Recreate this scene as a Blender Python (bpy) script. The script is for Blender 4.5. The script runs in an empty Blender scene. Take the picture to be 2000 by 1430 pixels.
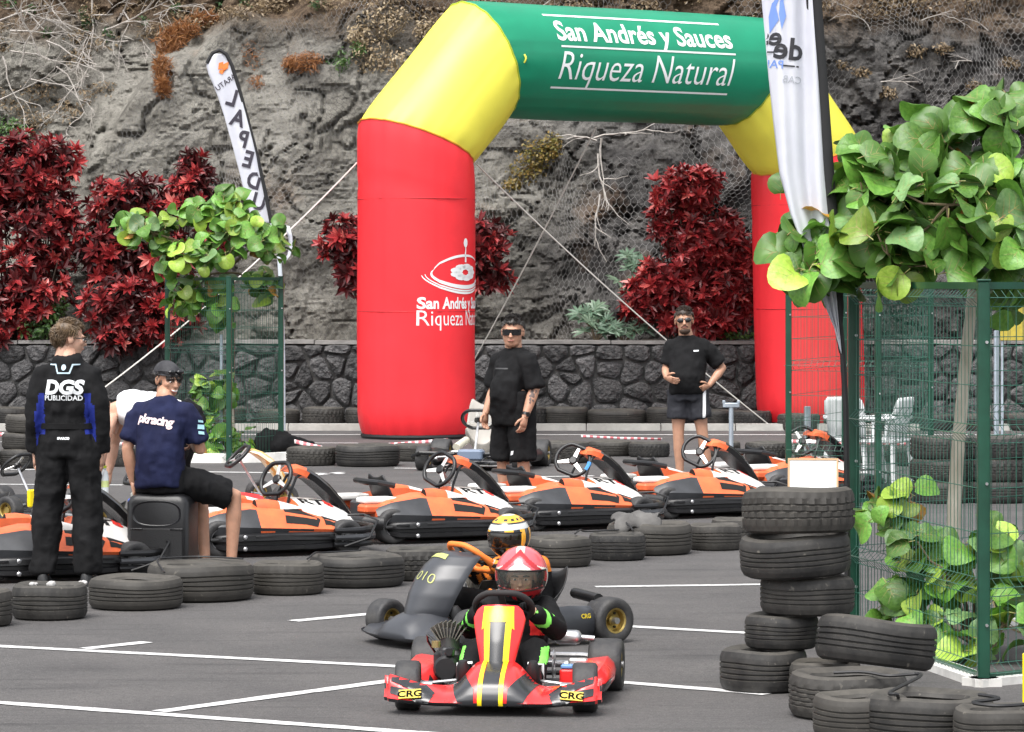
import bpy, bmesh, math, random
import numpy as np
from mathutils import Vector, Matrix, Quaternion
from mathutils.bvhtree import BVHTree

SC = bpy.context.scene
COL = SC.collection
R = math.radians
random.seed(11)
rng = np.random.default_rng(11)

# ------------------------------------------------------------------ camera
CAM_H = 2.0
FPX = 7000.0            # focal length in photo pixels (photo is 2000 wide)
HOR = 550.0             # horizon row in the photo
cam_d = bpy.data.cameras.new('camera')
cam_d.sensor_width = 36.0
cam_d.lens = FPX / 2000.0 * 36.0
cam_d.shift_y = -(715.0 - HOR) / 2000.0
cam_d.clip_start = 0.5
cam_d.clip_end = 2000.0
cam = bpy.data.objects.new('camera', cam_d)
cam.location = (0, 0, CAM_H)
cam.rotation_euler = (R(90), 0, 0)
COL.objects.link(cam)
SC.camera = cam

# ------------------------------------------------------------------ light
SUN_EL, SUN_AZ = 62.0, 205.0          # azimuth measured from +Y towards +X
world = bpy.data.worlds.new('World')
SC.world = world
world.use_nodes = True
wn = world.node_tree
for n in list(wn.nodes):
    wn.nodes.remove(n)
sky = wn.nodes.new('ShaderNodeTexSky')
sky.sky_type = 'NISHITA'
sky.sun_disc = False
sky.sun_elevation = R(SUN_EL)
sky.sun_rotation = R(SUN_AZ)
sky.air_density = 1.0
sky.dust_density = 4.0
sky.ozone_density = 1.0
hs = wn.nodes.new('ShaderNodeHueSaturation')      # overcast: nearly colourless sky
hs.inputs['Saturation'].default_value = 0.22
bg = wn.nodes.new('ShaderNodeBackground')
bg.inputs['Strength'].default_value = 0.15
wo = wn.nodes.new('ShaderNodeOutputWorld')
wn.links.new(sky.outputs[0], hs.inputs['Color'])
wn.links.new(hs.outputs[0], bg.inputs['Color'])
wn.links.new(bg.outputs[0], wo.inputs['Surface'])

sun_d = bpy.data.lights.new('sun', 'SUN')
sun_d.energy = 1.2
sun_d.angle = R(40)
sun_d.color = (1.0, 0.965, 0.92)
sun = bpy.data.objects.new('sun', sun_d)
_sd = Vector((math.sin(R(SUN_AZ)) * math.cos(R(SUN_EL)), math.cos(R(SUN_AZ)) * math.cos(R(SUN_EL)), math.sin(R(SUN_EL))))
sun.rotation_euler = _sd.to_track_quat('Z', 'Y').to_euler()
sun.location = (0, 0, 30)
COL.objects.link(sun)

SC.view_settings.view_transform = 'Standard'
SC.view_settings.look = 'None'
SC.view_settings.gamma = 1.0
SC.view_settings.use_curve_mapping = False
SC.view_settings.exposure = 1.2
SC.render.engine = 'CYCLES'
SC.cycles.max_bounces = 6
SC.cycles.diffuse_bounces = 3
SC.cycles.glossy_bounces = 3
SC.cycles.transmission_bounces = 5
SC.cycles.transparent_max_bounces = 12
SC.cycles.use_denoising = True

# ------------------------------------------------------------------ photo -> place
def G(px, py):
    """ground point seen at photo pixel"""
    d = FPX * CAM_H / (py - HOR)
    return Vector(((px - 1000.0) / FPX * d, d, 0.0))

def P(px, py, d):
    return Vector(((px - 1000.0) / FPX * d, d, CAM_H + (HOR - py) / FPX * d))

# ------------------------------------------------------------------ noise
def _hash(ix, iy, iz, seed):
    h = (ix.astype(np.int64) * 374761393 + iy.astype(np.int64) * 668265263 + iz.astype(np.int64) * 1274126177 + seed * 974711) & 0x7fffffff
    h = ((h ^ (h >> 13)) * 1274126177) & 0x7fffffff
    h = ((h ^ (h >> 15)) * 461845907) & 0x7fffffff
    return ((h ^ (h >> 16)) & 0xffff) / 65535.0

def vnoise(p, seed=0):
    p = np.asarray(p, float)
    i = np.floor(p).astype(np.int64)
    f = p - i
    f = f * f * (3 - 2 * f)
    out = 0
    for dx in (0, 1):
        wx = f[:, 0] if dx else 1 - f[:, 0]
        for dy in (0, 1):
            wy = f[:, 1] if dy else 1 - f[:, 1]
            for dz in (0, 1):
                wz = f[:, 2] if dz else 1 - f[:, 2]
                out = out + wx * wy * wz * _hash(i[:, 0] + dx, i[:, 1] + dy, i[:, 2] + dz, seed)
    return out * 2 - 1

def fbm(p, octs=4, seed=0, ridged=False):
    p = np.asarray(p, float)
    a, s, o = 1.0, 1.0, 0
    for k in range(octs):
        n = vnoise(p * s, seed + k * 7)
        if ridged:
            n = 1 - 2 * np.abs(n)
        o = o + a * n
        a *= 0.5
        s *= 2.03
    return o

# ------------------------------------------------------------------ materials
MATS = {}
def rgb(c):
    return (c[0], c[1], c[2], 1.0)

def mat(name, color, rough=0.6, metal=0.0, var=0.0, vscale=8.0, bump=0.0, bscale=60.0, color2=None, spec=0.5,
        coat=0.0, trans=0.0, objvar=0.0, stretch=None, detail=4.0, sheen=0.0, bdist=0.02):
    """principled material whose colour drifts with a noise (var / color2) and whose relief is a noise bump"""
    if name in MATS:
        return MATS[name]
    m = bpy.data.materials.new(name)
    m.use_nodes = True
    nt = m.node_tree
    b = nt.nodes['Principled BSDF']
    b.inputs['Roughness'].default_value = rough
    b.inputs['Metallic'].default_value = metal
    b.inputs['Specular IOR Level'].default_value = spec
    b.inputs['Coat Weight'].default_value = coat
    b.inputs['Coat Roughness'].default_value = 0.15
    b.inputs['Sheen Weight'].default_value = sheen
    b.inputs['Base Color'].default_value = rgb(color)
    L = nt.links.new
    tc = nt.nodes.new('ShaderNodeTexCoord')
    src = tc.outputs['Object']
    if stretch:
        mp = nt.nodes.new('ShaderNodeMapping')
        mp.inputs['Scale'].default_value = stretch
        L(src, mp.inputs['Vector'])
        src = mp.outputs[0]
    col_out = None
    if var > 0 or color2 is not None:
        nz = nt.nodes.new('ShaderNodeTexNoise')
        nz.inputs['Scale'].default_value = vscale
        nz.inputs['Detail'].default_value = detail
        nz.inputs['Roughness'].default_value = 0.6
        L(src, nz.inputs['Vector'])
        rp = nt.nodes.new('ShaderNodeValToRGB')
        rp.color_ramp.elements[0].position = 0.35
        rp.color_ramp.elements[1].position = 0.68
        c2 = color2 if color2 is not None else [min(1, x * (1 + var)) for x in color]
        c1 = color if color2 is not None else [x * (1 - var) for x in color]
        rp.color_ramp.elements[0].color = rgb(c1)
        rp.color_ramp.elements[1].color = rgb(c2)
        L(nz.outputs['Fac'], rp.inputs['Fac'])
        col_out = rp.outputs['Color']
        rm = nt.nodes.new('ShaderNodeMapRange')
        rm.inputs['To Min'].default_value = max(0.02, rough - 0.08)
        rm.inputs['To Max'].default_value = min(1, rough + 0.1)
        L(nz.outputs['Fac'], rm.inputs['Value'])
        L(rm.outputs[0], b.inputs['Roughness'])
    if objvar > 0:
        oi = nt.nodes.new('ShaderNodeObjectInfo')
        mr = nt.nodes.new('ShaderNodeMapRange')
        mr.inputs['To Min'].default_value = 1 - objvar
        mr.inputs['To Max'].default_value = 1 + objvar
        L(oi.outputs['Random'], mr.inputs['Value'])
        hv = nt.nodes.new('ShaderNodeHueSaturation')
        L(mr.outputs[0], hv.inputs['Value'])
        if col_out is not None:
            L(col_out, hv.inputs['Color'])
        else:
            hv.inputs['Color'].default_value = rgb(color)
        col_out = hv.outputs['Color']
    if col_out is not None:
        L(col_out, b.inputs['Base Color'])
    if bump > 0:
        nb = nt.nodes.new('ShaderNodeTexNoise')
        nb.inputs['Scale'].default_value = bscale
        nb.inputs['Detail'].default_value = 5
        L(src, nb.inputs['Vector'])
        bp = nt.nodes.new('ShaderNodeBump')
        bp.inputs['Strength'].default_value = bump
        bp.inputs['Distance'].default_value = bdist
        L(nb.outputs['Fac'], bp.inputs['Height'])
        L(bp.outputs[0], b.inputs['Normal'])
    if trans > 0:
        tr = nt.nodes.new('ShaderNodeBsdfTranslucent')
        mx = nt.nodes.new('ShaderNodeMixShader')
        mx.inputs[0].default_value = trans
        if col_out is not None:
            L(col_out, tr.inputs['Color'])
        else:
            tr.inputs['Color'].default_value = rgb(color)
        out = nt.nodes['Material Output']
        L(b.outputs[0], mx.inputs[1])
        L(tr.outputs[0], mx.inputs[2])
        L(mx.outputs[0], out.inputs['Surface'])
    MATS[name] = m
    return m

# ------------------------------------------------------------------ mesh builder
class MB:
    """collects shapes; build() links them as ONE mesh object"""
    def __init__(self):
        self.v = []
        self.f = []
        self.mi = []

    def add(self, vs, fs, mi=0):
        o = len(self.v)
        self.v.extend([tuple(x) for x in vs])
        self.f.extend([tuple(i + o for i in f) for f in fs])
        self.mi.extend([mi] * len(fs))
        return self

    def box(self, c, s, rot=None, mi=0, taper=1.0):
        """box centre c, full size s"""
        hx, hy, hz = s[0] / 2, s[1] / 2, s[2] / 2
        vs = []
        for z in (-1, 1):
            t = taper if z > 0 else 1.0
            for x, y in ((-1, -1), (1, -1), (1, 1), (-1, 1)):
                vs.append(Vector((x * hx * t, y * hy * t, z * hz)))
        if rot is not None:
            vs = [rot @ v for v in vs]
        vs = [v + Vector(c) for v in vs]
        return self.add(vs, [(3, 2, 1, 0), (4, 5, 6, 7), (0, 1, 5, 4), (1, 2, 6, 5), (2, 3, 7, 6), (3, 0, 4, 7)], mi)

    def rbox(self, c, s, r=0.02, rot=None, mi=0):
        """box with rounded vertical edges and a chamfer on top and bottom"""
        hx, hy, hz = s[0] / 2, s[1] / 2, s[2] / 2
        r = min(r, hx * .95, hy * .95, hz * .95)
        rings = []
        for z, ins in ((-hz, r * .6), (-hz + r * .6, 0), (hz - r * .6, 0), (hz, r * .6)):
            ring = []
            for cx, cy, a0 in ((hx - r, hy - r, 0), (-hx + r, hy - r, 90), (-hx + r, -hy + r, 180), (hx - r, -hy + r, 270)):
                for k in range(4):
                    a = R(a0 + 30 * k)
                    rr = r - ins
                    ring.append(Vector((cx + rr * math.cos(a), cy + rr * math.sin(a), z)))
            rings.append(ring)
        if rot is not None:
            rings = [[rot @ v for v in ring] for ring in rings]
        rings = [[v + Vector(c) for v in ring] for ring in rings]
        return self.loft(rings, caps=True, mi=mi)

    def loft(self, rings, caps=True, closed=True, mi=0, loop=False):
        n = len(rings[0])
        vs = [v for r_ in rings for v in r_]
        fs = []
        m = len(rings)
        for i in range(m if loop else m - 1):
            j = (i + 1) % m
            for k in range(n if closed else n - 1):
                k2 = (k + 1) % n
                fs.append((i * n + k, i * n + k2, j * n + k2, j * n + k))
        if caps and not loop and closed:
            fs.append(tuple(reversed(range(n))))
            fs.append(tuple(range((m - 1) * n, m * n)))
        return self.add(vs, fs, mi)

    def tube(self, pts, rad, n=8, caps=True, mi=0, loop=False):
        pts = [Vector(p) for p in pts]
        m = len(pts)
        if not hasattr(rad, '__len__'):
            rad = [rad] * m
        rings = []
        up = None
        for i, p in enumerate(pts):
            if loop:
                t = (pts[(i + 1) % m] - pts[i - 1])
            else:
                t = pts[min(i + 1, m - 1)] - pts[max(i - 1, 0)]
            t = t.normalized() if t.length > 1e-9 else Vector((0, 0, 1))
            if up is None:
                up = Vector((0, 0, 1)) if abs(t.z) < 0.9 else Vector((0, 1, 0))
            x = up.cross(t)
            if x.length < 1e-6:
                x = Vector((1, 0, 0)).cross(t)
            x.normalize()
            y = t.cross(x)
            up = y
            rings.append([p + x * (rad[i] * math.cos(2 * math.pi * k / n)) + y * (rad[i] * math.sin(2 * math.pi * k / n)) for k in range(n)])
        return self.loft(rings, caps=caps, mi=mi, loop=loop)

    def ell(self, c, r, rot=None, n=12, m=8, mi=0):
        c = Vector(c)
        vs, fs = [], []
        vs.append(Vector((0, 0, r[2])))
        for i in range(1, m):
            a = math.pi * i / m
            for k in range(n):
                b = 2 * math.pi * k / n
                vs.append(Vector((r[0] * math.sin(a) * math.cos(b), r[1] * math.sin(a) * math.sin(b), r[2] * math.cos(a))))
        vs.append(Vector((0, 0, -r[2])))
        for k in range(n):
            fs.append((0, 1 + k, 1 + (k + 1) % n))
            fs.append((len(vs) - 1, 1 + (m - 2) * n + (k + 1) % n, 1 + (m - 2) * n + k))
        for i in range(m - 2):
            for k in range(n):
                k2 = (k + 1) % n
                fs.append((1 + i * n + k, 1 + (i + 1) * n + k, 1 + (i + 1) * n + k2, 1 + i * n + k2))
        if rot is not None:
            vs = [rot @ v for v in vs]
        return self.add([v + c for v in vs], fs, mi)

    def lathe(self, prof, n=24, axis='Z', c=(0, 0, 0), mi=0, caps=True):
        """prof: (radius, height) list revolved about an axis through c"""
        rings = []
        c = Vector(c)
        for r_, h in prof:
            ring = []
            for k in range(n):
                a = 2 * math.pi * k / n
                x, y = r_ * math.cos(a), r_ * math.sin(a)
                if axis == 'Z':
                    p = Vector((x, y, h))
                elif axis == 'Y':
                    p = Vector((x, h, y))
                else:
                    p = Vector((h, x, y))
                ring.append(p + c)
            rings.append(ring)
        return self.loft(rings, caps=caps, mi=mi)

    def prism(self, poly, y0, y1, axis='Y', mi=0, xf=None):
        """2-D polygon extruded; axis Y: poly is (x,z); axis Z: (x,y); axis X: (y,z)"""
        def q(p, h):
            if axis == 'Y':
                return Vector((p[0], h, p[1]))
            if axis == 'Z':
                return Vector((p[0], p[1], h))
            return Vector((h, p[0], p[1]))
        a = [q(p, y0) for p in poly]
        b = [q(p, y1) for p in poly]
        if xf is not None:
            a = [xf @ v for v in a]
            b = [xf @ v for v in b]
        return self.loft([a, b], caps=True, mi=mi)

    def mesh(self, name, mats, smooth=True, fix=True):
        me = bpy.data.meshes.new(name)
        me.from_pydata(self.v, [], self.f)
        if not isinstance(mats, (list, tuple)):
            mats = [mats]
        for m in mats:
            me.materials.append(m)
        if len(mats) > 1:
            me.polygons.foreach_set('material_index', self.mi)
        if fix:
            bm = bmesh.new()
            bm.from_mesh(me)
            bmesh.ops.recalc_face_normals(bm, faces=bm.faces)
            bm.to_mesh(me)
            bm.free()
        if smooth:
            me.polygons.foreach_set('use_smooth', [True] * len(me.polygons))
            try:
                me.set_sharp_from_angle(angle=R(38 if smooth is True else smooth))
            except Exception:
                pass
        me.update()
        return me

    def build(self, name, mats, parent=None, smooth=True, fix=True):
        return obj(name, self.mesh(name, mats, smooth, fix), parent)

def obj(name, me, parent=None, loc=None):
    o = bpy.data.objects.new(name, me)
    COL.objects.link(o)
    if parent is not None:
        o.parent = parent
    if loc is not None:
        o.location = loc
    return o

def tag(o, label=None, cat=None, group=None, kind=None):
    if label:
        o['label'] = label
    if cat:
        o['category'] = cat
    if group:
        o['group'] = group
    if kind:
        o['kind'] = kind
    return o

def thing(name, label, cat, loc=(0, 0, 0), rz=0.0, group=None):
    o = bpy.data.objects.new(name, None)
    o.empty_display_size = 0.1
    COL.objects.link(o)
    o.location = loc
    o.rotation_euler = (0, 0, rz)
    return tag(o, label, cat, group)

def copy_tree(o, parent=None):
    c = o.copy()
    COL.objects.link(c)
    c.parent = parent
    for ch in [x for x in o.children]:
        copy_tree(ch, c)
    return c

def subsurf(o, lv=1):
    m = o.modifiers.new('subsurf', 'SUBSURF')
    m.levels = lv
    m.render_levels = lv
    return o

def bevel(o, w=0.006, seg=2):
    m = o.modifiers.new('bevel', 'BEVEL')
    m.width = w
    m.segments = seg
    m.limit_method = 'ANGLE'
    m.angle_limit = R(40)
    return o

def bake(me_in, mods):
    """apply modifiers to a mesh, return the new mesh"""
    o = bpy.data.objects.new('tmp', me_in)
    COL.objects.link(o)
    for kind, kw in mods:
        m = o.modifiers.new(kind, kind)
        for k, v in kw.items():
            setattr(m, k, v)
    dg = bpy.context.evaluated_depsgraph_get()
    dg.update()
    me = bpy.data.meshes.new_from_object(o.evaluated_get(dg))
    bpy.data.objects.remove(o)
    return me

def text_mesh(s, size=1.0, bold=0.0, shear=0.0, xs=1.0, align='CENTER', spacing=1.0):
    """flat text as (verts2d, faces)"""
    cu = bpy.data.curves.new('t', 'FONT')
    cu.body = s
    cu.size = size
    cu.offset = bold
    cu.shear = shear
    cu.align_x = align
    cu.space_character = spacing
    cu.resolution_u = 3
    o = bpy.data.objects.new('t', cu)
    COL.objects.link(o)
    dg = bpy.context.evaluated_depsgraph_get()
    dg.update()
    me = bpy.data.meshes.new_from_object(o.evaluated_get(dg))
    bpy.data.objects.remove(o)
    bpy.data.curves.remove(cu)
    vs = [(v.co.x * xs, v.co.y) for v in me.vertices]
    fs = [tuple(p.vertices) for p in me.polygons]
    bpy.data.meshes.remove(me)
    return vs, fs

def poly2d(pts):
    return list(pts), [tuple(range(len(pts)))]

def bvh_of(objs):
    """world-space BVH of mesh objects (modifiers not applied)"""
    vs, fs = [], []
    bpy.context.view_layer.update()
    for o in objs:
        off = len(vs)
        mw = o.matrix_world
        vs.extend([mw @ v.co for v in o.data.vertices])
        fs.extend([tuple(i + off for i in p.vertices) for p in o.data.polygons])
    return BVHTree.FromPolygons(vs, fs)

def decal(name, shapes, m, bvh, origin, xd, yd, parent=None, off=0.004, cell=0.03, maxd=3.0, smooth=True, nrm=False):
    """lays flat shapes (verts2d, faces) on a surface: each vertex is cast along -normal onto the bvh.
    origin/xd/yd in world space; result parented with world coordinates kept."""
    xd = Vector(xd).normalized()
    yd = Vector(yd).normalized()
    nd = xd.cross(yd).normalized()
    origin = Vector(origin)
    bm = bmesh.new()
    for vs, fs in shapes:
        bv = [bm.verts.new((v[0], v[1], 0)) for v in vs]
        for f in fs:
            try:
                bm.faces.new([bv[i] for i in f])
            except ValueError:
                pass
    xs = [v.co.x for v in bm.verts]
    ys = [v.co.y for v in bm.verts]
    if cell:
        for ax, lo, hi in ((Vector((1, 0, 0)), min(xs), max(xs)), (Vector((0, 1, 0)), min(ys), max(ys))):
            k = lo + cell
            while k < hi:
                bmesh.ops.bisect_plane(bm, geom=bm.verts[:] + bm.edges[:] + bm.faces[:], plane_co=ax * k, plane_no=ax)
                k += cell
    dead = []
    for v in bm.verts:
        w = origin + xd * v.co.x + yd * v.co.y
        hit, no, idx, dist = bvh.ray_cast(w + nd * 0.0, -nd, maxd)
        if hit is None:
            dead.append(v)
            v.co = w
        else:
            if no.dot(nd) < 0:
                no = -no
            v.co = hit + (no * off if nrm else nd * off)
    if dead:
        bmesh.ops.delete(bm, geom=dead, context='VERTS')
    me = bpy.data.meshes.new(name)
    bm.to_mesh(me)
    bm.free()
    me.materials.append(m)
    if smooth:
        me.polygons.foreach_set('use_smooth', [True] * len(me.polygons))
    o = obj(name, me)
    if parent is not None:
        bpy.context.view_layer.update()
        o.parent = parent
        o.matrix_parent_inverse = parent.matrix_world.inverted()
    return o

ORD = ['first', 'second', 'third', 'fourth', 'fifth', 'sixth', 'seventh', 'eighth', 'ninth', 'tenth', 'eleventh', 'twelfth',
       'thirteenth', 'fourteenth', 'fifteenth', 'sixteenth', 'seventeenth', 'eighteenth', 'nineteenth', 'twentieth', 'twenty-first', 'twenty-second', 'twenty-third']

def spline(pts, n=6):
    """Catmull-Rom through the points"""
    p = [Vector(q) for q in pts]
    p = [p[0]] + p + [p[-1]]
    out = []
    for i in range(1, len(p) - 2):
        for k in range(n):
            t = k / n
            out.append(.5 * ((2 * p[i]) + (p[i + 1] - p[i - 1]) * t + (2 * p[i - 1] - 5 * p[i] + 4 * p[i + 1] - p[i + 2]) * t * t + (3 * p[i] - p[i - 1] - 3 * p[i + 1] + p[i + 2]) * t ** 3))
    out.append(p[-2])
    return out

# ================================================================== SETTING
def asphalt_mat():
    m = bpy.data.materials.new('asphalt')
    m.use_nodes = True
    nt = m.node_tree
    b = nt.nodes['Principled BSDF']
    L = nt.links.new
    tc = nt.nodes.new('ShaderNodeTexCoord')
    n1 = nt.nodes.new('ShaderNodeTexNoise'); n1.inputs['Scale'].default_value = 0.9; n1.inputs['Detail'].default_value = 6; n1.inputs['Roughness'].default_value = 0.65
    n2 = nt.nodes.new('ShaderNodeTexNoise'); n2.inputs['Scale'].default_value = 110; n2.inputs['Detail'].default_value = 2
    n3 = nt.nodes.new('ShaderNodeTexVoronoi'); n3.inputs['Scale'].default_value = 70
    n4 = nt.nodes.new('ShaderNodeTexNoise'); n4.inputs['Scale'].default_value = 2.6; n4.inputs['Detail'].default_value = 3
    mp = nt.nodes.new('ShaderNodeMapping'); mp.inputs['Scale'].default_value = (0.35, 2.2, 1); mp.inputs['Rotation'].default_value = (0, 0, R(14))
    for n in (n1, n2, n3):
        L(tc.outputs['Object'], n.inputs['Vector'])
    L(tc.outputs['Object'], mp.inputs['Vector']); L(mp.outputs[0], n4.inputs['Vector'])
    r1 = nt.nodes.new('ShaderNodeValToRGB')
    r1.color_ramp.elements[0].position = 0.3; r1.color_ramp.elements[0].color = (0.060, 0.058, 0.059, 1)
    r1.color_ramp.elements[1].position = 0.72; r1.color_ramp.elements[1].color = (0.098, 0.093, 0.092, 1)
    L(n1.outputs['Fac'], r1.inputs['Fac'])
    r2 = nt.nodes.new('ShaderNodeValToRGB')
    r2.color_ramp.elements[0].position = 0.36; r2.color_ramp.elements[0].color = (0.55, 0.55, 0.55, 1)
    r2.color_ramp.elements[1].position = 0.66; r2.color_ramp.elements[1].color = (1.35, 1.35, 1.35, 1)
    L(n2.outputs['Fac'], r2.inputs['Fac'])
    mu = nt.nodes.new('ShaderNodeMixRGB'); mu.blend_type = 'MULTIPLY'; mu.inputs[0].default_value = 0.75
    L(r1.outputs[0], mu.inputs[1]); L(r2.outputs[0], mu.inputs[2])
    n5 = nt.nodes.new('ShaderNodeTexNoise'); n5.inputs['Scale'].default_value = 26; n5.inputs['Detail'].default_value = 8; n5.inputs['Roughness'].default_value = .8
    L(tc.outputs['Object'], n5.inputs['Vector'])
    r5 = nt.nodes.new('ShaderNodeValToRGB')
    r5.color_ramp.elements[0].position = .36; r5.color_ramp.elements[0].color = (.62, .61, .6, 1)
    r5.color_ramp.elements[1].position = .66; r5.color_ramp.elements[1].color = (1.35, 1.33, 1.3, 1)
    L(n5.outputs['Fac'], r5.inputs['Fac'])
    mu5 = nt.nodes.new('ShaderNodeMixRGB'); mu5.blend_type = 'MULTIPLY'; mu5.inputs[0].default_value = .8
    L(mu.outputs[0], mu5.inputs[1]); L(r5.outputs[0], mu5.inputs[2])
    mu = mu5
    # oil drips
    n6 = nt.nodes.new('ShaderNodeTexVoronoi'); n6.inputs['Scale'].default_value = 1.7; n6.inputs['Randomness'].default_value = 1
    L(tc.outputs['Object'], n6.inputs['Vector'])
    r6 = nt.nodes.new('ShaderNodeValToRGB')
    r6.color_ramp.elements[0].position = .02; r6.color_ramp.elements[0].color = (.42, .42, .43, 1)
    r6.color_ramp.elements[1].position = .075; r6.color_ramp.elements[1].color = (1, 1, 1, 1)
    L(n6.outputs['Distance'], r6.inputs['Fac'])
    mu6 = nt.nodes.new('ShaderNodeMixRGB'); mu6.blend_type = 'MULTIPLY'; mu6.inputs[0].default_value = .7
    L(mu.outputs[0], mu6.inputs[1]); L(r6.outputs[0], mu6.inputs[2])
    mu = mu6
    # rubbed-in rubber streaks along the driving line
    r4 = nt.nodes.new('ShaderNodeValToRGB')
    r4.color_ramp.elements[0].position = 0.56; r4.color_ramp.elements[0].color = (1, 1, 1, 1)
    r4.color_ramp.elements[1].position = 0.74; r4.color_ramp.elements[1].color = (0.62, 0.62, 0.63, 1)
    L(n4.outputs['Fac'], r4.inputs['Fac'])
    mu2 = nt.nodes.new('ShaderNodeMixRGB'); mu2.blend_type = 'MULTIPLY'; mu2.inputs[0].default_value = 1
    L(mu.outputs[0], mu2.inputs[1]); L(r4.outputs[0], mu2.inputs[2])
    # scattered pale chips and dark specks
    r3 = nt.nodes.new('ShaderNodeValToRGB')
    r3.color_ramp.elements[0].position = 0.0; r3.color_ramp.elements[0].color = (1, 1, 1, 1)
    r3.color_ramp.elements[1].position = 0.12; r3.color_ramp.elements[1].color = (0, 0, 0, 1)
    L(n3.outputs['Distance'], r3.inputs['Fac'])
    vr = nt.nodes.new('ShaderNodeSeparateColor'); L(n3.outputs['Color'], vr.inputs[0])
    gt = nt.nodes.new('ShaderNodeMath'); gt.operation = 'GREATER_THAN'; gt.inputs[1].default_value = 0.8
    L(vr.outputs[0], gt.inputs[0])
    ml = nt.nodes.new('ShaderNodeMath'); ml.operation = 'MULTIPLY'
    L(gt.outputs[0], ml.inputs[0]); L(r3.outputs[0], ml.inputs[1])
    mx = nt.nodes.new('ShaderNodeMixRGB'); mx.inputs[2].default_value = (0.21, 0.2, 0.19, 1)
    L(ml.outputs[0], mx.inputs[0]); L(mu2.outputs[0], mx.inputs[1])
    L(mx.outputs[0], b.inputs['Base Color'])
    b.inputs['Roughness'].default_value = 0.82
    bp = nt.nodes.new('ShaderNodeBump'); bp.inputs['Strength'].default_value = 0.5; bp.inputs['Distance'].default_value = 0.008
    L(n2.outputs['Fac'], bp.inputs['Height']); L(bp.outputs[0], b.inputs['Normal'])
    return m

def paint_mat():
    m = bpy.data.materials.new('road_paint')
    m.use_nodes = True
    nt = m.node_tree
    b = nt.nodes['Principled BSDF']
    L = nt.links.new
    tc = nt.nodes.new('ShaderNodeTexCoord')
    n1 = nt.nodes.new('ShaderNodeTexNoise'); n1.inputs['Scale'].default_value = 20; n1.inputs['Detail'].default_value = 9; n1.inputs['Roughness'].default_value = 0.75
    L(tc.outputs['Object'], n1.inputs['Vector'])
    r1 = nt.nodes.new('ShaderNodeValToRGB')
    r1.color_ramp.elements[0].position = 0.34; r1.color_ramp.elements[0].color = (0.16, 0.155, 0.15, 1)
    r1.color_ramp.elements[1].position = 0.47; r1.color_ramp.elements[1].color = (0.60, 0.60, 0.59, 1)
    L(n1.outputs['Fac'], r1.inputs['Fac'])
    L(r1.outputs[0], b.inputs['Base Color'])
    b.inputs['Roughness'].default_value = 0.6
    return m

mb = MB()
# finer cells near the picture so the sheet can undulate very slightly
gx = [-400, -60, -20, -8, 0, 8, 20, 60, 400]
gy = [-60, 5, 12, 20, 30, 40, 52, 80, 300, 800]
mb.add([(x, y, 0) for y in gy for x in gx], [(j * 9 + i, j * 9 + i + 1, (j + 1) * 9 + i + 1, (j + 1) * 9 + i) for j in range(9) for i in range(8)])
ground = tag(mb.build('ground', asphalt_mat(), smooth=False), kind='structure', label='grey asphalt ground of the car park circuit')
PAINT = paint_mat()

def line(a, b, w=0.1):
    """painted stripe between two ground points, edges slightly ragged"""
    a, b = Vector(a), Vector(b)
    t = (b - a); ln = t.length; t.normalize()
    n = Vector((-t.y, t.x, 0))
    k = max(2, int(ln / 0.12))
    m_ = MB()
    vs = []
    for i in range(k + 1):
        p = a + t * (ln * i / k)
        j1, j2 = random.uniform(-.006, .006), random.uniform(-.006, .006)
        vs += [(p + n * (w / 2 + j1)) + Vector((0, 0, .004)), (p - n * (w / 2 + j2)) + Vector((0, 0, .004))]
    m_.add(vs, [(2 * i, 2 * i + 1, 2 * i + 3, 2 * i + 2) for i in range(k)])
    return m_.build('painted_line', PAINT, ground, smooth=False)

for (x0, y0, x1, y1, w) in [
    (-300, 1248, 860, 1307, .10), (-300, 1352, 1060, 1450, .10), (165, 1268, 288, 1255, .10), (312, 1391, 850, 1319, .10),
    (572, 1214, 735, 1199, .10), (1163, 1147, 1520, 1142, .10), (1150, 1220, 1560, 1243, .10), (1120, 1326, 1500, 1357, .10),
    (-400, 915, 215, 919, .10), (385, 922, 672, 926, .13), (592, 931, 668, 923, .10), (-400, 944, 240, 948, .10), (770, 915, 1000, 917, .10),
    (-500, 849, 2500, 850, .14), (-500, 862, 700, 866, .10), (1040, 932, 1160, 930, .10), (1480, 870, 2400, 872, .12)]:
    line(G(x0, y0), G(x1, y1), w)

# pale concrete kerb in front of the back tyre row
CONC = mat('concrete', (0.42, 0.41, 0.38), .9, var=.18, vscale=3, bump=.3, bscale=40)
mb = MB()
for i in range(30):
    x0 = -15 + i * 1.0
    mb.box((x0 + .497, 48.15, 0.045), (0.985, 0.16, 0.09))
tag(mb.build('kerb', CONC, smooth=False), kind='structure', label='low pale concrete kerb running along the foot of the tyre row')

# ------------------------------------------------------------------ cliff
def cliff_base(x, z):
    """slow shape of the rock face: returns depth y"""
    x = np.asarray(x, float); z = np.asarray(z, float)
    y = 51.75 + 0.30 * (z - 1.1)
    bx = np.array([-30, -7.2, -6.46, -6.17, -5.2, -4.1, -2.2, 0.0, 3, 30])
    bz = np.array([1.0, 1.2, 2.5, 3.86, 5.05, 5.75, 6.05, 6.5, 6.3, 6.3])
    zb = np.interp(x, bx, bz)
    t = np.clip((z - zb + .12 * np.sin(x * 5)) / .35, 0, 1)
    t = t * t * (3 - 2 * t)
    y = y + t * (0.55 + .35 * (z - zb).clip(0, 3))
    p = np.stack([x * .55, z * .55, x * 0 + 3.3], 1)
    y = y + fbm(p, 2, 5) * .38
    return y

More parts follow.
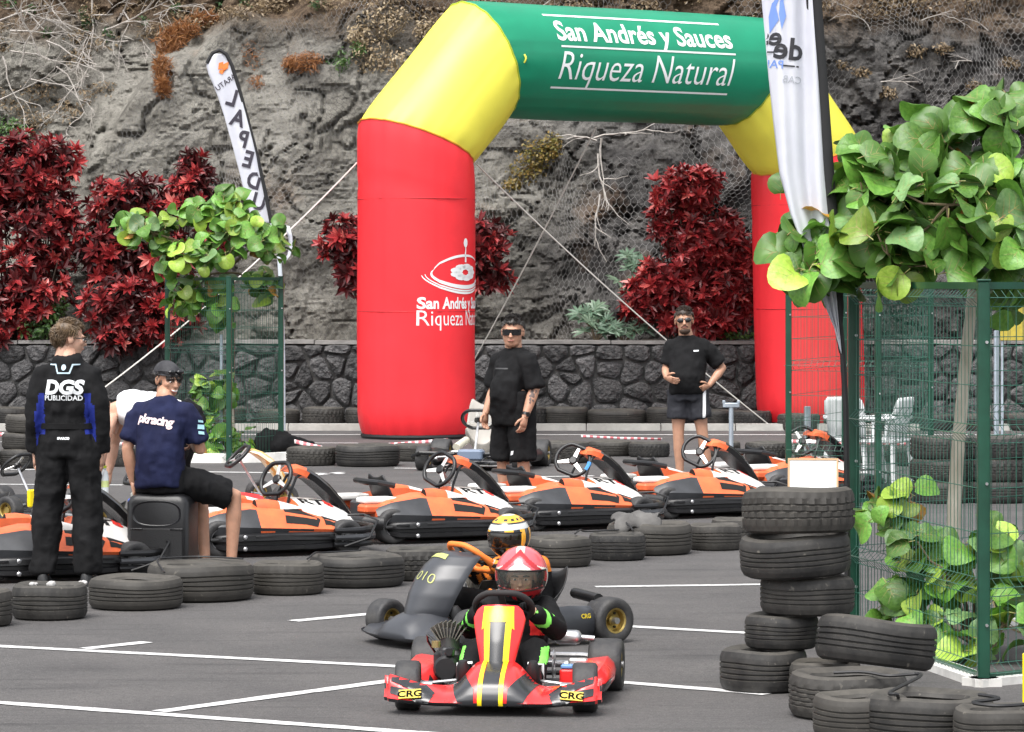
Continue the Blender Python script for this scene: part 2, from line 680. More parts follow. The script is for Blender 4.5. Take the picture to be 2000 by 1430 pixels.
def facets(x, z, cell, seed):
    """fractured blocks: every Voronoi cell is a tilted plane of its own; returns offset"""
    u, v = x / cell, z / cell
    iu, iv = np.floor(u).astype(np.int64), np.floor(v).astype(np.int64)
    best = np.full(x.shape, 1e9); out = np.zeros(x.shape)
    zero = np.zeros_like(iu)
    for du in (-1, 0, 1):
        for dv in (-1, 0, 1):
            cu, cv = iu + du, iv + dv
            px = cu + _hash(cu, cv, zero, seed); pv = cv + _hash(cu, cv, zero + 1, seed)
            d = (u - px) ** 2 + (v - pv) ** 2
            val = (_hash(cu, cv, zero + 2, seed) - .5) + (u - px) * (_hash(cu, cv, zero + 3, seed) - .5) * 1.3 + (v - pv) * (_hash(cu, cv, zero + 4, seed) - .5) * 1.5
            k = d < best
            best = np.where(k, d, best); out = np.where(k, val, out)
    return out

def cliff_y(x, z):
    y = cliff_base(x, z)
    w1 = fbm(np.stack([x * 1.2, z * 1.2, x * 0 + 9], 1), 2, 31) * .5
    p = np.stack([x * 1.3 + w1, z * 1.2 - x * .3 + w1, x * 0 + 1.7], 1)
    y = y - fbm(p, 5, 17, ridged=True) * .055
    # sharp blocky ledges
    q = fbm(np.stack([x * .9 - z * .35, z * 1.3, x * 0], 1), 3, 41)
    q = q + .05 * fbm(np.stack([x * 5, z * 5, x * 0 + 4], 1), 2, 55)
    y = y - .10 * (np.floor(q * 3.4) / 3.4 - q * .3)
    # dark cracks running down and across
    ck = np.abs(fbm(np.stack([x * .8 + w1, z * .45 - x * .25, x * 0 + 20], 1), 4, 63))
    y = y + .16 * np.exp(-(ck / .035) ** 2)
    ck2 = np.abs(fbm(np.stack([x * .5 + z * .3, z * 1.5 + w1, x * 0 + 30], 1), 4, 71))
    y = y + .10 * np.exp(-(ck2 / .03) ** 2)
    wx = fbm(np.stack([x * 1.6, z * 1.6, x * 0 + 2], 1), 3, 83) * .22; wz = fbm(np.stack([x * 1.6, z * 1.6, x * 0 + 6], 1), 3, 87) * .22
    k = np.clip((x + 4.5) / 7, .35, 1.0)
    y = y + k * (.26 * facets(x + wx, z + wz - .25 * x, .85, 101) + .13 * facets(x + wx, z + wz + .15 * x, .34, 103)) + .035 * facets(x + wx * .5, z + wz * .5, .13, 107)
    y = y + fbm(np.stack([x * 6, z * 6, x * 0], 1), 3, 77) * .022
    return y

NX, NZ = 640, 260
cx = np.linspace(-14, 14, NX); cz = np.linspace(0.6, 9.5, NZ)
CX, CZ = np.meshgrid(cx, cz)
CY = cliff_y(CX.ravel(), CZ.ravel()).reshape(NZ, NX)

def rock_mat():
    m = bpy.data.materials.new('cliff_rock')
    m.use_nodes = True
    nt = m.node_tree
    b = nt.nodes['Principled BSDF']
    L = nt.links.new
    tc = nt.nodes.new('ShaderNodeTexCoord')
    O = tc.outputs['Object']
    def noise(s, d=6, r=.6, vec=O):
        n = nt.nodes.new('ShaderNodeTexNoise'); n.inputs['Scale'].default_value = s; n.inputs['Detail'].default_value = d; n.inputs['Roughness'].default_value = r
        L(vec, n.inputs['Vector']); return n.outputs['Fac']
    def ramp(fac, stops):
        r_ = nt.nodes.new('ShaderNodeValToRGB')
        el = r_.color_ramp.elements
        while len(el) < len(stops):
            el.new(.5)
        for e, (p_, c_) in zip(el, stops):
            e.position = p_; e.color = (c_[0], c_[1], c_[2], 1)
        L(fac, r_.inputs['Fac']); return r_.outputs['Color']
    def mix(fac, a, c, mode='MIX'):
        x = nt.nodes.new('ShaderNodeMixRGB'); x.blend_type = mode
        if hasattr(fac, 'links'): L(fac, x.inputs[0])
        else: x.inputs[0].default_value = fac
        L(a, x.inputs[1]); L(c, x.inputs[2]); return x.outputs[0]
    # pale ash tuff on the left, dark basalt towards the right: two real rocks
    pale = ramp(noise(1.6, 8, .68), [(.26, (.07, .064, .057)), (.40, (.205, .193, .168)), (.56, (.32, .305, .268)), (.75, (.45, .43, .385))])
    dark = ramp(noise(2.1, 8, .68), [(.30, (.028, .027, .028)), (.47, (.088, .084, .082)), (.70, (.21, .20, .19))])
    sp = nt.nodes.new('ShaderNodeSeparateXYZ'); L(O, sp.inputs[0])
    mr = nt.nodes.new('ShaderNodeMapRange'); mr.inputs['From Min'].default_value = -.5; mr.inputs['From Max'].default_value = 3.6
    L(sp.outputs['X'], mr.inputs['Value'])
    nz = noise(.55, 5, .6)
    ad = nt.nodes.new('ShaderNodeMath'); ad.operation = 'ADD'; L(mr.outputs[0], ad.inputs[0]); L(nz, ad.inputs[1])
    sb = nt.nodes.new('ShaderNodeMapRange'); sb.inputs['From Min'].default_value = .55; sb.inputs['From Max'].default_value = 1.05
    L(ad.outputs[0], sb.inputs['Value'])
    col = mix(sb.outputs[0], pale, dark)
    # brown soil and litter along the top
    mz = nt.nodes.new('ShaderNodeMapRange'); mz.inputs['From Min'].default_value = 5.2; mz.inputs['From Max'].default_value = 6.6
    L(sp.outputs['Z'], mz.inputs['Value'])
    az = nt.nodes.new('ShaderNodeMath'); az.operation = 'ADD'; L(mz.outputs[0], az.inputs[0]); L(noise(1.1, 6, .65), az.inputs[1])
    az2 = nt.nodes.new('ShaderNodeMapRange'); az2.inputs['From Min'].default_value = .7; az2.inputs['From Max'].default_value = 1.1; L(az.outputs[0], az2.inputs['Value'])
    soil = ramp(noise(7, 6, .7), [(.3, (.045, .032, .022)), (.55, (.15, .105, .07)), (.75, (.28, .22, .15))])
    col = mix(az2.outputs[0], col, soil)
    # rust stains
    st = ramp(noise(.8, 4, .55), [(.60, (0, 0, 0)), (.74, (.7, .7, .7))])
    rust = ramp(noise(9, 4, .6), [(.3, (.12, .06, .03)), (.7, (.26, .16, .09))])
    col = mix(st, col, rust)
    # vesicles and pits
    vo = nt.nodes.new('ShaderNodeTexVoronoi'); vo.inputs['Scale'].default_value = 16; L(O, vo.inputs['Vector'])
    pit = ramp(noise(22, 4, .7), [(.34, (.35, .35, .35)), (.48, (1, 1, 1))])
    col = mix(.7, col, pit, 'MULTIPLY')
    L(col, b.inputs['Base Color'])
    b.inputs['Roughness'].default_value = .92
    b.inputs['Specular IOR Level'].default_value = .25
    h1 = noise(5, 10, .72)
    bp = nt.nodes.new('ShaderNodeBump'); bp.inputs['Strength'].default_value = 1.0; bp.inputs['Distance'].default_value = .12
    L(h1, bp.inputs['Height'])
    bp2 = nt.nodes.new('ShaderNodeBump'); bp2.inputs['Strength'].default_value = .7; bp2.inputs['Distance'].default_value = .05
    L(noise(26, 6, .7), bp2.inputs['Height']); L(bp.outputs[0], bp2.inputs['Normal'])
    L(bp2.outputs[0], b.inputs['Normal'])
    return m

mb = MB()
mb.v = list(zip(CX.ravel().tolist(), CY.ravel().tolist(), CZ.ravel().tolist()))
ii = (np.arange(NZ - 1)[:, None] * NX + np.arange(NX - 1)[None, :]).ravel()
mb.f = list(zip(ii.tolist(), (ii + 1).tolist(), (ii + NX + 1).tolist(), (ii + NX).tolist()))
mb.mi = [0] * len(mb.f)
cliff = tag(mb.build('cliff', rock_mat(), smooth=24, fix=False), kind='structure', label='grey volcanic rock cliff behind the circuit')
# the hillside carries on above the cliff
mb = MB()
mb.add([(-60, 54, 9.4), (60, 54, 9.4), (60, 110, 42), (-60, 110, 42)], [(0, 1, 2, 3)])
mb.add([(-60, 51.5, 0), (-13.9, 51.5, 0), (-13.9, 54.2, 9.5), (-60, 54.2, 9.5)], [(0, 1, 2, 3)])
mb.add([(13.9, 51.5, 0), (60, 51.5, 0), (60, 54.2, 9.5), (13.9, 54.2, 9.5)], [(0, 1, 2, 3)])
tag(mb.build('hillside', mat('hill_soil', (.12, .1, .07), .95, var=.4, vscale=.6), smooth=False), kind='structure', label='brown hillside rising above the cliff')

def cliff_at(x, z):
    return float(cliff_y(np.array([x]), np.array([z]))[0])

# ------------------------------------------------------------------ rockfall netting
def min_blur(a, k):
    o = a.copy()
    for dz in range(-k, k + 1):
        for dx in range(-k, k + 1):
            o = np.minimum(o, np.roll(np.roll(a, dz, 0), dx, 1))
    b = np.zeros_like(o)
    for dz in range(-k, k + 1):
        for dx in range(-k, k + 1):
            b += np.roll(np.roll(o, dz, 0), dx, 1)
    return b / (2 * k + 1) ** 2

NETY = min_blur(CY, 3) - .02
def net_y(x, z):
    fx = np.clip((x + 14) / 28 * (NX - 1), 0, NX - 1.001); fz = np.clip((z - .6) / 8.9 * (NZ - 1), 0, NZ - 1.001)
    i, j = fx.astype(int), fz.astype(int); u, v = fx - i, fz - j
    return NETY[j, i] * (1 - u) * (1 - v) + NETY[j, i + 1] * u * (1 - v) + NETY[j + 1, i] * (1 - u) * v + NETY[j + 1, i + 1] * u * v

def netting():
    a, b_, th = .078, .088, .0023
    E0, E1 = [], []
    nx, nz = int(15.4 / a), int(5.6 / b_)
    for j in range(nz):
        z = 1.0 + j * b_
        x = -7.5 + (np.arange(nx) + (.5 if j % 2 else 0)) * a
        zz = np.full(nx, z)
        lo = np.stack([x, zz], 1); hi = np.stack([x, zz + b_ * .48], 1)
        up = np.full(nx, z + b_)
        E0 += [lo, hi, hi]; E1 += [hi, np.stack([x - a / 2, up], 1), np.stack([x + a / 2, up], 1)]
    e0, e1 = np.concatenate(E0), np.concatenate(E1)
    def warp(e):
        w = fbm(np.stack([e[:, 0] * .8, e[:, 1] * .8, e[:, 0] * 0], 1), 2, 3)
        w2 = fbm(np.stack([e[:, 0] * .8, e[:, 1] * .8, e[:, 0] * 0 + 5], 1), 3, 13)
        return np.stack([e[:, 0] + .22 * w, e[:, 1] + .2 * w2], 1)
    keepb = np.interp(e0[:, 0], [-30, -7.0, -6.3, -6.0, -5.1, -4.0, -2.2, 8], [0, 1.2, 2.6, 3.9, 5.15, 5.8, 6.3, 6.6])
    hole = fbm(np.stack([e0[:, 0] * .7, e0[:, 1] * .7, e0[:, 0] * 0 + 8], 1), 2, 91)
    k = (e0[:, 1] < keepb) & (hole > -.45)
    e0, e1 = warp(e0[k]), warp(e1[k])
    A = np.stack([e0[:, 0], net_y(e0[:, 0], e0[:, 1]), e0[:, 1]], 1)
    B = np.stack([e1[:, 0], net_y(e1[:, 0], e1[:, 1]), e1[:, 1]], 1)
    T = B - A; T /= np.linalg.norm(T, axis=1)[:, None]
    N = np.cross(T, np.array([0, 1, 0])); N /= np.linalg.norm(N, axis=1)[:, None]
    Y = np.array([0, -1.0, 0])
    offs = [N * th, N * -th, np.broadcast_to(Y * th * 1.5, N.shape)]
    V = np.stack([A + o for o in offs] + [B + o for o in offs], 1).reshape(-1, 3)
    base = (np.arange(len(A)) * 6)[:, None]
    F = np.concatenate([base + np.array([0, 3, 5, 2]), base + np.array([2, 5, 4, 1])], 0)
    me = bpy.data.meshes.new('rockfall_netting')
    me.from_pydata(V.tolist(), [], F.tolist())
    me.materials.append(mat('galvanised_wire', (.045, .043, .042), .6, metal=.3, color2=(.40, .39, .38), vscale=.8))
    o = obj('rockfall_netting', me)
    return tag(o, 'galvanised hexagonal wire netting draped over the rock face', 'netting', kind='stuff')
netting()

# ------------------------------------------------------------------ retaining wall of basalt stones
WALL_Y, WALL_TOP = 50.75, 1.13
wall = thing('stone_wall', 'low dark basalt rubble retaining wall along the foot of the cliff', 'wall', (0, WALL_Y, 0))
STONE = mat('basalt', (.040, .040, .042), .9, color2=(.11, .106, .106), vscale=11, bump=1.0, bscale=16, objvar=.4, detail=8, bdist=.09)
mb = MB(); mb.box((0, .28, WALL_TOP / 2 - .02), (26, .5, WALL_TOP - .04))
mb.build('mortar', mat('wall_mortar', (.05, .05, .05), .95, color2=(.16, .155, .15), vscale=4, bump=.4, bscale=30), wall, smooth=False)
mb = MB()
for i in range(18):
    mb.box((-12.6 + i * 1.4 + .7, .27 + random.uniform(-.006, .006), WALL_TOP + .012 + random.uniform(-.006, .004)), (1.385, .60, .05))
mb.build('coping', mat('coping', (.22, .21, .2), .9, var=.3, vscale=3, bump=.4, bscale=30), wall, smooth=False)

def clip(poly, p, n):
    out = []
    for i in range(len(poly)):
        a, b = poly[i], poly[(i + 1) % len(poly)]
        da, db = (a - p).dot(n), (b - p).dot(n)
        if da <= 0:
            out.append(a)
        if da * db < 0:
            out.append(a + (b - a) * (da / (da - db)))
    return out

def stones():
    sw, sh = .39, .30
    pts = []
    nx = int(17.0 / sw)
    rows = [.13, .46, .78, 1.02]
    for j, z in enumerate(rows):
        for i in range(nx):
            x = -8.5 + (i + (.5 if j % 2 else 0)) * sw + random.uniform(-.13, .13)
            pts.append(Vector((x, z + random.uniform(-.1, .1))))
    # a few small wedge stones
    for k in range(26):
        pts.append(Vector((random.uniform(-8.3, 8.3), random.uniform(.1, 1.0))))
    for i, p in enumerate(pts):
        poly = [Vector(c) for c in ((p.x - .6, .0), (p.x + .6, .0), (p.x + .6, WALL_TOP - .03), (p.x - .6, WALL_TOP - .03))]
        for j, q in enumerate(pts):
            if i == j or abs(q.x - p.x) > 1.2:
                continue
            dv = (q - p)
            if dv.length < 1e-4:
                continue
            poly = clip(poly, (p + q) / 2 - dv.normalized() * .012, dv.normalized())
            if len(poly) < 3:
                break
        if len(poly) < 3:
            continue
        c = sum(poly, Vector((0, 0))) / len(poly)
        if max((v - c).length for v in poly) < .06:
            continue
        # chaikin: soft corners, then jitter
        ch = []
        for a, b in zip(poly, poly[1:] + poly[:1]):
            ch += [a.lerp(b, .18), a.lerp(b, .82)]
        ch = [c + (v - c) * random.uniform(.95, 1.0) for v in ch]
        dpt = random.uniform(.05, .10)
        r0 = [Vector((v.x - c.x, .03, v.y)) for v in ch]
        r1 = [Vector(((v.x - c.x), -dpt * .55, v.y)) for v in ch]
        r2 = [Vector(((v.x - c.x) * .8, -dpt + random.uniform(-.016, .016), c.y + (v.y - c.y) * .8)) for v in ch]
        m_ = MB()
        n = len(ch)
        vs = r0 + r1 + r2 + [Vector((random.uniform(-.04, .04), -dpt - random.uniform(-.006, .03), c.y + random.uniform(-.03, .03)))]
        fs = []
        for a in (0, 1):
            for k in range(n):
                fs.append((a * n + k, a * n + (k + 1) % n, (a + 1) * n + (k + 1) % n, (a + 1) * n + k))
        for k in range(n):
            fs.append((2 * n + k, 2 * n + (k + 1) % n, 3 * n))
        m_.add(vs, fs)
        o = m_.build('stone', STONE, wall, smooth=30)
        o.location = (c.x, 0, 0)
stones()

# planting ledge between wall and cliff
mb = MB()
mb.add([(-14, WALL_Y + .5, 1.10), (14, WALL_Y + .5, 1.10), (14, 53, 1.28), (-14, 53, 1.28)], [(0, 1, 2, 3)])
tag(mb.build('planting_ledge', mat('ledge_soil', (.06, .045, .035), .95, color2=(.16, .12, .09), vscale=8, bump=.6, bscale=30), smooth=False), kind='structure', label='brown soil ledge on top of the stone wall')

# ================================================================== INFLATABLE ARCH
def arch():
    A = Vector((-1.227, 45.9, 0))
    Bv = Vector((4.06, 49.75, 0))
    u = (Bv - A); S = u.length; u.normalize()
    up = Vector((0, 0, 1))
    w = u.cross(up).normalized()          # towards the camera side
    if w.y > 0:
        w = -w
    r = .755
    root = thing('inflatable_arch', 'red yellow and green inflatable arch with white lettering spanning the track', 'inflatable arch', A)
    W = lambda s, z, off=0: u * s + up * z + w * off     # local to root
    nodes = [(0.0, 0.0), (0.0, 3.78), (1.02, 4.88), (S - 1.02, 4.88), (S, 3.76), (S + .12, 0.0)]
    pts = [W(*n) for n in nodes]
    NR = 96
    def plane(i):
        if i in (0, 5):
            return Vector((0, 0, 1))
        a = (pts[i] - pts[i - 1]).normalized(); b = (pts[i + 1] - pts[i]).normalized()
        return (a + b).normalized()
    RED = mat('arch_red_fabric', (.90, .030, .042), .42, var=.07, vscale=1.5, bump=.05, bscale=6, trans=.12)
    YEL = mat('arch_yellow_fabric', (.95, .88, .10), .42, var=.05, vscale=1.5, bump=.05, bscale=6, trans=.12)
    GRN = mat('arch_green_fabric', (.004, .24, .125), .36, var=.08, vscale=1.5, bump=.05, bscale=6, trans=.08)
    SEAM = mat('arch_seam', (.25, .02, .02), .7)
    segs = []
    names = [('leg', RED), ('corner', YEL), ('beam', GRN), ('corner', YEL), ('leg', RED)]
    for i, (nm, m) in enumerate(names):
        a, b = pts[i], pts[i + 1]
        t = (b - a).normalized(); ln = (b - a).length
        e2 = w.copy(); e1 = e2.cross(t).normalized()
        na, nb = plane(i), plane(i + 1)
        rings = []
        K = 36
        for k in range(K + 1):
            f = k / K
            # pillow profile: pinched at the seams
            edge = min(f, 1 - f) * ln
            rr = r * (1 - .035 * math.exp(-edge / .10))
            if nm == 'leg':
                zz = f * ln if i == 0 else (1 - f) * ln
                for sz in (1.62, 3.05):
                    rr -= r * .012 * math.exp(-((zz - sz) / .03) ** 2)
                if zz < .35:      # gathered, rounded foot
                    rr *= 1 - .10 * ((.35 - zz) / .35) ** 2
            ring = []
            for q in range(NR):
                an = 2 * math.pi * q / NR
                rq = rr + .007 * math.sin(an * 19 + i) * math.exp(-edge / .16) + .004 * math.sin(an * 3 + f * 9 + i)
                if q % 16 == 5:
                    rq -= .007
                if nm == 'leg':
                    zz = f * ln if i == 0 else (1 - f) * ln
                    if zz < .45:
                        rq += .007 * math.sin(an * 26 + 2 * math.sin(an * 3)) * ((.45 - zz) / .45)
                c = e1 * (rq * math.cos(an)) + e2 * (rq * math.sin(an))
                pa = a + c; pb = b + c
                pa = pa + t * ((a - pa).dot(na) / t.dot(na))
                pb = pb + t * ((b - pb).dot(nb) / t.dot(nb))
                p = pa.lerp(pb, f)
                ring.append(p)
            rings.append(ring)
        mb = MB(); mb.loft(rings, caps=(i in (0, 4)))
        segs.append(mb.build(nm, m, root, smooth=50))
        # welded seam ring at the end of each segment
        if i < 4:
            mbs = MB(); mbs.tube([pts[i + 1] + (v - pts[i + 1]) * 1.006 for v in rings[-1]], .012, n=5, loop=True)
            mbs.build('seam', mat('arch_seam_%d' % i, [(.62, .25, .02), (.35, .45, .03), (.35, .45, .03), (.62, .25, .02)][i], .6), root)
    for zz in (1.62, 3.05):
        for bx_, nm_ in ((0.0, 0), (S, 1)):
            sm = MB(); c_ = W(bx_ + (.12 * (1 - zz / 3.76) if nm_ else 0), zz)
            sm.tube([c_ + u * (r * .999 * math.cos(a)) + w * (r * .999 * math.sin(a)) for a in [k * math.pi / 24 for k in range(48)]], .006, n=4, loop=True)
            sm.build('seam', mat('arch_seam_red', (.42, .012, .018), .6), root)
    # tie loops near the left corner
    for s_, z_, o_ in ((.77, 3.58, .12), (1.17, 4.86, .74)):
        lp = MB(); c = W(s_, z_, o_)
        lp.tube([c + w * (.04 * math.cos(a)) + up * (.05 * math.sin(a)) for a in [k * math.pi / 5 for k in range(10)]], .012, n=5, loop=True)
        lp.build('tie_loop', YEL, root)
    # black ground skirt
    for sx in (0, S + .12):
        sk = MB(); c = W(sx, 0)
        sk.lathe([(.60, .002), (.70, .004), (.715, .03), (.71, .055), (.60, .075)], n=32, c=c)
        sk.build('base_sheet', mat('black_pvc', (.012, .012, .013), .5), root)
    # ---- lettering
    WHITE = mat('arch_print_white', (.82, .84, .84), .5)
    bv = bvh_of([segs[2]])
    # beam centre of print: photo x ~1258
    sc_ = 3.2
    def beamtext(sh, z, **k):
        org = A + W(sc_, z, 2.0)
        return decal('lettering', sh, WHITE, bv, org, u, up, root, off=.006, cell=.045, maxd=4)
    t1 = text_mesh('San Andrés y Sauces', .36, bold=.008, xs=.86, spacing=1.0)
    t2 = text_mesh('Riqueza Natural', .53, bold=-.003, shear=.25, xs=.74)
    def fit(t, width):
        xs = [v[0] for v in t[0]]; k = width / (max(xs) - min(xs)); c = (max(xs) + min(xs)) / 2
        return [((v[0] - c) * k, v[1]) for v in t[0]], t[1]
    LW = 2.98
    t1 = fit(t1, LW * .985); t2 = fit(t2, LW * .985)
    beamtext([t1], 5.13)
    beamtext([t2], 4.62)
    bars = []
    for z, x0, x1 in ((5.46, -.52, .47), (5.045, -.48, .5), (4.51, -.52, .47)):
        bars.append(poly2d([(x0 * LW, z - 4.8 - .012), (x1 * LW, z - 4.8 - .012), (x1 * LW, z - 4.8 + .012), (x0 * LW, z - 4.8 + .012)]))
    beamtext(bars, 4.8)
    # emblem and words on the left leg, turned towards the right-hand side of the leg
    bvl = bvh_of([segs[0]])
    td = Vector((.92, -.40, 0)).normalized()
    xd = Vector((.40, .92, 0)).normalized()
    def legprint(sh, z, cell=.03):
        org = A + td * 2.0 + up * z
        return decal('lettering', sh, WHITE, bvl, org, xd, up, root, off=.006, cell=cell, maxd=4)
    cx0 = -.36
    e1 = fit(text_mesh('San Andrés y Sauces', .2, bold=.006), 1.05)
    e2 = fit(text_mesh('Riqueza Natural', .28, bold=-.001), 1.05)
    sft = lambda t, dx: ([(v[0] + dx, v[1]) for v in t[0]], t[1])
    legprint([sft(e1, cx0 + .2)], 1.66); legprint([sft(e2, cx0 + .2)], 1.445)
    def strip(fn, w0, n=40):
        L_, Rr = [], []
        for k in range(n + 1):
            t = k / n
            p = Vector(fn(t)); d = (Vector(fn(min(1, t + .01))) - Vector(fn(max(0, t - .01)))).normalized()
            nrm = Vector((-d.y, d.x)); ww = w0(t) if callable(w0) else w0
            L_.append(p + nrm * ww); Rr.append(p - nrm * ww)
        vs = [tuple(v) for v in L_ + Rr]
        return vs, [(k, k + 1, n + 2 + k, n + 1 + k) for k in range(n)]
    arc = lambda rx, rz, a0, a1, cz=0: (lambda t: (.2 + cx0 + rx * math.cos(R(a0 + (a1 - a0) * t)), cz + rz * math.sin(R(a0 + (a1 - a0) * t))))
    tap = lambda m: (lambda t: .003 + m * math.sin(math.pi * t))
    em = [strip(arc(.55, .25, 172, 40, .02), tap(.016)), strip(arc(.57, .20, 160, 385), tap(.026)), strip(arc(.66, .29, 185, 330, .0), tap(.013)), strip(arc(.63, .255, 182, 345, .0), tap(.009)),
          strip(lambda t: (.2 + cx0 + .0 + .004 * math.sin(t * 9), .17 + .22 * t), lambda t: .022 - .012 * t),
          poly2d([(.2 + cx0 + .05 * math.cos(a), .46 + .07 * math.sin(a)) for a in [k * math.pi / 8 for k in range(16)]])]
    for k in range(9):     # the splash: overlapping lobes
        a = k * 2 * math.pi / 9
        ex, ez = .2 + cx0 + .20 * math.cos(a), .02 + .085 * math.sin(a)
        em.append(poly2d([(ex + .13 * math.cos(b), ez + .045 * math.sin(b)) for b in [q * math.pi / 6 for q in range(12)]]))
    em = [([((v[0] - (.2 + cx0)) * .82 + .2 + cx0 + .04, v[1] * .85) for v in vv], ff) for vv, ff in em]
    legprint(em, 2.10, cell=.03)
    # ---- guy ropes
    ROPE = mat('guy_rope', (.62, .6, .55), .8)
    def rope(a, b, sag=.0, rad=.010):
        a, b = Vector(a) - A, Vector(b) - A
        m_ = MB(); m_.tube([a.lerp(b, k / 14) - up * (sag * 4 * (k / 14) * (1 - k / 14)) for k in range(15)], rad, n=5)
        m_.build('guy_rope', ROPE, root)
    rope(A + W(.77, 3.58, .14), G(1500, 836) + Vector((0, -.3, .05)), .10)
    rope(A + W(2.9, 4.05, 0), P(925, 705, 50.3), .05)
    rope(P(697, 318, 46.0), P(200, 760, 42.6), .12)
    return root
arch()

# ================================================================== TYRES
def tyre_mat():
    m = bpy.data.materials.new('old_rubber')
    m.use_nodes = True
    nt = m.node_tree
    b = nt.nodes['Principled BSDF']
    L = nt.links.new
    tc = nt.nodes.new('ShaderNodeTexCoord')
    oi = nt.nodes.new('ShaderNodeObjectInfo')
    ad = nt.nodes.new('ShaderNodeVectorMath'); ad.operation = 'ADD'
    L(tc.outputs['Object'], ad.inputs[0]); L(oi.outputs['Location'], ad.inputs[1])
    n1 = nt.nodes.new('ShaderNodeTexNoise'); n1.inputs['Scale'].default_value = 6; n1.inputs['Detail'].default_value = 7; n1.inputs['Roughness'].default_value = .7
    L(ad.outputs[0], n1.inputs['Vector'])
    rp = nt.nodes.new('ShaderNodeValToRGB')
    rp.color_ramp.elements[0].position = .38; rp.color_ramp.elements[0].color = (.006, .006, .0065, 1)
    rp.color_ramp.elements[1].position = .74; rp.color_ramp.elements[1].color = (.045, .042, .038, 1)
    L(n1.outputs['Fac'], rp.inputs['Fac'])
    # sun-bleached brown-grey on some tyres
    mx = nt.nodes.new('ShaderNodeMixRGB'); mx.inputs[2].default_value = (.066, .059, .048, 1)
    mr = nt.nodes.new('ShaderNodeMapRange'); mr.inputs['To Min'].default_value = .0; mr.inputs['To Max'].default_value = .38
    L(oi.outputs['Random'], mr.inputs['Value']); L(mr.outputs[0], mx.inputs[0]); L(rp.outputs[0], mx.inputs[1])
    n2 = nt.nodes.new('ShaderNodeTexNoise'); n2.inputs['Scale'].default_value = 30; n2.inputs['Detail'].default_value = 3
    L(ad.outputs[0], n2.inputs['Vector'])
    r2 = nt.nodes.new('ShaderNodeValToRGB'); r2.color_ramp.elements[0].position = .66; r2.color_ramp.elements[0].color = (0, 0, 0, 1); r2.color_ramp.elements[1].position = .78; r2.color_ramp.elements[1].color = (.6, .6, .6, 1)
    L(n2.outputs['Fac'], r2.inputs['Fac'])
    m2 = nt.nodes.new('ShaderNodeMixRGB'); m2.inputs[2].default_value = (.17, .155, .13, 1)
    L(r2.outputs[0], m2.inputs[0]); L(mx.outputs[0], m2.inputs[1])
    # settled dust on the faces that look up
    ge = nt.nodes.new('ShaderNodeNewGeometry'); sx = nt.nodes.new('ShaderNodeSeparateXYZ'); L(ge.outputs['Normal'], sx.inputs[0])
    dm = nt.nodes.new('ShaderNodeMapRange'); dm.inputs['From Min'].default_value = .35; dm.inputs['From Max'].default_value = 1.0; dm.inputs['To Max'].default_value = .45
    L(sx.outputs['Z'], dm.inputs['Value'])
    dn = nt.nodes.new('ShaderNodeMath'); dn.operation = 'MULTIPLY'; L(dm.outputs[0], dn.inputs[0]); L(n1.outputs['Fac'], dn.inputs[1])
    m3 = nt.nodes.new('ShaderNodeMixRGB'); m3.inputs[2].default_value = (.15, .135, .11, 1)
    L(dn.outputs[0], m3.inputs[0]); L(m2.outputs[0], m3.inputs[1]); m2 = m3
    L(m2.outputs[0], b.inputs['Base Color'])
    b.inputs['Roughness'].default_value = .68
    bp = nt.nodes.new('ShaderNodeBump'); bp.inputs['Strength'].default_value = .25; bp.inputs['Distance'].default_value = .004
    L(n2.outputs['Fac'], bp.inputs['Height']); L(bp.outputs[0], b.inputs['Normal'])
    return m
RUBBER = tyre_mat()

def tyre_mesh(D, H, style):
    """tyre lying flat, axis Z, base on z=0, hollow"""
    Ro, h = D / 2, H
    Ri = Ro * .60
    g = .011 if style != 2 else .008
    prof = []     # (r, z, tread?) from inner bottom bead outwards and up, then back inside
    prof += [(Ri, .035 * 1, 0), (Ri + .012, .018, 0), (Ri + .05, .004, 0), (Ro * .86, 0.0, 0), (Ro * .945, .012, 0), (Ro * .982, .032, 1)]
    z0, z1 = .040, h - .040
    ng = {0: 4, 1: 4, 2: 5, 3: 3}[style]
    prof.append((Ro * .992, z0, 1))
    for k in range(ng):
        c = z0 + (z1 - z0) * (k + 1) / (ng + 1)
        gw = .0050
        bul = Ro * (1 - .006 * abs((c - h / 2) / (h / 2)))
        prof += [(bul, c - gw, 1), (bul - g, c - gw * .6, 2), (bul - g, c + gw * .6, 2), (bul, c + gw, 1)]
    prof += [(Ro * .992, z1, 1), (Ro * .982, h - .032, 1), (Ro * .945, h - .012, 0), (Ro * .86, h, 0), (Ri + .05, h - .004, 0), (Ri + .012, h - .018, 0), (Ri, h - .035, 0)]
    prof += [(Ri + .02, h - .05, 0), (Ro * .88, h * .7, 0), (Ro * .90, h * .5, 0), (Ro * .88, h * .3, 0), (Ri + .02, .05, 0)]
    n = 84
    rings = []
    npf = len(prof)
    for k in range(n):
        a = 2 * math.pi * k / n
        ring = []
        for q, (r_, z, td) in enumerate(prof):
            rr = r_
            if td == 1:
                lo, hi = z < h * .30, z > h * .70
                if style in (0, 3) and (lo or hi) and k % 3 == 0:
                    rr -= .006 if style == 0 else .012
                if style == 2 and (k + int(z * 40)) % 4 == 0:
                    rr -= .008
                if style == 3 and not (lo or hi) and (k + (1 if z > h / 2 else 0)) % 3 == 0:
                    rr -= .011
            # slight sag out of round
            rr *= 1 + .012 * math.sin(2 * a + style)
            zz = z + .004 * math.sin(3 * a + style * 2) * (1 if z > h * .5 else 0)
            ring.append(Vector((rr * math.cos(a), rr * math.sin(a), zz)))
        rings.append(ring)
    mb = MB(); mb.loft(rings, caps=False, closed=True, loop=True)
    return mb.mesh('tyre', RUBBER, smooth=28)
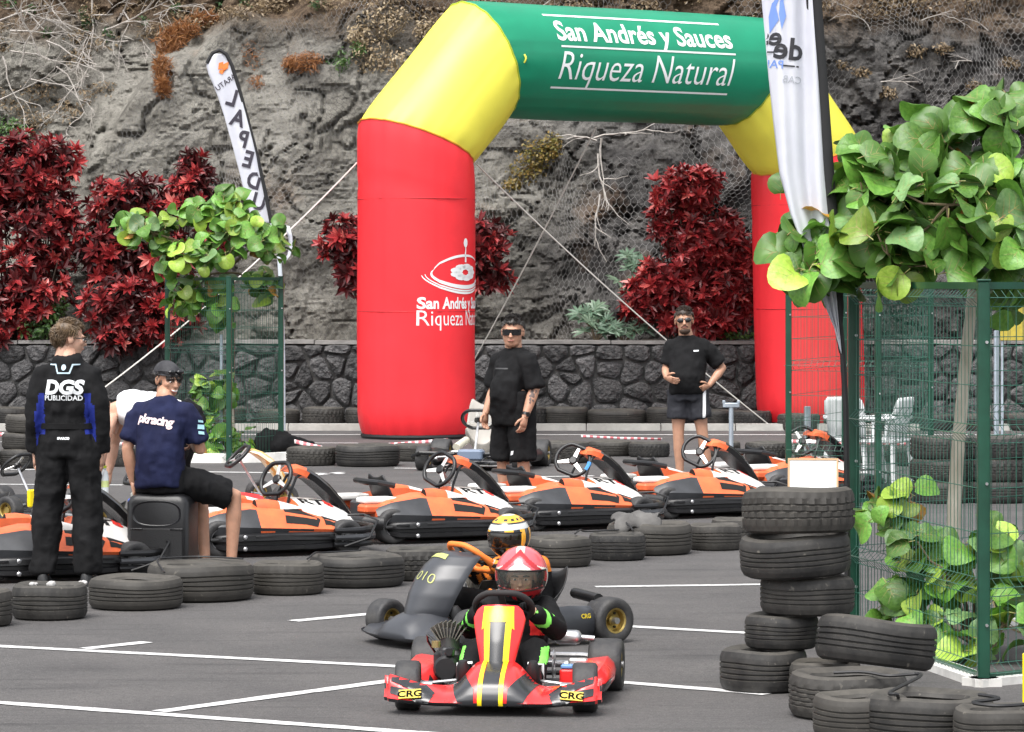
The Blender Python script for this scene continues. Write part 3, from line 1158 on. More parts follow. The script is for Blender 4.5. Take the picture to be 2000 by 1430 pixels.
TYRE_M = [tyre_mesh(.60, .20, s) for s in range(4)]

def tyre(loc, D, H, label, group, tilt=(0, 0), style=None):
    st = random.randrange(4) if style is None else style
    o = obj('tyre', TYRE_M[st])
    o.scale = (D / .60, D / .60, H / .20)
    o.location = loc
    o.rotation_euler = (R(tilt[0]), R(tilt[1]), random.uniform(0, 6.28))
    if tilt != (0, 0):
        q = Matrix.Rotation(R(tilt[0]), 4, 'X') @ Matrix.Rotation(R(tilt[1]), 4, 'Y') @ Matrix.Rotation(random.uniform(0, 6.28), 4, 'Z')
        o.rotation_euler = q.to_euler()
    return tag(o, label, 'tyre', group)

def ground_tyre(cx, yb, wpx, hpx, label, group, z=0, style=None, tilt=(0, 0)):
    """tyre whose front foot is seen at row yb; width and height in photo pixels"""
    d0 = FPX * CAM_H / (yb - HOR)
    D = wpx * d0 / FPX
    d = d0 + D / 2
    D = wpx * d / FPX
    H = min(.27, max(.15, hpx))
    return tyre(((cx - 1000) / FPX * d, d, z), D, H, label, group, tilt, style)

TY_POS = {}
front = [(-45, 1228, 140, .21), (97, 1214, 150, .205), (265, 1195, 185, .19), (392, 1179, 206, .235), (562, 1165, 142, .20), (697, 1151, 186, .205),
         (822, 1137, 140, .21), (950, 1124, 150, .20), (1090, 1110, 132, .205), (1205, 1097, 112, .19), (1268, 1087, 166, .23), (1397, 1077, 104, .19)]
fl = ['cut off by the left edge of the photo', 'with pale rags inside it, beside the left photo edge', 'below the feet of the racing suit man', 'largest, strapped, before the loudspeaker',
      'with sharp shoulder tread, next after the strapped one', 'with a brown dusty rim, left of the black kart', 'half behind the tall fairing of the black kart', 'behind the orange helmet driver',
      'just right of the orange helmet', 'small and two places right of the orange helmet', 'carrying a grey cloth', 'right of the one with the grey cloth']
for i, (t, lb) in enumerate(zip(front, fl)):
    TY_POS[i] = ground_tyre(*t, 'black tyre in the front barrier, ' + lb, 'tyres of the front barrier row', style=[0, 0, 1, 1, 0, 1, 3, 1, 1, 0, 1, 0][i])
tyre(G(1447, 1068) + Vector((0, .25, 0)), .42, .20, 'black tyre half hidden behind the tall tyre tower', 'tyres of the front barrier row')

# tower on the right and the heap round its foot
gt = 'tyres heaped by the green fence'
tw = G(1497, 1357); ty0 = tw.y + .22
tyre((tw.x, ty0, 0), .43, .205, 'black tyre at the bottom of the leaning tyre tower', gt, style=1)
tyre((P(1527, 0, ty0).x, ty0 + .02, .205), .36, .165, 'small black tyre second from the bottom of the tyre tower', gt, style=1)
tyre((P(1578, 0, ty0).x, ty0 + .03, .372), .46, .185, 'scuffed black tyre in the middle of the tyre tower', gt, style=0)
tyre((P(1556, 0, ty0).x, ty0 + .02, .565), .54, .20, 'wide black tyre second from the top of the tyre tower', gt, tilt=(2, -3.5), style=1)
tyre((P(1560, 0, ty0).x, ty0 + .0, .772), .55, .215, 'black tyre with deep lateral tread topping the tyre tower', gt, tilt=(-2, -1), style=3)
ground_tyre(1612, 1368, 140, .17, 'black tyre on the ground squeezed behind the strapped one', gt, style=1)
h2 = G(1667, 1412)
tyre((h2.x, h2.y + .26, 0), .545, .205, 'black tyre with slanted tread and a strap across it', gt, style=2)
h3 = P(1702, 1315, 17.25)
tyre((h3.x + .0, 17.15, .165), .57, .22, 'grey worn tyre tilted on top of the heap by the fence', gt, tilt=(-5, 7), style=1)
h4 = G(1700, 1452)
tyre((h4.x - .02, h4.y + .22, 0), .42, .19, 'black tyre low in the right foreground, behind the widest one', gt, style=1)
h5 = G(1828, 1462)
tyre((h5.x, h5.y + .28, 0), .565, .205, 'wide black tyre with a metal gleam inside, right foreground', gt, style=1)
h6 = G(1968, 1478)
tyre((h6.x, h6.y + .22, 0), .40, .185, 'dusty tyre in the bottom right corner of the photo', gt, style=1)

# middle row across the circuit
gm = 'tyres of the middle barrier row'
mid = [(45, 915, 92, .20), (-40, 915, 80, .20), (138, 915, 90, .20), (230, 912, 84, .20), (608, 911, 98, .20), (718, 913, 126, .235), (805, 902, 78, .19),
       (1095, 906, 116, .23), (1192, 892, 88, .17), (1268, 894, 80, .165), (1405, 893, 82, .17), (1500, 896, 90, .18), (1600, 900, 96, .20), (1700, 905, 100, .20), (1800, 912, 104, .2), (1905, 916, 104, .2), (2010, 918, 104, .2)]
ml = ['at the foot of the left stack of three', 'at the left photo edge beside the stack of three', 'behind the legs of the racing suit man', 'behind the seated man', 'beside the left green fence',
      'large and standing alone left of the far kart', 'just left of the wheel of the far kart', 'right of the far kart, where the tape starts', 'under the red and white tape', 'right end under the red and white tape',
      'behind the shins of the man with hand on hip', 'beside the grey stand', 'behind the green fence below the white chair', 'behind the fence right of the white chairs', 'through the near fence left of the trunk', 'through the near fence behind the trunk', 'through the near fence at the right edge']
for t, lb in zip(mid, ml):
    ground_tyre(*t, 'black tyre in the middle row, ' + lb if 'row' not in lb else lb, gm)
b0 = G(45, 915); b0.y += .27
tyre((b0.x - .02, b0.y, .20), .50, .175, 'middle tyre of the left stack of three', gm)
tyre((b0.x + .03, b0.y, .378), .52, .19, 'top tyre of the left stack of three', gm)
for k, (cx_, lb) in enumerate([(1845, 'left'), (1955, 'right')]):
    b1 = G(cx_, 985); b1.y += .3
    for q in range(3):
        tyre((b1.x, b1.y, .20 * q), .56, .198, '%s tyre of the %s stack of three behind the near fence' % (['bottom', 'middle', 'top'][q], lb), 'tyres stacked behind the near fence')

# back row against the wall
gb = 'tyres along the stone wall'
back = [(-30, 832), (22, 832), (97, 832), (180, 832), (262, 832), (350, 832), (440, 832), (545, 832), (632, 832), (716, 832), (800, 832), (880, 832), (955, 832), (1030, 832), (1105, 832), (1205, 833), (1303, 833), (1395, 833), (1465, 835)]
for k, (cx_, yb) in enumerate(back):
    wp = {1105: 90, 1205: 116, 1303: 82, 632: 84}.get(cx_, 84)
    ground_tyre(cx_, yb, wp, random.choice([.22, .235, .25]), '%s tyre from the left in the row along the stone wall' % ORD[k], gb)
for k, cx_ in enumerate([1560, 1650, 1738, 1826, 1914, 2002]):
    ground_tyre(cx_, 842, 84, .22, 'black tyre near the far arch leg, %s from the right edge' % ORD[5 - k] if k < 5 else 'tyre by the stone wall at the right photo edge', gb)

# straps tying the front tyres
STRAP = mat('black_strap', (.012, .012, .013), .55)
def strap(pts, label, rad=.006):
    c = sum((Vector(p) for p in pts), Vector()) / len(pts)
    m_ = MB(); m_.tube([p - c for p in spline(pts)], rad, n=6)
    o = m_.build('strap', STRAP); o.location = c
    return tag(o, label, 'strap', 'black straps tying the tyres')
def top_of(i, dx, dy):
    o = TY_POS[i]; return Vector((o.location.x + dx, o.location.y + dy, front[i][3] + .012))
sl = ['on the big tyre before the loudspeaker', 'tying the dusty tyre left of the black kart', 'tying the tyre right of the orange helmet', 'tying the cloth covered tyre']
for lb, i, j in ((sl[1], 4, 5), (sl[2], 8, 9), (sl[3], 9, 10)):
    a = top_of(i, .12, .1); b = top_of(j, -.22, -.02); c = top_of(j, .02, .16); e = top_of(j, .1, -.30) + Vector((0, 0, -.08))
    strap([a, a.lerp(b, .5) + Vector((0, 0, .02)), b, c], 'thin black strap ' + lb)
strap([top_of(2, .16, .17), top_of(3, -.27, -.02), top_of(3, -.20, .17), top_of(3, .0, .26), top_of(3, .26, .08)], 'long black strap running over the big tyre before the loudspeaker')
z5 = .205
strap([(h2.x - .08, h2.y + .1, z5 + .012), (h2.x + .05, h2.y + .05, z5 + .02), (h2.x + .16, h2.y - .01, z5 + .01), (h2.x + .30, h2.y - .06, z5 + .02), (h5.x - .18, h5.y + .15, z5 + .02), (h5.x - .16, h5.y + .05, z5 + .02), (h5.x - .14, h5.y + .2, z5 - .03)], 'black strap knotted between the slanted tread tyre and the widest one', .008)
strap([(h5.x + .2, h5.y + .12, z5 + .012), (h5.x + .27, h5.y + .0, z5 + .01), (h6.x - .12, h6.y + .2, z5 + .0), (h6.x - .02, h6.y + .12, .2), (h6.x + .16, h6.y + .2, .2)], 'black strap knotted over the tyre in the bottom right corner', .008)

# ================================================================== KARTS
BLKP = mat('black_plastic', (.008, .008, .009), .40, var=.35, vscale=5, bump=.06, bscale=50)
BLKG = mat('gloss_black', (.010, .010, .011), .2, var=.2, vscale=5, coat=.4)
ORG = mat('orange_plastic', (.78, .15, .045), .40, color2=(.56, .10, .035), vscale=7, coat=.12, objvar=.10, detail=9)
WHTP = mat('white_plastic', (.74, .73, .71), .42, color2=(.6, .58, .55), vscale=5)
STEEL = mat('steel', (.55, .55, .56), .32, metal=.9, var=.2, vscale=9)
ALU = mat('aluminium', (.72, .71, .69), .38, metal=.85, var=.15, vscale=9)
SLICK = mat('slick_rubber', (.022, .022, .024), .62, color2=(.05, .048, .046), vscale=14, bump=.15, bscale=60)
GREYD = mat('dark_grey_plastic', (.036, .038, .042), .4, var=.25, vscale=6)

def rot_to(v, axis='Z'):
    return Vector(v).to_track_quat(axis, 'Y').to_matrix()

def wheel(parent, c, r, w, steer=0.0, rimmat=None):
    t = MB()
    hw = w / 2
    ri = r * .52
    t.lathe([(ri, -hw * .80), (ri + .012, -hw * .95), (r * .86, -hw), (r * .97, -hw * .86), (r, -hw * .6), (r, hw * .6), (r * .97, hw * .86), (r * .86, hw), (ri + .012, hw * .95), (ri, hw * .80)], n=32, axis='Y', caps=False)
    me = t.mesh('tyre', SLICK, smooth=50)
    wo = obj('wheel', me, parent, c)
    wo.rotation_euler = (0, 0, steer)
    m = MB()
    m.lathe([(ri * .99, -hw * .85), (ri * 1.06, -hw * .88), (ri * .92, -hw * .80), (ri * .85, -hw * .35), (ri * .45, -hw * .30), (ri * .4, -hw * .55), (.001, -hw * .55)], n=24, axis='Y', caps=False)
    m.lathe([(ri * .99, hw * .85), (ri * 1.06, hw * .88), (ri * .92, hw * .80), (ri * .85, hw * .35), (ri * .45, hw * .30), (ri * .4, hw * .55), (.001, hw * .55)], n=24, axis='Y', caps=False)
    m.build('rim', rimmat or STEEL, wo)
    b = MB()
    for k in range(3):
        a = k * 2.094
        for s in (-1, 1):
            b.lathe([(.008, s * hw * .3), (.008, s * hw * .42), (.001, s * hw * .42)], n=6, axis='Y', c=(ri * .65 * math.cos(a), 0, ri * .65 * math.sin(a)))
    tag(b.build('wheel_nut', BLKP, wo), kind='stuff')
    return wo

def steering(parent, c, normal, r, rimmat, spoke=ALU, flat=True, yaw=0):
    """steering wheel: flattened rim, three spokes, hub"""
    q = Vector(normal).normalized().to_track_quat('Z', 'Y').to_matrix()
    root = MB()
    pts = []
    for k in range(36):
        a = 2 * math.pi * k / 36
        rr = r
        x, y = rr * math.cos(a), rr * math.sin(a)
        if flat:
            y = max(y, -r * .86); y = min(y, r * .9)
        pts.append(Vector((x, y, 0)))
    root.tube(pts, r * .115, n=10, loop=True)
    w = root.build('steering_wheel', rimmat, parent)
    w.location = c
    w.rotation_euler = q.to_euler()
    for a in (90, 210, 330):
        s = MB(); a = R(a)
        d = Vector((math.cos(a), math.sin(a), 0)); n = Vector((-d.y, d.x, 0))
        s.loft([[d * (.02) + n * .018 + Vector((0, 0, z - .012)) for z in (0,)] + [d * .02 - n * .018 + Vector((0, 0, -.012)), d * .02 - n * .018 + Vector((0, 0, -.006)), d * .02 + n * .018 + Vector((0, 0, -.006))],
                [d * r * .95 + n * .010 + Vector((0, 0, -.004)), d * r * .95 - n * .010 + Vector((0, 0, -.004)), d * r * .95 - n * .010 + Vector((0, 0, .002)), d * r * .95 + n * .010 + Vector((0, 0, .002))]])
        s.build('spoke', spoke, w)
    h = MB(); h.lathe([(.036, -.02), (.036, .0), (.026, .008), (.001, .008)], n=16, caps=True)
    h.build('hub', BLKP, w)
    return w

def paint(o, fn, mats):
    """material per face chosen from the face centre (paint on the part itself)"""
    me = o.data
    me.materials.clear()
    for m in mats:
        me.materials.append(m)
    me.polygons.foreach_set('material_index', [fn(p.center, p.normal) for p in me.polygons])

# ------------------------------------------------------------------ rental kart
def rental_kart():
    root = thing('rental_kart', 'x', 'kart')
    # chassis
    mb = MB()
    for s in (-1, 1):
        mb.tube([(-.70, s * .30, .10), (-.2, s * .33, .09), (.3, s * .26, .09), (.62, s * .16, .09)], .016, n=8)
        mb.tube([(-.66, s * .30, .12), (-.60, s * .50, .13), (.40, s * .50, .13), (.46, s * .26, .10)], .014, n=8)
    mb.tube([(-.70, -.3, .1), (-.70, .3, .1)], .016); mb.tube([(.62, -.16, .09), (.62, .16, .09)], .016)
    mb.box((.12, 0, .07), (.95, .5, .008))
    tag(mb.build('chassis', mat('chassis_black', (.02, .02, .02), .45)), kind='stuff')
    ch = root_children_fix(root)
    # axle
    mb = MB(); mb.tube([(-.52, -.5, .13), (-.52, .5, .13)], .02, n=10); mb.build('rear_axle', STEEL, root)
    for s in (-1, 1):
        wheel(root, (-.52, s * .42, .135), .135, .17)
        wheel(root, (.47, s * .46, .125), .125, .12, steer=.12)
        # side bumper: rounded slab with ribs
        sec = []
        for x, yo, zb, zt in ((-.60, .36, .07, .155), (-.58, .47, .06, .165), (-.50, .555, .045, .172), (-.30, .575, .04, .176), (-.06, .58, .04, .176), (.18, .575, .04, .172), (.32, .56, .045, .168), (.40, .49, .05, .162), (.43, .40, .06, .155)):
            yi = max(.30, yo - .12)
            sec.append([Vector((x, s * y, z)) for y, z in ((yi, zb + .02), (yo - .03, zb), (yo - .002, zb + .012), (yo, zb + .040), (yo - .022, zb + .048), (yo - .022, zt - .062), (yo + .004, zt - .054), (yo, zt - .016), (yo - .025, zt), (yi, zt - .01))])
        mb = MB(); mb.loft(sec); bo = mb.build('side_bumper', BLKP, root, smooth=42)
        for bx in (-.36,):
            for bz in (.064, .148):
                bb = MB(); bb.lathe([(.016, 0), (.016, s * .008), (.009, s * .014), (.001, s * .014)], n=10, axis='Y', c=(bx, s * .572, bz)); bb.build('bolt', STEEL, bo)
        for z0, x0, x1 in ((.148, -.28, .30), (.148, -.54, -.43)):
            bb = MB(); bb.rbox(((x0 + x1) / 2, s * .574, z0), (x1 - x0, .012, .018), .005); bb.build('rib', BLKP, bo)
        bb = MB(); bb.box((.06, s * .572, .066), (.09, .018, .02)); bb.build('slot_shade', mat('opening_shade_black', (.003, .003, .003), .8), bo)  # solid black block; the shade of a recess is put into its colour
        # orange side pod
        P_ = [(-.64, [(.43, .165), (.45, .215), (.40, .27), (.32, .28), (.30, .165)]),
              (-.52, [(.50, .165), (.515, .225), (.44, .315), (.29, .335), (.26, .165)]),
              (-.28, [(.53, .165), (.545, .215), (.44, .345), (.27, .378), (.24, .165)]),
              (-.06, [(.535, .165), (.55, .205), (.45, .325), (.27, .378), (.24, .165)]),
              (.14, [(.53, .16), (.545, .195), (.46, .288), (.30, .335), (.24, .16)]),
              (.34, [(.50, .155), (.515, .185), (.44, .248), (.33, .272), (.27, .155)]),
              (.50, [(.45, .15), (.46, .17), (.40, .208), (.34, .222), (.28, .15)]),
              (.58, [(.38, .15), (.385, .16), (.36, .18), (.31, .195), (.29, .15)])]
        mb = MB()
        # refine along x
        fine = []
        for (xa, A_), (xb, B_) in zip(P_[:-1], P_[1:]):
            for k in range(4):
                t = k / 4
                fine.append([Vector((xa + (xb - xa) * t, s * (p[0] + (q[0] - p[0]) * t), p[1] + (q[1] - p[1]) * t)) for p, q in zip(A_, B_)])
        fine.append([Vector((P_[-1][0], s * p[0], p[1])) for p in P_[-1][1]])
        # split the section so paint edges are clean
        ref = []
        for sec_ in fine:
            o_ = []
            n_ = len(sec_)
            for k in range(n_):
                o_.append(sec_[k]); o_.append(sec_[k].lerp(sec_[(k + 1) % n_], .5))
            ref.append(o_)
        mb.loft(ref)
        pod = mb.build('side_pod', ORG, root, smooth=45)
        def pf(c, n):
            if c.x < -.22 and abs(c.y) > .47 - .1 * (c.x + .64):
                return 1
            if c.x < -.50 and abs(c.y) > .40:
                return 1
            if abs(c.y) > .537 and c.x < .2:
                return 1
            return 0
        paint(pod, pf, [ORG, GREYD])
        HOLE_SHADE = mat('opening_shade_black', (.003, .003, .003), .8)  # openings are not cut; their dark inside is painted in flat black
        bv = bvh_of([pod])
        for poly in ([(-.02, .52), (.01, .36), (.15, .345), (.27, .46), (.23, .52)], [(.30, .49), (.31, .35), (.40, .35), (.50, .43), (.46, .465)]):
            pl = [(x, s * y) for x, y in poly]
            if s > 0:
                pl = pl[::-1]
            decal('vent_shade', [poly2d(pl)], HOLE_SHADE, bv, (0, 0, .8), (1, 0, 0), (0, 1, 0), pod, off=.003, cell=.04)
        # wheel-arch dark scallop on the side
        # air scoop hump
        sc_ = MB()
        rings = []
        for x, w_, h_ in ((-.20, .055, .075), (-.12, .065, .078), (-.02, .06, .062), (.10, .04, .03), (.17, .02, .008)):
            rings.append([Vector((x, s * .335 + w_ * math.cos(a), .352 + h_ * max(0, math.sin(a)) - .02)) for a in [k * 2 * math.pi / 12 for k in range(12)]])
        sc_.loft(rings); so = sc_.build('scoop', ORG, pod, smooth=50)
        paint(so, lambda c, n: 1 if c.x < -.19 else (2 if c.x > -.06 else 0), [ORG, HOLE_SHADE, WHTP])
    # nose panel (white, with lettering) and front bumper
    rings = []
    for y in [(-.40 + .1 * k) for k in range(9)]:
        e = abs(y) / .40
        rings.append([Vector((x, y, z)) for x, z in ((.14, .34 - .05 * e), (.18, .40 - .12 * e ** 2), (.42, .385 - .165 * e ** 2), (.60, .30 - .13 * e ** 2), (.72 - .08 * e, .17 - .04 * e), (.735 - .10 * e, .10), (.66 - .1 * e, .09), (.20, .20))])
    mb = MB(); mb.loft(rings); nose = mb.build('nose_panel', WHTP, root, smooth=50)
    paint(nose, lambda c, n: 0 if (.30 < c.x < .64 and n.z > .2) else 1, [WHTP, ORG])
    bv = bvh_of([nose])
    xd_ = Vector((.97, .05, -.24)).normalized(); nd_ = Vector((.12, -.62, .75)).normalized(); yd_ = nd_.cross(xd_)
    for tx, cx_, m_ in (('RT', .35, BLKP), ('8', .49, mat('red_print', (.75, .04, .03), .5))):
        vs, fs = text_mesh(tx, .145, bold=.005, xs=1.15)
        decal('lettering', [(vs, fs)], m_, bv, Vector((cx_, -.20, .33)) + nd_ * .4, xd_, yd_, nose, off=.004, cell=.04)
    for s in (-1, 1):       # finned front corner bumpers
        for k, (z, yo) in enumerate(((.075, .50), (.125, .53), (.175, .51))):
            mb = MB(); mb.tube([(.34, s * (yo + .05), z), (.55, s * (yo + .04), z), (.68, s * (yo - .06), z + .004), (.76, s * (yo - .26), z + .004), (.78, s * .0, z + .004)], [.018, .024, .026, .026, .024], n=8)
            mb.build('front_bumper_bar', GREYD if k == 1 else BLKP, root)
        mb = MB(); mb.tube([(.42, s * .56, .06), (.60, s * .60, .12), (.70, s * .52, .24), (.66, s * .36, .275), (.55, s * .30, .27)], .009, n=6)
        mb.build('bumper_hoop', BLKP, root)
    # nassau panel: broad curved strap rising to the wheel
    rings = []
    for x, z, w_, th in ((.66, .27, .10, .05), (.58, .37, .115, .055), (.48, .475, .125, .06), (.38, .555, .125, .06), (.30, .60, .12, .06), (.24, .62, .105, .055), (.19, .615, .085, .045)):
        rings.append([Vector((x - th * .5, -w_, z - th * .7)), Vector((x - th * .1, -w_ * 1.05, z - th * .1)), Vector((x + .01, -w_ * .8, z + .012)), Vector((x + .014, 0, z + .022)), Vector((x + .01, w_ * .8, z + .012)), Vector((x - th * .1, w_ * 1.05, z - th * .1)), Vector((x - th * .5, w_, z - th * .7)), Vector((x - th * .55, 0, z - th * .55))])
    fr = []
    for a, b in zip(rings[:-1], rings[1:]):
        for k in range(3):
            fr.append([p.lerp(q, k / 3) for p, q in zip(a, b)])
    fr.append(rings[-1])
    mb = MB(); mb.loft(fr); na = mb.build('front_panel', BLKG, root, smooth=50)
    root['_nassau'] = 1
    paint(na, lambda c, n: 1 if c.x < .315 else (1 if (n.x > .5 and abs(c.y) < .05) else 0), [BLKG, ORG])
    mb = MB()
    for s in (-1, 1):
        mb = MB(); mb.tube([(.10, s * .11, .12), (.16, s * .12, .42), (.22, s * .10, .545), (.28, s * .09, .58)], .011, n=6); mb.build('panel_support', BLKP, root)
    mb = MB(); mb.tube([(.42, 0, .14), (.12, 0, .52)], .013, n=8); mb.build('steering_column', STEEL, root)
    # seat and rear
    seat = MB()
    rings = []
    for x, z, w_ in ((-.02, .16, .15), (-.12, .11, .18), (-.28, .11, .19), (-.36, .18, .20), (-.41, .32, .20), (-.45, .45, .165), (-.46, .485, .12)):
        rings.append([Vector((x, w_ * t, z + .10 * abs(t) ** 2.5 * (1 if z < .3 else .3) + 0)) for t in [-1 + k / 5 for k in range(11)]])
    m_ = MB(); m_.loft(rings, closed=False, caps=False)
    so = m_.build('seat', BLKP, root); md = so.modifiers.new('solid', 'SOLIDIFY'); md.thickness = .02; subsurf(so)
    mb = MB(); mb.tube([(-.40, -.24, .43), (-.52, -.22, .455), (-.57, 0, .46), (-.52, .22, .455), (-.40, .24, .43)], .022, n=8); mb.build('seat_rail', BLKP, root)
    for s in (-1, 1):
        mb = MB(); mb.rbox((-.56, s * .26, .325), (.30, .17, .06), .028); po = mb.build('tank_cover', WHTP, root); subsurf(po)
        mb = MB(); mb.rbox((-.58, s * .33, .265), (.30, .16, .07), .03); po = mb.build('rear_pod', ORG, root)
        mb = MB(); mb.lathe([(.035, s * .0), (.04, s * .01), (.03, s * .012), (.001, s * .004)], n=14, axis='Y', c=(-.50, s * .405, .285)); mb.build('fuel_cap', BLKP, root)
    mb = MB()
    mb.tube([(-.62, -.50, .16), (-.74, -.46, .17), (-.76, 0, .17), (-.74, .46, .17), (-.62, .50, .16)], .05, n=10); mb.build('rear_bumper', BLKP, root)
    mb = MB(); mb.rbox((-.52, .02, .22), (.2, .22, .18), .03); mb.build('engine', GREYD, root)
    return root

def root_children_fix(root):
    # parts built before the root was given are attached here
    for o in list(COL.objects):
        if o.parent is None and o.name.startswith('chassis') and o.type == 'MESH':
            o.parent = root
    return None

RK = rental_kart()
steer_specs = []
def place_rental(k, px, py, phi, label, wyaw, first=False):
    r = RK if first else copy_tree(RK)
    g = G(px, py)
    c, s = math.cos(R(phi)), math.sin(R(phi))
    lx, ly = .36, .56
    r.location = (g.x + c * lx - s * ly, g.y + s * lx + c * ly, 0)
    r.rotation_euler = (0, 0, R(phi))
    tag(r, label, 'kart', 'orange rental karts parked in a queue')
    n = Matrix.Rotation(R(wyaw), 3, 'Z') @ Vector((-.86, -.25, .42))
    w = steering(r, (.10, 0, .535), n, .142, BLKP, ALU)
    w.rotation_euler = (n.normalized().to_track_quat('Z', 'Y').to_matrix() @ Matrix.Rotation(R(random.uniform(-50, 50)), 3, 'Z')).to_euler()
    return r
if '_nassau' in RK:
    del RK['_nassau']
KPOS = [(36, 1140, 24, 'orange rental kart at the left photo edge behind the man in the racing suit', 8),
        (478, 1090, 25, 'orange rental kart right behind the seated man and his loudspeaker', 8),
        (815, 1063, 27, 'orange rental kart in the middle, directly behind the orange helmet driver', 10),
        (1090, 1038, 29, 'orange rental kart with blue tape on its wheel, beside the cloth covered tyre', 34),
        (1350, 1014, 31, 'orange rental kart nearest the tyre tower, in front of the man with hand on hip', 38),
        (1562, 985, 33, 'orange rental kart half hidden behind the white board and green fence post', 40)]
RKS = []
_src = RK
# copies first, so that every copy starts without a wheel of its own
bases = [RK] + [copy_tree(RK) for _ in KPOS[1:]]
for r, (px, py, phi, lb, wy) in zip(bases, KPOS):
    RK = r
    RKS.append(place_rental(0, px, py, phi, lb, wy, first=True))
mb = MB(); mb.tube([Vector((.142 * math.cos(a), .142 * math.sin(a), 0)) for a in [R(-15 + 6 * k) for k in range(6)]], .019, n=8)
_sw = [c for c in RKS[3].children if c.name.startswith('steering_wheel')][0]
mb.build('blue_tape', mat('blue_tape', (.05, .25, .6), .5), _sw)

# ------------------------------------------------------------------ racing karts (two running, others parked)
def race_kart(name, label, loc, rz, body, accent, seatm, steer=0.0, half=False, number=None, scale=1.0, nose=True, rimm=None, wheelm=None, panel=True):
    """forward +X; about 1.4 m long and 1.0 m wide"""
    root = thing(name, label, 'kart', loc, rz)
    root.scale = (scale,) * 3
    TUBE = mat('kart_tube', (.035, .035, .038), .35, metal=.4)
    fr = MB()
    for s in (-1, 1):
        fr.tube([(-.56, s * .27, .075), (-.1, s * .31, .065), (.30, s * .24, .065), (.48, s * .15, .065)], .014, n=8)
    for x, w_ in ((-.56, .27), (-.2, .3), (.22, .26), (.48, .15)):
        fr.tube([(x, -w_, .07), (x, w_, .07)], .013, n=8)
    tag(fr.build('chassis', TUBE, root), kind='stuff')
    mb = MB(); mb.box((.12, 0, .05), (.75, .46, .006)); mb.build('floor_tray', ALU, root)
    mb = MB(); mb.tube([(-.46, -.52, .125), (-.46, .52, .125)], .018, n=10); mb.build('rear_axle', STEEL, root)
    for s in (-1, 1):
        wheel(root, (-.46, s * .435, .125), .128, .165, rimmat=rimm)
        wheel(root, (.45, s * .415, .115), .115, .118, steer=steer, rimmat=rimm)
        mb = MB(); mb.tube([(.45, s * .30, .115), (.45, s * .37, .115)], .02, n=8); mb.build('stub_axle', STEEL, root)
        mb = MB(); mb.tube([(.28, s * .04, .14), (.38, s * .31, .12)], .008, n=6); mb.build('tie_rod', STEEL, root)
    # seat
    rings = []
    for x, z, w_ in ((-.02, .14, .13), (-.12, .075, .155), (-.26, .075, .165), (-.34, .15, .175), (-.38, .27, .17), (-.41, .37, .15)):
        rings.append([Vector((x, w_ * t, z + .12 * abs(t) ** 2.4 * (1 if z < .2 else .45))) for t in [-1 + k / 5 for k in range(11)]])
    m_ = MB(); m_.loft(rings, closed=False, caps=False)
    so = m_.build('seat', seatm, root); md = so.modifiers.new('solid', 'SOLIDIFY'); md.thickness = .012; subsurf(so)
    return root

def side_pod(root, s, m, x0=-.30, x1=.26, z0=.06, z1=.22, y0=.30, y1=.50, name='side_pod'):
    rings = []
    for f, ww, hh in ((0, .75, .80), (.06, .95, .95), (.3, 1.0, 1.0), (.65, 1.0, .93), (.9, .9, .72), (1.0, .6, .5)):
        x = x0 + (x1 - x0) * f
        yo = y0 + (y1 - y0) * ww; zt = z0 + (z1 - z0) * hh
        rings.append([Vector((x, s * y, z)) for y, z in ((y0, z0), (yo - .02, z0), (yo, z0 + .03), (yo + .005, (z0 + zt) / 2), (yo - .005, zt - .03), (yo - .035, zt), (y0 + .03, zt - .015), (y0, zt - .06))])
    mb = MB(); mb.loft(rings)
    return mb.build(name, m, root, smooth=48)

def nose_cone(root, mats, fn, w=.47, xb=.40, xf=.70, hump=.235, winged=True, res=56, lipz=.045):
    """front spoiler: hump in the middle, low arms, upswept ends"""
    rings = []
    for k in range(res + 1):
        y = -w + 2 * w * k / res
        e = abs(y) / w
        g = math.exp(-(y / .155) ** 4)
        if winged:
            front = xf - .03 * e ** 2 - .03 * max(0, e - .85) / .15
            h = hump * g + .112 * (1 - g) + .075 * max(0, (e - .45) / .55) ** 1.1
            back = xb if e < .45 else xb + min(1, (e - .45) / .2) * .165
        else:
            front = xf - .10 * e ** 2 - .05 * max(0, e - .85) / .15
            h = hump * g + .115 * (1 - g)
            back = xb + .03 * e if e < .5 else xb + .015 + .06 * (e - .5)
        lip = lipz + .03 * max(0, (e - .5))
        if e > .965:
            front -= .03
            h -= .012
        rings.append([Vector((x, y, z)) for x, z in ((back, h - .012), (back + .015, h), (back + (front - back) * .35, h * .93 + .005), (back + (front - back) * .7, h * .74 + .012), (front - .025, h * .54 + .018), (front, h * .30 + .025), (front + .004, lip + .018), (front - .012, lip), (front - .06, lip + .004), (back + .02, lip + .02))])
    mb = MB(); mb.loft(rings)
    o = mb.build('nose_cone', mats[0], root, smooth=55)
    paint(o, fn, mats)
    return o

def nassau(root, mats, fn, pts, res=20, wrap=.055):
    """front number panel: pts = (x, z, half width); curved across"""
    rings = []
    dense = []
    for a, b in zip(pts[:-1], pts[1:]):
        for k in range(6):
            t = k / 6
            dense.append(tuple(p + (q - p) * t for p, q in zip(a, b)))
    dense.append(pts[-1])
    for x, z, w_ in dense:
        fr = [Vector((x - wrap * abs(t) ** 2.2, w_ * t, z - .01 * abs(t) ** 2)) for t in [-1 + 2 * k / res for k in range(res + 1)]]
        bk = [v + Vector((-.018, 0, -.008)) for v in reversed(fr)]
        rings.append(fr + bk)
    mb = MB(); mb.loft(rings)
    o = mb.build('front_panel', mats[0], root, smooth=50)
    paint(o, fn, mats)
    return o

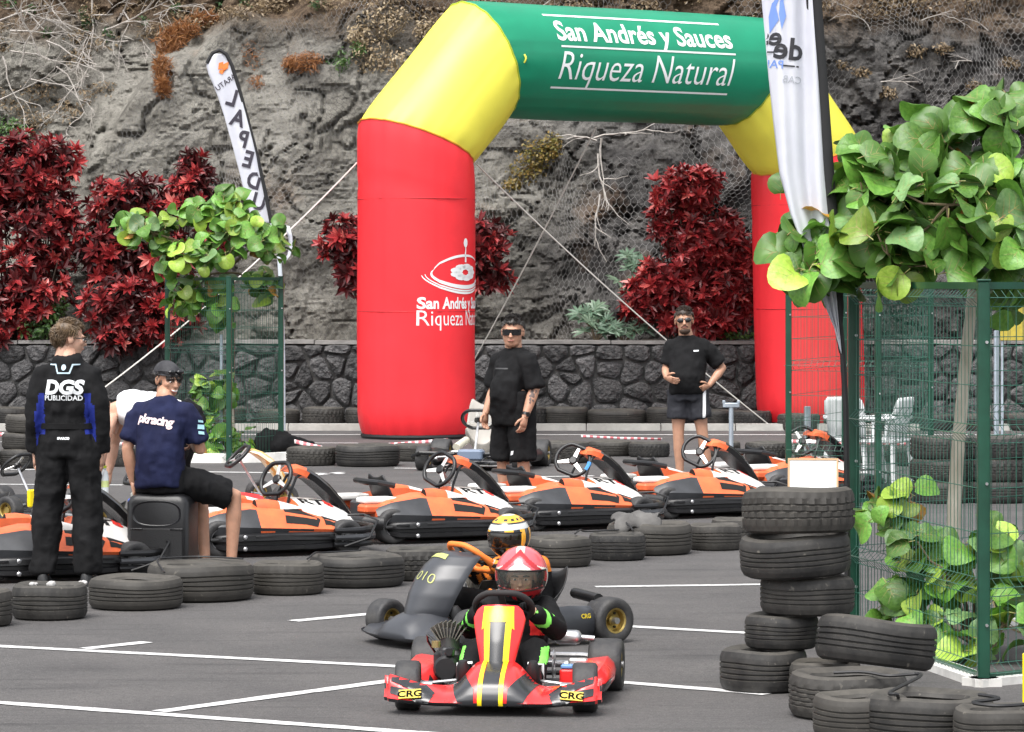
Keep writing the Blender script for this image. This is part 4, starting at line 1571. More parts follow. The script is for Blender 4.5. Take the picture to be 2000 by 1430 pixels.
def engine(root, c, side=1):
    cx_, cy_, cz_ = c
    mb = MB(); mb.rbox((cx_, cy_, cz_ - .04), (.15, .14, .13), .03); e = mb.build('engine', mat('engine_black', (.02, .02, .021), .45, var=.4, vscale=20), root)
    mb = MB(); mb.lathe([(.05, 0), (.05, .12)], n=18, c=(cx_, cy_, cz_ + .01)); mb.build('cylinder', mat('cyl_grey', (.10, .10, .10), .5, metal=.5), e)
    for k in range(9):       # cooling fins fanned over the head
        f = MB()
        a = (k - 4) * .16
        q = Matrix.Rotation(a, 3, 'X')
        f.box(Vector((cx_, cy_, cz_ + .02)) + q @ Vector((0, 0, .105)), (.14, .005, .07), rot=q)
        f.build('cooling_fin', mat('fin_metal', (.16, .15, .13), .45, metal=.6, var=.3, vscale=30), e)
    mb = MB(); mb.lathe([(.001, -.055), (.05, -.055), (.062, -.04), (.062, .03), (.05, .045), (.001, .045)], n=22, axis='X', c=(cx_ + .125, cy_ + .005, cz_ - .05)); mb.build('airbox', BLKP, e)
    mb = MB(); mb.rbox((cx_ + .12, cy_ + .01, cz_ + .025), (.07, .06, .045), .015); mb.build('carburettor', GREYD, e)
    mb = MB(); mb.lathe([(.018, 0), (.022, .01), (.018, .016), (.001, .016)], n=14, axis='X', c=(cx_ + .155, cy_ + .02, cz_ + .03)); mb.build('intake', BLKP, e)
    mb = MB(); mb.lathe([(.022, 0), (.022, .03), (.001, .03)], n=14, c=(cx_ + .10, cy_ - .05, cz_ + .045)); mb.build('fuel_cap', mat('brass', (.35, .27, .12), .4, metal=.7), e)
    mb = MB(); mb.tube([(cx_ + .10, cy_ - .03, cz_ + .05), (cx_ + .05, cy_ - .10, cz_ + .10), (cx_ - .05, cy_ - .11, cz_ + .06), (cx_ - .1, cy_ - .05, cz_ - .05)], .006, n=6); mb.build('hose', BLKP, e)
    return e

KRED = mat('kart_red', (.80, .025, .025), .28, var=.08, vscale=5, coat=.4)
KYEL = mat('kart_yellow', (.90, .70, .01), .3, var=.05, vscale=5, coat=.4)
KBLK = mat('kart_black', (.018, .019, .022), .26, var=.3, vscale=5, coat=.4)
KORG = mat('kart_orange_edge', (.85, .22, .08), .3, coat=.3)
KGREY = mat('kart_dark_grey', (.045, .048, .055), .36, color2=(.032, .034, .04), vscale=4, coat=.15)
GOLD = mat('gold_rim', (.42, .31, .10), .35, metal=.8, var=.2, vscale=12)

# ---- the near red and black cadet kart
FK_C, FK_A = Vector((-.022, 17.15, 0)), R(-96.5)
fk = race_kart('racing_kart', 'red black and yellow racing kart leading towards the camera', FK_C, FK_A, KRED, KBLK, BLKP, steer=.10, rimm=GOLD)
fn_ = nose_cone(fk, [KRED, KBLK], lambda c, n: 1 if n.z < -.3 or c.z < .052 else 0, res=120, w=.505)
fpn = nassau(fk, [KRED], lambda c, n: 0, [(.50, .17, .070), (.47, .24, .082), (.435, .32, .100), (.40, .385, .115), (.375, .43, .122), (.355, .465, .108), (.345, .485, .085)], res=44)
LBL = mat('label_yellow', (.62, .46, .02), .5)
bvn = bvh_of([fn_])
mw = fk.matrix_world.copy()
bpy.context.view_layer.update(); mw = fk.matrix_world.copy()
def fkw(x, y, z): return mw @ Vector((x, y, z))
def fkd(x, y, z): return (mw.to_3x3() @ Vector((x, y, z))).normalized()
# livery, laid on from the front; u across (image right = +Y of the kart), v up as it is seen
FXD, FND = fkd(0, 1, 0), fkd(1, 0, .115)
FYD = FND.cross(FXD)
bvf = bvh_of([fpn])
def livery(polys, m, bv, par, off, name='livery'):
    sh = []
    for pl, mir in polys:
        sh.append(poly2d([((u - 932) / 1342, (1362 - v) / 1342) for u, v in pl]))
        if mir:
            sh.append(poly2d([((932 - u) / 1342, (1362 - v) / 1342) for u, v in reversed(pl)]))
    return decal(name, sh, m, bv, fkw(.70, 0, 0) + FND * .6, FXD, FYD, par, off=off, cell=.012, maxd=1.4, nrm=True)
livery([([(300, 1100), (430, 1108), (578, 1222), (545, 1256), (400, 1188), (300, 1150)], 1), ([(300, 1178), (400, 1196), (572, 1240), (545, 1280), (500, 1282), (300, 1225)], 1),
        ([(652, 1132), (722, 1062), (828, 1190), (828, 1338), (742, 1302)], 1), ([(884, 1000), (980, 1000), (984, 1352), (880, 1352)], 0),
        ([(400, 1322), (560, 1322), (600, 1296), (745, 1312), (828, 1345), (828, 1400), (400, 1400)], 1)], KBLK, bvn, fn_, .0035)
livery([([(854, 1000), (880, 1000), (880, 1354), (852, 1354)], 1)], KYEL, bvn, fn_, .005)
livery([([(884, 770), (980, 770), (972, 1062), (893, 1062)], 0)], KBLK, bvf, fpn, .003)
livery([([(846, 790), (884, 780), (893, 1062), (862, 1062)], 1), ([(842, 655), (932, 640), (932, 772), (884, 772), (832, 822)], 1)], KYEL, bvf, fpn, .004)
for s in (-1, 1):      # small yellow maker's plates on the wings
    q = Matrix((( -.6 * 0 + 0, -.6, .8), (1, 0, 0), (0, .8, .6)))     # columns: across, up the slope, outwards
    q = Matrix.Rotation(R(-4 * s), 3, 'X') @ q
    c = Vector((.668, s * .375, .094)) + Vector((.8, 0, .6)) * .009
    mb = MB(); mb.box(c, (.104, .046, .004), rot=q); lo = mb.build('label', LBL, fn_, smooth=False)
    vs, fs = text_mesh('CRG', .046, bold=.0015, xs=1.25)
    mb = MB(); mb.add([c + q @ Vector((x, y - .016, .0032)) for x, y in vs], fs); mb.build('lettering', mat('label_ink', (.008, .008, .008), .95, spec=.05), fn_, smooth=False, fix=False)
for s in (-1, 1):
    po = side_pod(fk, s, KRED, x0=-.34, x1=.24, y0=.32, y1=.50, z0=.055, z1=.19)
    paint(po, lambda c, n: 1 if c.z < .10 else 0, [KRED, KBLK])
    mb = MB(); mb.tube([(.30, s * .30, .085), (.24, s * .40, .11), (-.30, s * .41, .11), (-.36, s * .29, .085)], .010, n=6); mb.build('pod_bar', ALU, fk)
engine(fk, (.04, -.275, .215))
mb = MB(); mb.rbox((.12, .30, .12), (.075, .07, .085), .012); rs = mb.build('red_reservoir', mat('reservoir_red', (.7, .02, .02), .3, coat=.3), fk)
mb = MB(); mb.rbox((.12, .30, .175), (.065, .06, .02), .01); mb.build('reservoir_cap', mat('cap_blue', (.12, .25, .5), .4), rs)
mb = MB(); mb.lathe([(.012, -.07), (.032, -.055), (.036, -.04), (.036, .04), (.032, .055), (.012, .07)], n=18, axis='Y', c=(-.42, .25, .26)); mb.build('exhaust', STEEL, fk)
mb = MB(); mb.tube([(-.42, .31, .26), (-.42, .38, .255)], .014, n=10); mb.build('exhaust_tip', STEEL, fk)
mb = MB(); mb.tube([(.05, .26, .09), (.05, .44, .09)], .016, n=8); mb.build('cross_tube', ALU, fk)
mb = MB(); mb.tube([(-.15, .26, .16), (-.15, .46, .16)], .014, n=8); mb.build('cross_tube', ALU, fk)
mb = MB(); mb.rbox((-.10, .33, .17), (.07, .09, .04), .01); mb.build('brake_caliper', ALU, fk)
mb = MB(); mb.lathe([(.075, 0), (.075, .006), (.03, .006), (.03, 0)], n=24, axis='Y', c=(-.40, .18, .125)); mb.build('brake_disc', STEEL, fk)
mb = MB(); mb.tube([(-.60, -.42, .14), (-.64, -.3, .15), (-.64, .3, .15), (-.60, .42, .14)], .014, n=8); mb.build('rear_bumper', STEEL, fk)
PURP = mat('purple_heel', (.35, .03, .28), .4)
for s in (-1, 1):
    mb = MB(); mb.tube([(.30, s * .20, .10), (.29, s * .20, .20), (.30, s * .13, .205)], .010, n=6); mb.build('pedal', ALU, fk)
mb = MB(); mb.tube([(.34, 0, .10), (.17, 0, .42)], .011, n=8); mb.build('steering_column', STEEL, fk)
FK_WHEEL = Vector((.15, 0, .455))
steering(fk, FK_WHEEL, (-.62, 0, .78), .135, mat('suede_grip', (.02, .018, .018), .8), BLKP)

# ---- the dark grey kart just behind
BK_C, BK_A = Vector((-.095, 19.95, 0)), R(216)
bk = race_kart('racing_kart', 'dark grey racing kart with a tall front panel, close behind the red one', BK_C, BK_A, KGREY, KGREY, BLKP, steer=.16, rimm=GOLD)
bn = nose_cone(bk, [KGREY], lambda c, n: 0, w=.47, hump=.22, xf=.70, winged=False, res=60)
bpn = nassau(bk, [KGREY], lambda c, n: 0, [(.60, .15, .13), (.585, .21, .16), (.555, .29, .18), (.505, .375, .19), (.445, .445, .18), (.38, .495, .155), (.32, .515, .115)], res=30, wrap=.15)
bpy.context.view_layer.update()
mw = bk.matrix_world.copy()
LIME = mat('lime_print', (.42, .44, .14), .5)
bvb = bvh_of([bpn])
vs, fs = text_mesh('010', .085, bold=-.001, xs=1.1)
decal('lettering', [(vs, fs)], LIME, bvb, mw @ Vector((.95, .03, .87)), (mw.to_3x3() @ Vector((0, 1, 0))), (mw.to_3x3() @ Vector((-.75, 0, .65))), bpn, off=.004, cell=.02, maxd=2)
decal('stripe', [poly2d([(-.07, -.01), (.07, -.01), (.06, .03), (-.06, .03)])], LIME, bvb, mw @ Vector((.82, .0, .99)), (mw.to_3x3() @ Vector((0, 1, 0))), (mw.to_3x3() @ Vector((-.75, 0, .65))), bpn, off=.004, cell=.02, maxd=2)
for s in (-1, 1):
    po = side_pod(bk, s, KGREY, x0=-.36, x1=.30, y0=.30, y1=.50, z0=.05, z1=.22)
    mb = MB(); mb.tube([(.30, s * .30, .085), (.24, s * .40, .13), (-.30, s * .41, .13), (-.36, s * .29, .085)], .010, n=6); mb.build('pod_bar', BLKP, bk)
    bvp = bvh_of([po])
    if s > 0:
        vs, fs = text_mesh('CRG', .034, bold=.001)
        decal('lettering', [(vs, fs)], LBL, bvp, mw @ Vector((-.26, .9, .15)), (mw.to_3x3() @ Vector((-1, 0, 0))), (0, 0, 1), po, off=.004, cell=.03, maxd=1)
mb = MB(); mb.tube([(-.48, .10, .25), (-.42, .40, .24)], .03, n=10); mb.build('exhaust', BLKP, bk)
mb = MB(); mb.tube([(.36, 0, .10), (.18, 0, .44)], .011, n=8); mb.build('steering_column', STEEL, bk)
BK_WHEEL = Vector((.16, 0, .47))
steering(bk, BK_WHEEL, (-.62, 0, .78), .14, mat('orange_grip', (.85, .2, .03), .6), BLKP)
engine(bk, (-.10, -.25, .19))

# ---- parked karts further back
def parked_kart(label, loc, rz, seatm, podm, steer=0.0, bars=True, wheel_r=.14):
    k = race_kart('racing_kart', label, loc, rz, podm, podm, seatm, steer=steer, rimm=GOLD)
    for s in (-1, 1):
        po = side_pod(k, s, podm, x0=-.34, x1=.26, z0=.07, z1=.18, y0=.33)
    steering(k, (.14, 0, .46), (-.7, 0, .72), wheel_r, BLKP, ALU)
    mb = MB(); mb.tube([(.36, 0, .10), (.16, 0, .43)], .011, n=8); mb.build('steering_column', STEEL, k)
    return k
fark = parked_kart('bare racing kart with a grey seat parked beside the left arch leg', G(940, 918) + Vector((0, .35, 0)), R(-100), mat('grey_seat', (.33, .31, .28), .5, var=.1), BLKP)
fark.scale = (1.22, 1.25, 1.15)
[c for c in fark.children if c.name.startswith('seat')][0].scale = (1.1, 1.15, 1.55)
for s in (-1, 1):
    mb = MB(); mb.tube([(.40, s * .06, .10), (.56, s * .14, .16), (.60, s * .42, .17), (.50, s * .50, .13), (.44, s * .48, .10)], .020, n=8); mb.build('front_bumper_bar', BLKP, fark)
    mb = MB(); mb.tube([(-.05, s * .14, .26), (.12, s * .20, .2)], .035, n=10); mb.build('tank', mat('cream_tank', (.55, .52, .42), .5), fark)
mb = MB(); mb.rbox((.50, 0, .15), (.16, .22, .10), .03); mb.build('front_block', mat('slate_blue', (.14, .18, .25), .4), fark)
lk = parked_kart('black racing kart with a yellow plate at the left photo edge', G(30, 1020) + Vector((-.15, .4, 0)), R(-35), BLKP, BLKP)
mb = MB(); mb.rbox((.50, -.12, .20), (.04, .26, .15), .02); pl = mb.build('number_plate', KYEL, lk)
bpy.context.view_layer.update()
mw = lk.matrix_world.copy()
vs, fs = text_mesh('G', .13, bold=.006)
decal('lettering', [(vs, fs)], BLKP, bvh_of([pl]), mw @ Vector((.8, -.12, .155)), (mw.to_3x3() @ Vector((0, 1, 0))), (0, 0, 1), pl, off=.003, cell=.05, maxd=1)
lk2 = parked_kart('black racing kart with pale tank between the racing suit man and the loudspeaker', G(232, 1040) + Vector((0, .35, 0)), R(32), BLKP, BLKP, wheel_r=.15)
mb = MB(); mb.rbox((.18, 0, .2), (.16, .2, .2), .03); mb.build('tank', mat('pale_tank', (.5, .5, .46), .4), lk2)
mb = MB(); mb.rbox((.0, -.27, .2), (.16, .1, .14), .03); mb.build('blue_cover', mat('blue_cover', (.06, .12, .55), .4), lk2)
ok_ = parked_kart('red racing kart with an orange and yellow windscreen panel behind the seated man', G(445, 1000) + Vector((-.08, .4, 0)), R(20), KRED, KRED)
AMB = mat('amber_panel', (.78, .36, .07), .3, color2=(.85, .62, .25), vscale=5, coat=.3)
nassau(ok_, [AMB, mat('cream_edge', (.8, .72, .5), .4)], lambda c, n: 1 if abs(c.y) > .11 else 0, [(.62, .20, .10), (.55, .32, .13), (.46, .43, .15), (.36, .50, .14), (.29, .525, .11)], res=20)

# ================================================================== PEOPLE
def skin_mat(name, c):
    m = mat(name, c, .5, var=.10, vscale=18, bump=.04, bscale=90)
    b = m.node_tree.nodes['Principled BSDF']
    b.inputs['Subsurface Weight'].default_value = .12
    b.inputs['Subsurface Radius'].default_value = (.012, .005, .003)
    return m
EYEW = mat('eye_white', (.75, .73, .7), .3)
EYED = mat('eye_dark', (.02, .012, .01), .2)
LENS = mat('dark_lens', (.006, .006, .007), .12, coat=.5)
def cloth(name, c, c2=None, bump=.35):
    return mat(name, c, .85, color2=c2 or [x * 1.6 + .004 for x in c], vscale=5, bump=bump, bscale=14, sheen=.0, spec=.2)

def lerpv(a, b, t):
    return Vector(a).lerp(Vector(b), t)

def mesh_join(parts, mats):
    """parts: list of (mesh, material index) -> one mesh"""
    vs, fs, mi = [], [], []
    for me, k in parts:
        o = len(vs)
        vs.extend([v.co.copy() for v in me.vertices])
        for p in me.polygons:
            fs.append(tuple(i + o for i in p.vertices)); mi.append(k if k >= 0 else p.material_index)
    out = bpy.data.meshes.new('body')
    out.from_pydata(vs, [], fs)
    for m in mats:
        out.materials.append(m)
    out.polygons.foreach_set('material_index', mi)
    out.polygons.foreach_set('use_smooth', [True] * len(fs))
    return out

def wrinkle(me, amp, sc, seed):
    co = np.array([v.co[:] for v in me.vertices])
    no = np.array([v.normal[:] for v in me.vertices])
    p = co * np.array([sc, sc, sc * .55])
    d = fbm(p, 3, seed, ridged=True) * amp + fbm(co * sc * 2.4, 2, seed + 3) * amp * .4
    co = co + no * d[:, None]
    me.vertices.foreach_set('co', co.ravel())
    me.update()

def remesh(mb, vox, sm=6):
    me = mb.mesh('tmp', mat('tmp', (1, 1, 1)), smooth=False)
    me = bake(me, [('REMESH', dict(mode='VOXEL', voxel_size=vox)), ('SMOOTH', dict(factor=.5, iterations=sm))])
    return me

def hand(mb, wr, d, up, thumb, k=1.0, curl=.5):
    """palm and five fingers; d: pointing direction, up: back of the hand, thumb: side of the thumb"""
    wr, d, up, th = Vector(wr), Vector(d).normalized(), Vector(up).normalized(), Vector(thumb).normalized()
    s = th
    rings = []
    for f, w_, h_ in ((-.02, .026, .020), (.02, .034, .019), (.06, .041, .016), (.09, .040, .013)):
        c = wr + d * (f * k)
        rings.append([c + s * (w_ * k * math.cos(a)) + up * (h_ * k * math.sin(a)) for a in [q * math.pi / 5 for q in range(10)]])
    mb.loft(rings)
    for j, (off, ln) in enumerate(((.028, .072), (.010, .080), (-.010, .074), (-.028, .058))):
        b = wr + d * (.085 * k) + s * (off * k)
        a1 = curl * .6
        d1 = (d * math.cos(a1) - up * math.sin(a1)); a2 = a1 + curl; d2 = (d * math.cos(a2) - up * math.sin(a2)); a3 = a2 + curl * .8; d3 = (d * math.cos(a3) - up * math.sin(a3))
        p1 = b + d1 * ln * .45 * k; p2 = p1 + d2 * ln * .33 * k; p3 = p2 + d3 * ln * .25 * k
        mb.tube([b, p1, p2, p3], [.0095 * k, .0088 * k, .008 * k, .0055 * k], n=7)
    b = wr + d * (.025 * k) + s * (.026 * k)
    p1 = b + (d * .6 + s * .75 - up * .2).normalized() * .038 * k
    p2 = p1 + (d * .85 + s * .35 - up * .35).normalized() * .034 * k
    p3 = p2 + (d * .95 + s * .05 - up * .4).normalized() * .022 * k
    mb.tube([b, p1, p2, p3], [.013 * k, .011 * k, .0095 * k, .006 * k], n=7)

def head_mesh(k=1.0, ear=True, fat=1.0):
    mb = MB()
    mb.ell((0, .018, .035), (.076, .097, .085), n=20, m=14)
    mb.ell((0, -.028, -.028), (.063 * fat, .066, .085), n=18, m=12)
    mb.ell((0, -.036, -.078), (.050 * fat, .050, .038), n=16, m=10)
    mb.ell((0, -.098, -.018), (.0125, .018, .026), n=10, m=8)
    mb.ell((0, -.108, -.032), (.017, .013, .011), n=10, m=8)
    mb.ell((0, -.079, .022), (.05, .017, .011), n=12, m=8)
    mb.ell((0, -.088, -.060), (.026, .012, .014), n=10, m=8)
    for s in (-1, 1):
        mb.ell((s * .078, .012, -.006), (.010, .024, .033), n=10, m=8)
        mb.ell((s * .042, -.066, -.020), (.020, .018, .020), n=10, m=8)
    mb.tube([(0, .02, -.05), (0, .03, -.12), (0, .035, -.16)], [.056 * fat, .056 * fat, .062 * fat], n=14)
    return remesh(mb, .0062, 5)

def tufts(mb, n, mask, length, flow, rad=.0034, jit=.3, seed=1, wave=0):
    rr = random.Random(seed)
    c = Vector((0, .018, .035)); r_ = Vector((.080, .101, .089))
    k = 0
    while k < n:
        v = Vector((rr.gauss(0, 1), rr.gauss(0, 1), rr.gauss(0, 1))).normalized()
        p = c + Vector((v.x * r_.x, v.y * r_.y, v.z * r_.z))
        if not mask(p):
            continue
        k += 1
        fl = Vector(flow(p)) + Vector((rr.uniform(-jit, jit), rr.uniform(-jit, jit), rr.uniform(-jit, jit)))
        fl = (fl - v * (fl.dot(v) * .7)).normalized()
        ln = length * rr.uniform(.7, 1.25)
        a = p; b = a + fl * ln * .5 + v * ln * .28; e = b + fl * ln * .5 - v * ln * .08
        mb.tube([a - v * .006, b, e], [rad, rad * .9, rad * .15], n=4, caps=False)

def hair_cap(mb, mask, k=1.03):
    c = Vector((0, .018, .035)); r_ = Vector((.078, .099, .087)) * k
    N, M = 40, 26
    idx = {}
    vs, fs = [], []
    def vid(i, j):
        if (i, j) not in idx:
            a, b = math.pi * i / M, 2 * math.pi * j / N
            idx[(i, j)] = len(vs)
            vs.append(c + Vector((r_.x * math.sin(a) * math.cos(b), r_.y * math.sin(a) * math.sin(b), r_.z * math.cos(a))))
        return idx[(i, j)]
    for i in range(M):
        for j in range(N):
            a, b = math.pi * (i + .5) / M, 2 * math.pi * (j + .5) / N
            p = c + Vector((r_.x * math.sin(a) * math.cos(b), r_.y * math.sin(a) * math.sin(b), r_.z * math.cos(a)))
            if mask(p):
                fs.append((vid(i, j), vid(i + 1, j), vid(i + 1, (j + 1) % N), vid(i, (j + 1) % N)))
    mb.add(vs, fs)

def ring(c, sx, fy, rx, ry, n=20, flat=0.0):
    c, sx, fy = Vector(c), Vector(sx), Vector(fy)
    out = []
    for q in range(n):
        a = 2 * math.pi * q / n
        ca, sa = math.cos(a), math.sin(a)
        e = .82     # slightly squared
        out.append(c + sx * (rx * math.copysign(abs(ca) ** e, ca)) + fy * (ry * math.copysign(abs(sa) ** e, sa)))
    return out

def torso(mb, J, spec):
    """spec: list of (spine parameter point, rx, ry, forward offset)"""
    hs_ = (J['hipL'] - J['hipR']).normalized(); ss = (J['shL'] - J['shR']).normalized()
    rings = []
    pts = [s[0] for s in spec]
    for i, (c, rx, ry, fo) in enumerate(spec):
        t = i / (len(spec) - 1)
        a = pts[max(0, i - 1)]; b = pts[min(len(pts) - 1, i + 1)]
        tg = (b - a).normalized()
        sx = hs_.lerp(ss, t); sx = (sx - tg * sx.dot(tg)).normalized()
        fy = sx.cross(tg).normalized()
        rings.append(ring(c + fy * fo, sx, fy, rx, ry))
    mb.loft(rings)

def stand(**kw):
    J = dict(pelvis=(0, 0, .95), waist=(0, 0, 1.09), chest=(0, .005, 1.30), neck=(0, .02, 1.475), head=(0, .0, 1.615),
             shL=(.160, .01, 1.39), elL=(.205, .03, 1.13), wrL=(.205, -.06, .89), haL=(0, -.15, -1),
             shR=(-.160, .01, 1.39), elR=(-.205, .03, 1.13), wrR=(-.205, -.06, .89), haR=(0, -.15, -1),
             hipL=(.09, 0, .93), knL=(.105, -.015, .50), anL=(.11, .02, .09), hipR=(-.09, 0, .93), knR=(-.105, -.015, .50), anR=(-.11, .02, .09),
             toeL=(.12, -1, 0), toeR=(-.12, -1, 0))
    J.update(kw)
    return {k: Vector(v) for k, v in J.items()}

def body_mesh(J, k, skin, bulk=1.0, curl=.5, hands=True, arm=1.0, headm=None, extra_mats=(), head_rot=None, head_scale=1.0, handup=None):
    mb = MB()
    torso(mb, J, [(J['pelvis'] + (J['pelvis'] - J['waist']) * .6, .10 * bulk, .075, 0), (J['pelvis'], .145 * bulk, .10 * bulk, 0), (J['waist'], .13 * bulk, .095 * bulk, 0), (J['chest'], .14 * bulk, .10 * bulk, 0), (lerpv(J['chest'], J['neck'], .5), .11 * bulk, .08, 0), (J['neck'], .055, .055, 0)])
    for s in 'LR':
        sh, el, wr = J['sh' + s], J['el' + s], J['wr' + s]
        mb.tube([lerpv(J['neck'], sh, .4) - Vector((0, 0, .07)), sh - Vector((0, 0, .03)), lerpv(sh, el, .35), lerpv(sh, el, .8), el, lerpv(el, wr, .3), lerpv(el, wr, .7), wr, wr + (wr - el).normalized() * .02], [x * arm for x in (.045, .044, .046, .043, .041, .044, .036, .028, .026)], n=14)
        hp, kn, an = J['hip' + s], J['kn' + s], J['an' + s]
        toe = J['toe' + s].normalized()
        mb.tube([hp, lerpv(hp, kn, .3), lerpv(hp, kn, .75), kn, lerpv(kn, an, .3), lerpv(kn, an, .65), an], [.088 * bulk, .082 * bulk, .062 * bulk, .055, .056, .045, .037], n=16)
        mb.tube([an + Vector((0, 0, -.02)) - toe * .04, an + Vector((0, 0, -.045)) + toe * .06, an + Vector((0, 0, -.06)) + toe * .15], [.036, .034, .024], n=10)
    me = remesh(mb, .012, 6)
    parts = [(me, 0)]
    if headm is not None:
        h = headm.copy()
        M = Matrix.Translation(J['head']) @ (head_rot or Matrix.Identity(4)) @ Matrix.Scale(head_scale, 4)
        h.transform(M)
        parts.append((h, -1))
        nk = MB(); nk.tube([J['neck'] - Vector((0, 0, .05)), J['neck'] + Vector((0, 0, .02)), lerpv(J['neck'], J['head'], .55)], [.075, .060, .054], n=14)
        parts.append((nk.mesh('n', mat('tmp', (1, 1, 1))), 0))
    if hands:
        hm = MB()
        for s in 'LR':
            d = J['ha' + s].normalized()
            sd = (J['shL'] - J['shR']).normalized() * (1 if s == 'L' else -1)
            u = handup.get(s) if handup else None
            up = Vector(u) if u else sd
            up = (up - d * up.dot(d)).normalized()
            th = d.cross(up).normalized()
            fwd = sd.cross(Vector((0, 0, 1))) * (1 if s == 'L' else -1)
            if th.dot(fwd) < 0:
                th = -th
            hand(hm, J['wr' + s], d, up, th, 1.0, curl)
        parts.append((hm.mesh('h', mat('tmp', (1, 1, 1))), 0))
    return mesh_join(parts, [skin] + list(extra_mats))

def face(skin, hairc, smile=False, beard=None, eyes=True, fat=1.0):
    """head with eyes, brows, mouth; returns mesh with slots skin0 white1 dark2 lip3 hair4"""
    hm = head_mesh(fat=fat)
    mb = MB()
    for s in (-1, 1):
        mb.ell((s * .030, -.0825, -.002), (.0125, .008, .0055), n=10, m=8, mi=1)
        mb.ell((s * .030, -.0895, -.002), (.0055, .004, .006), n=8, m=6, mi=2)
        mb.tube([(s * .014, -.099, .016), (s * .032, -.096, .021), (s * .05, -.083, .016)], [.004, .005, .003], n=6, mi=4)
    if smile:
        mb.tube([(-.024, -.088, -.056), (-.012, -.097, -.063), (0, -.0995, -.065), (.012, -.097, -.063), (.024, -.088, -.056)], [.002, .0045, .005, .0045, .002], n=8, mi=1)
        mb.tube([(-.026, -.088, -.058), (-.012, -.096, -.070), (0, -.0985, -.072), (.012, -.096, -.070), (.026, -.088, -.058)], [.003, .004, .0045, .004, .003], n=8, mi=3)
    else:
        mb.tube([(-.022, -.090, -.061), (-.010, -.098, -.060), (0, -.100, -.061), (.010, -.098, -.060), (.022, -.090, -.061)], [.002, .0045, .005, .0045, .002], n=8, mi=3)
    if beard:
        mb.ell((0, -.045, -.092), (.049, .046, .032), n=14, m=10, mi=4)
        mb.tube([(-.028, -.088, -.060), (-.012, -.101, -.049), (.012, -.101, -.049), (.028, -.088, -.060)], [.004, .0045, .0045, .004], n=6, mi=4)
    extra = mb.mesh('fx', [mat('tmp', (1, 1, 1))] * 5, smooth=True)
    full = mesh_join([(hm, 0), (extra, -1)], [skin, EYEW, EYED, mat('lips', (.42, .16, .13), .5), hairc])
    return full
FACE_EXTRA = lambda hairc: [EYEW, EYED, mat('lips', (.42, .16, .13), .5), hairc]

def garment(name, parent, J, m, spec, sleeves=None, legs=None, vox=.013, wr=.010, wsc=9, seed=1, mats=None, fn=None, sm=4, extra=None):
    """cloth solid: torso rings + sleeve tubes + trouser tubes merged into one skin"""
    mb = MB()
    if spec:
        torso(mb, J, spec)
    if sleeves:
        f1, radii = sleeves     # f1: list of (bone, t) stations per arm
        for s in 'LR':
            pts = []
            for b, t in f1:
                a, c = {'u': ('sh', 'el'), 'l': ('el', 'wr')}[b]
                pts.append(lerpv(J[a + s], J[c + s], t))
            pts = [lerpv(J['neck'], J['sh' + s], .40) - Vector((0, 0, .052)), J['sh' + s] - Vector((0, 0, .022))] + pts
            mb.tube(pts, radii, n=16)
    if legs:
        f1, radii = legs
        for s in 'LR':
            pts = []
            for b, t in f1:
                a, c = {'u': ('hip', 'kn'), 'l': ('kn', 'an')}[b]
                pts.append(lerpv(J[a + s], J[c + s], t))
            mb.tube(pts, radii, n=18)
    if extra:
        extra(mb)
    me = remesh(mb, vox, sm)
    wrinkle(me, wr, wsc, seed)
    me.materials.clear()
    me.materials.append(m)
    me.polygons.foreach_set('use_smooth', [True] * len(me.polygons))
    o = obj(name, me, parent)
    if fn:
        paint(o, fn, mats)
    return o

def shoe(parent, an, toe, m, sole, k=1.0, name='shoe'):
    an = Vector(an); t = Vector(toe); t.z = 0; t.normalize(); s = Vector((-t.y, t.x, 0)); z0 = an.z - .088 * k
    mb = MB()
    rings = []
    for f, w_, h_ in ((-.085, .028, .075), (-.07, .036, .10), (-.02, .038, .105), (.04, .040, .085), (.10, .044, .062), (.15, .040, .05), (.18, .026, .035)):
        c = Vector((an.x, an.y, z0)) + t * (f * k)
        rings.append([c + s * (w_ * k * x) + Vector((0, 0, h_ * k * z)) for x, z in ((-.9, .0), (-1, .25), (-.9, .6), (-.5, .95), (0, 1.0), (.5, .95), (.9, .6), (1, .25), (.9, .0))])
    mb.loft(rings)
    o = mb.build(name, m, parent, smooth=60)
    mb = MB()
    rings = []
    for f, w_ in ((-.09, .030), (-.07, .040), (.0, .040), (.10, .048), (.155, .042), (.187, .026)):
        c = Vector((an.x, an.y, z0)) + t * (f * k)
        rings.append([c + s * (w_ * k * x) + Vector((0, 0, .022 * k * z)) for x, z in ((-1, 0), (-1, 1), (1, 1), (1, 0))])
    mb.loft(rings); mb.build('sole', sole, o, smooth=60)
    return o

def up_parent(o, parent):
    o.parent = parent
    return o

def head_xf(J, rot, sc=1.0):
    return Matrix.Translation(J['head']) @ rot @ Matrix.Scale(sc, 4)

def on_head(name, mb, mats, parent, M, smooth=True):
    me = mb.mesh(name, mats, smooth=smooth)
    me.transform(M)
    return obj(name, me, parent)

def RotZ(a):
    return Matrix.Rotation(R(a), 4, 'Z')
def RotX(a):
    return Matrix.Rotation(R(a), 4, 'X')
def RotY(a):
    return Matrix.Rotation(R(a), 4, 'Y')

def put(root, k):
    root.scale = (k, k, k)

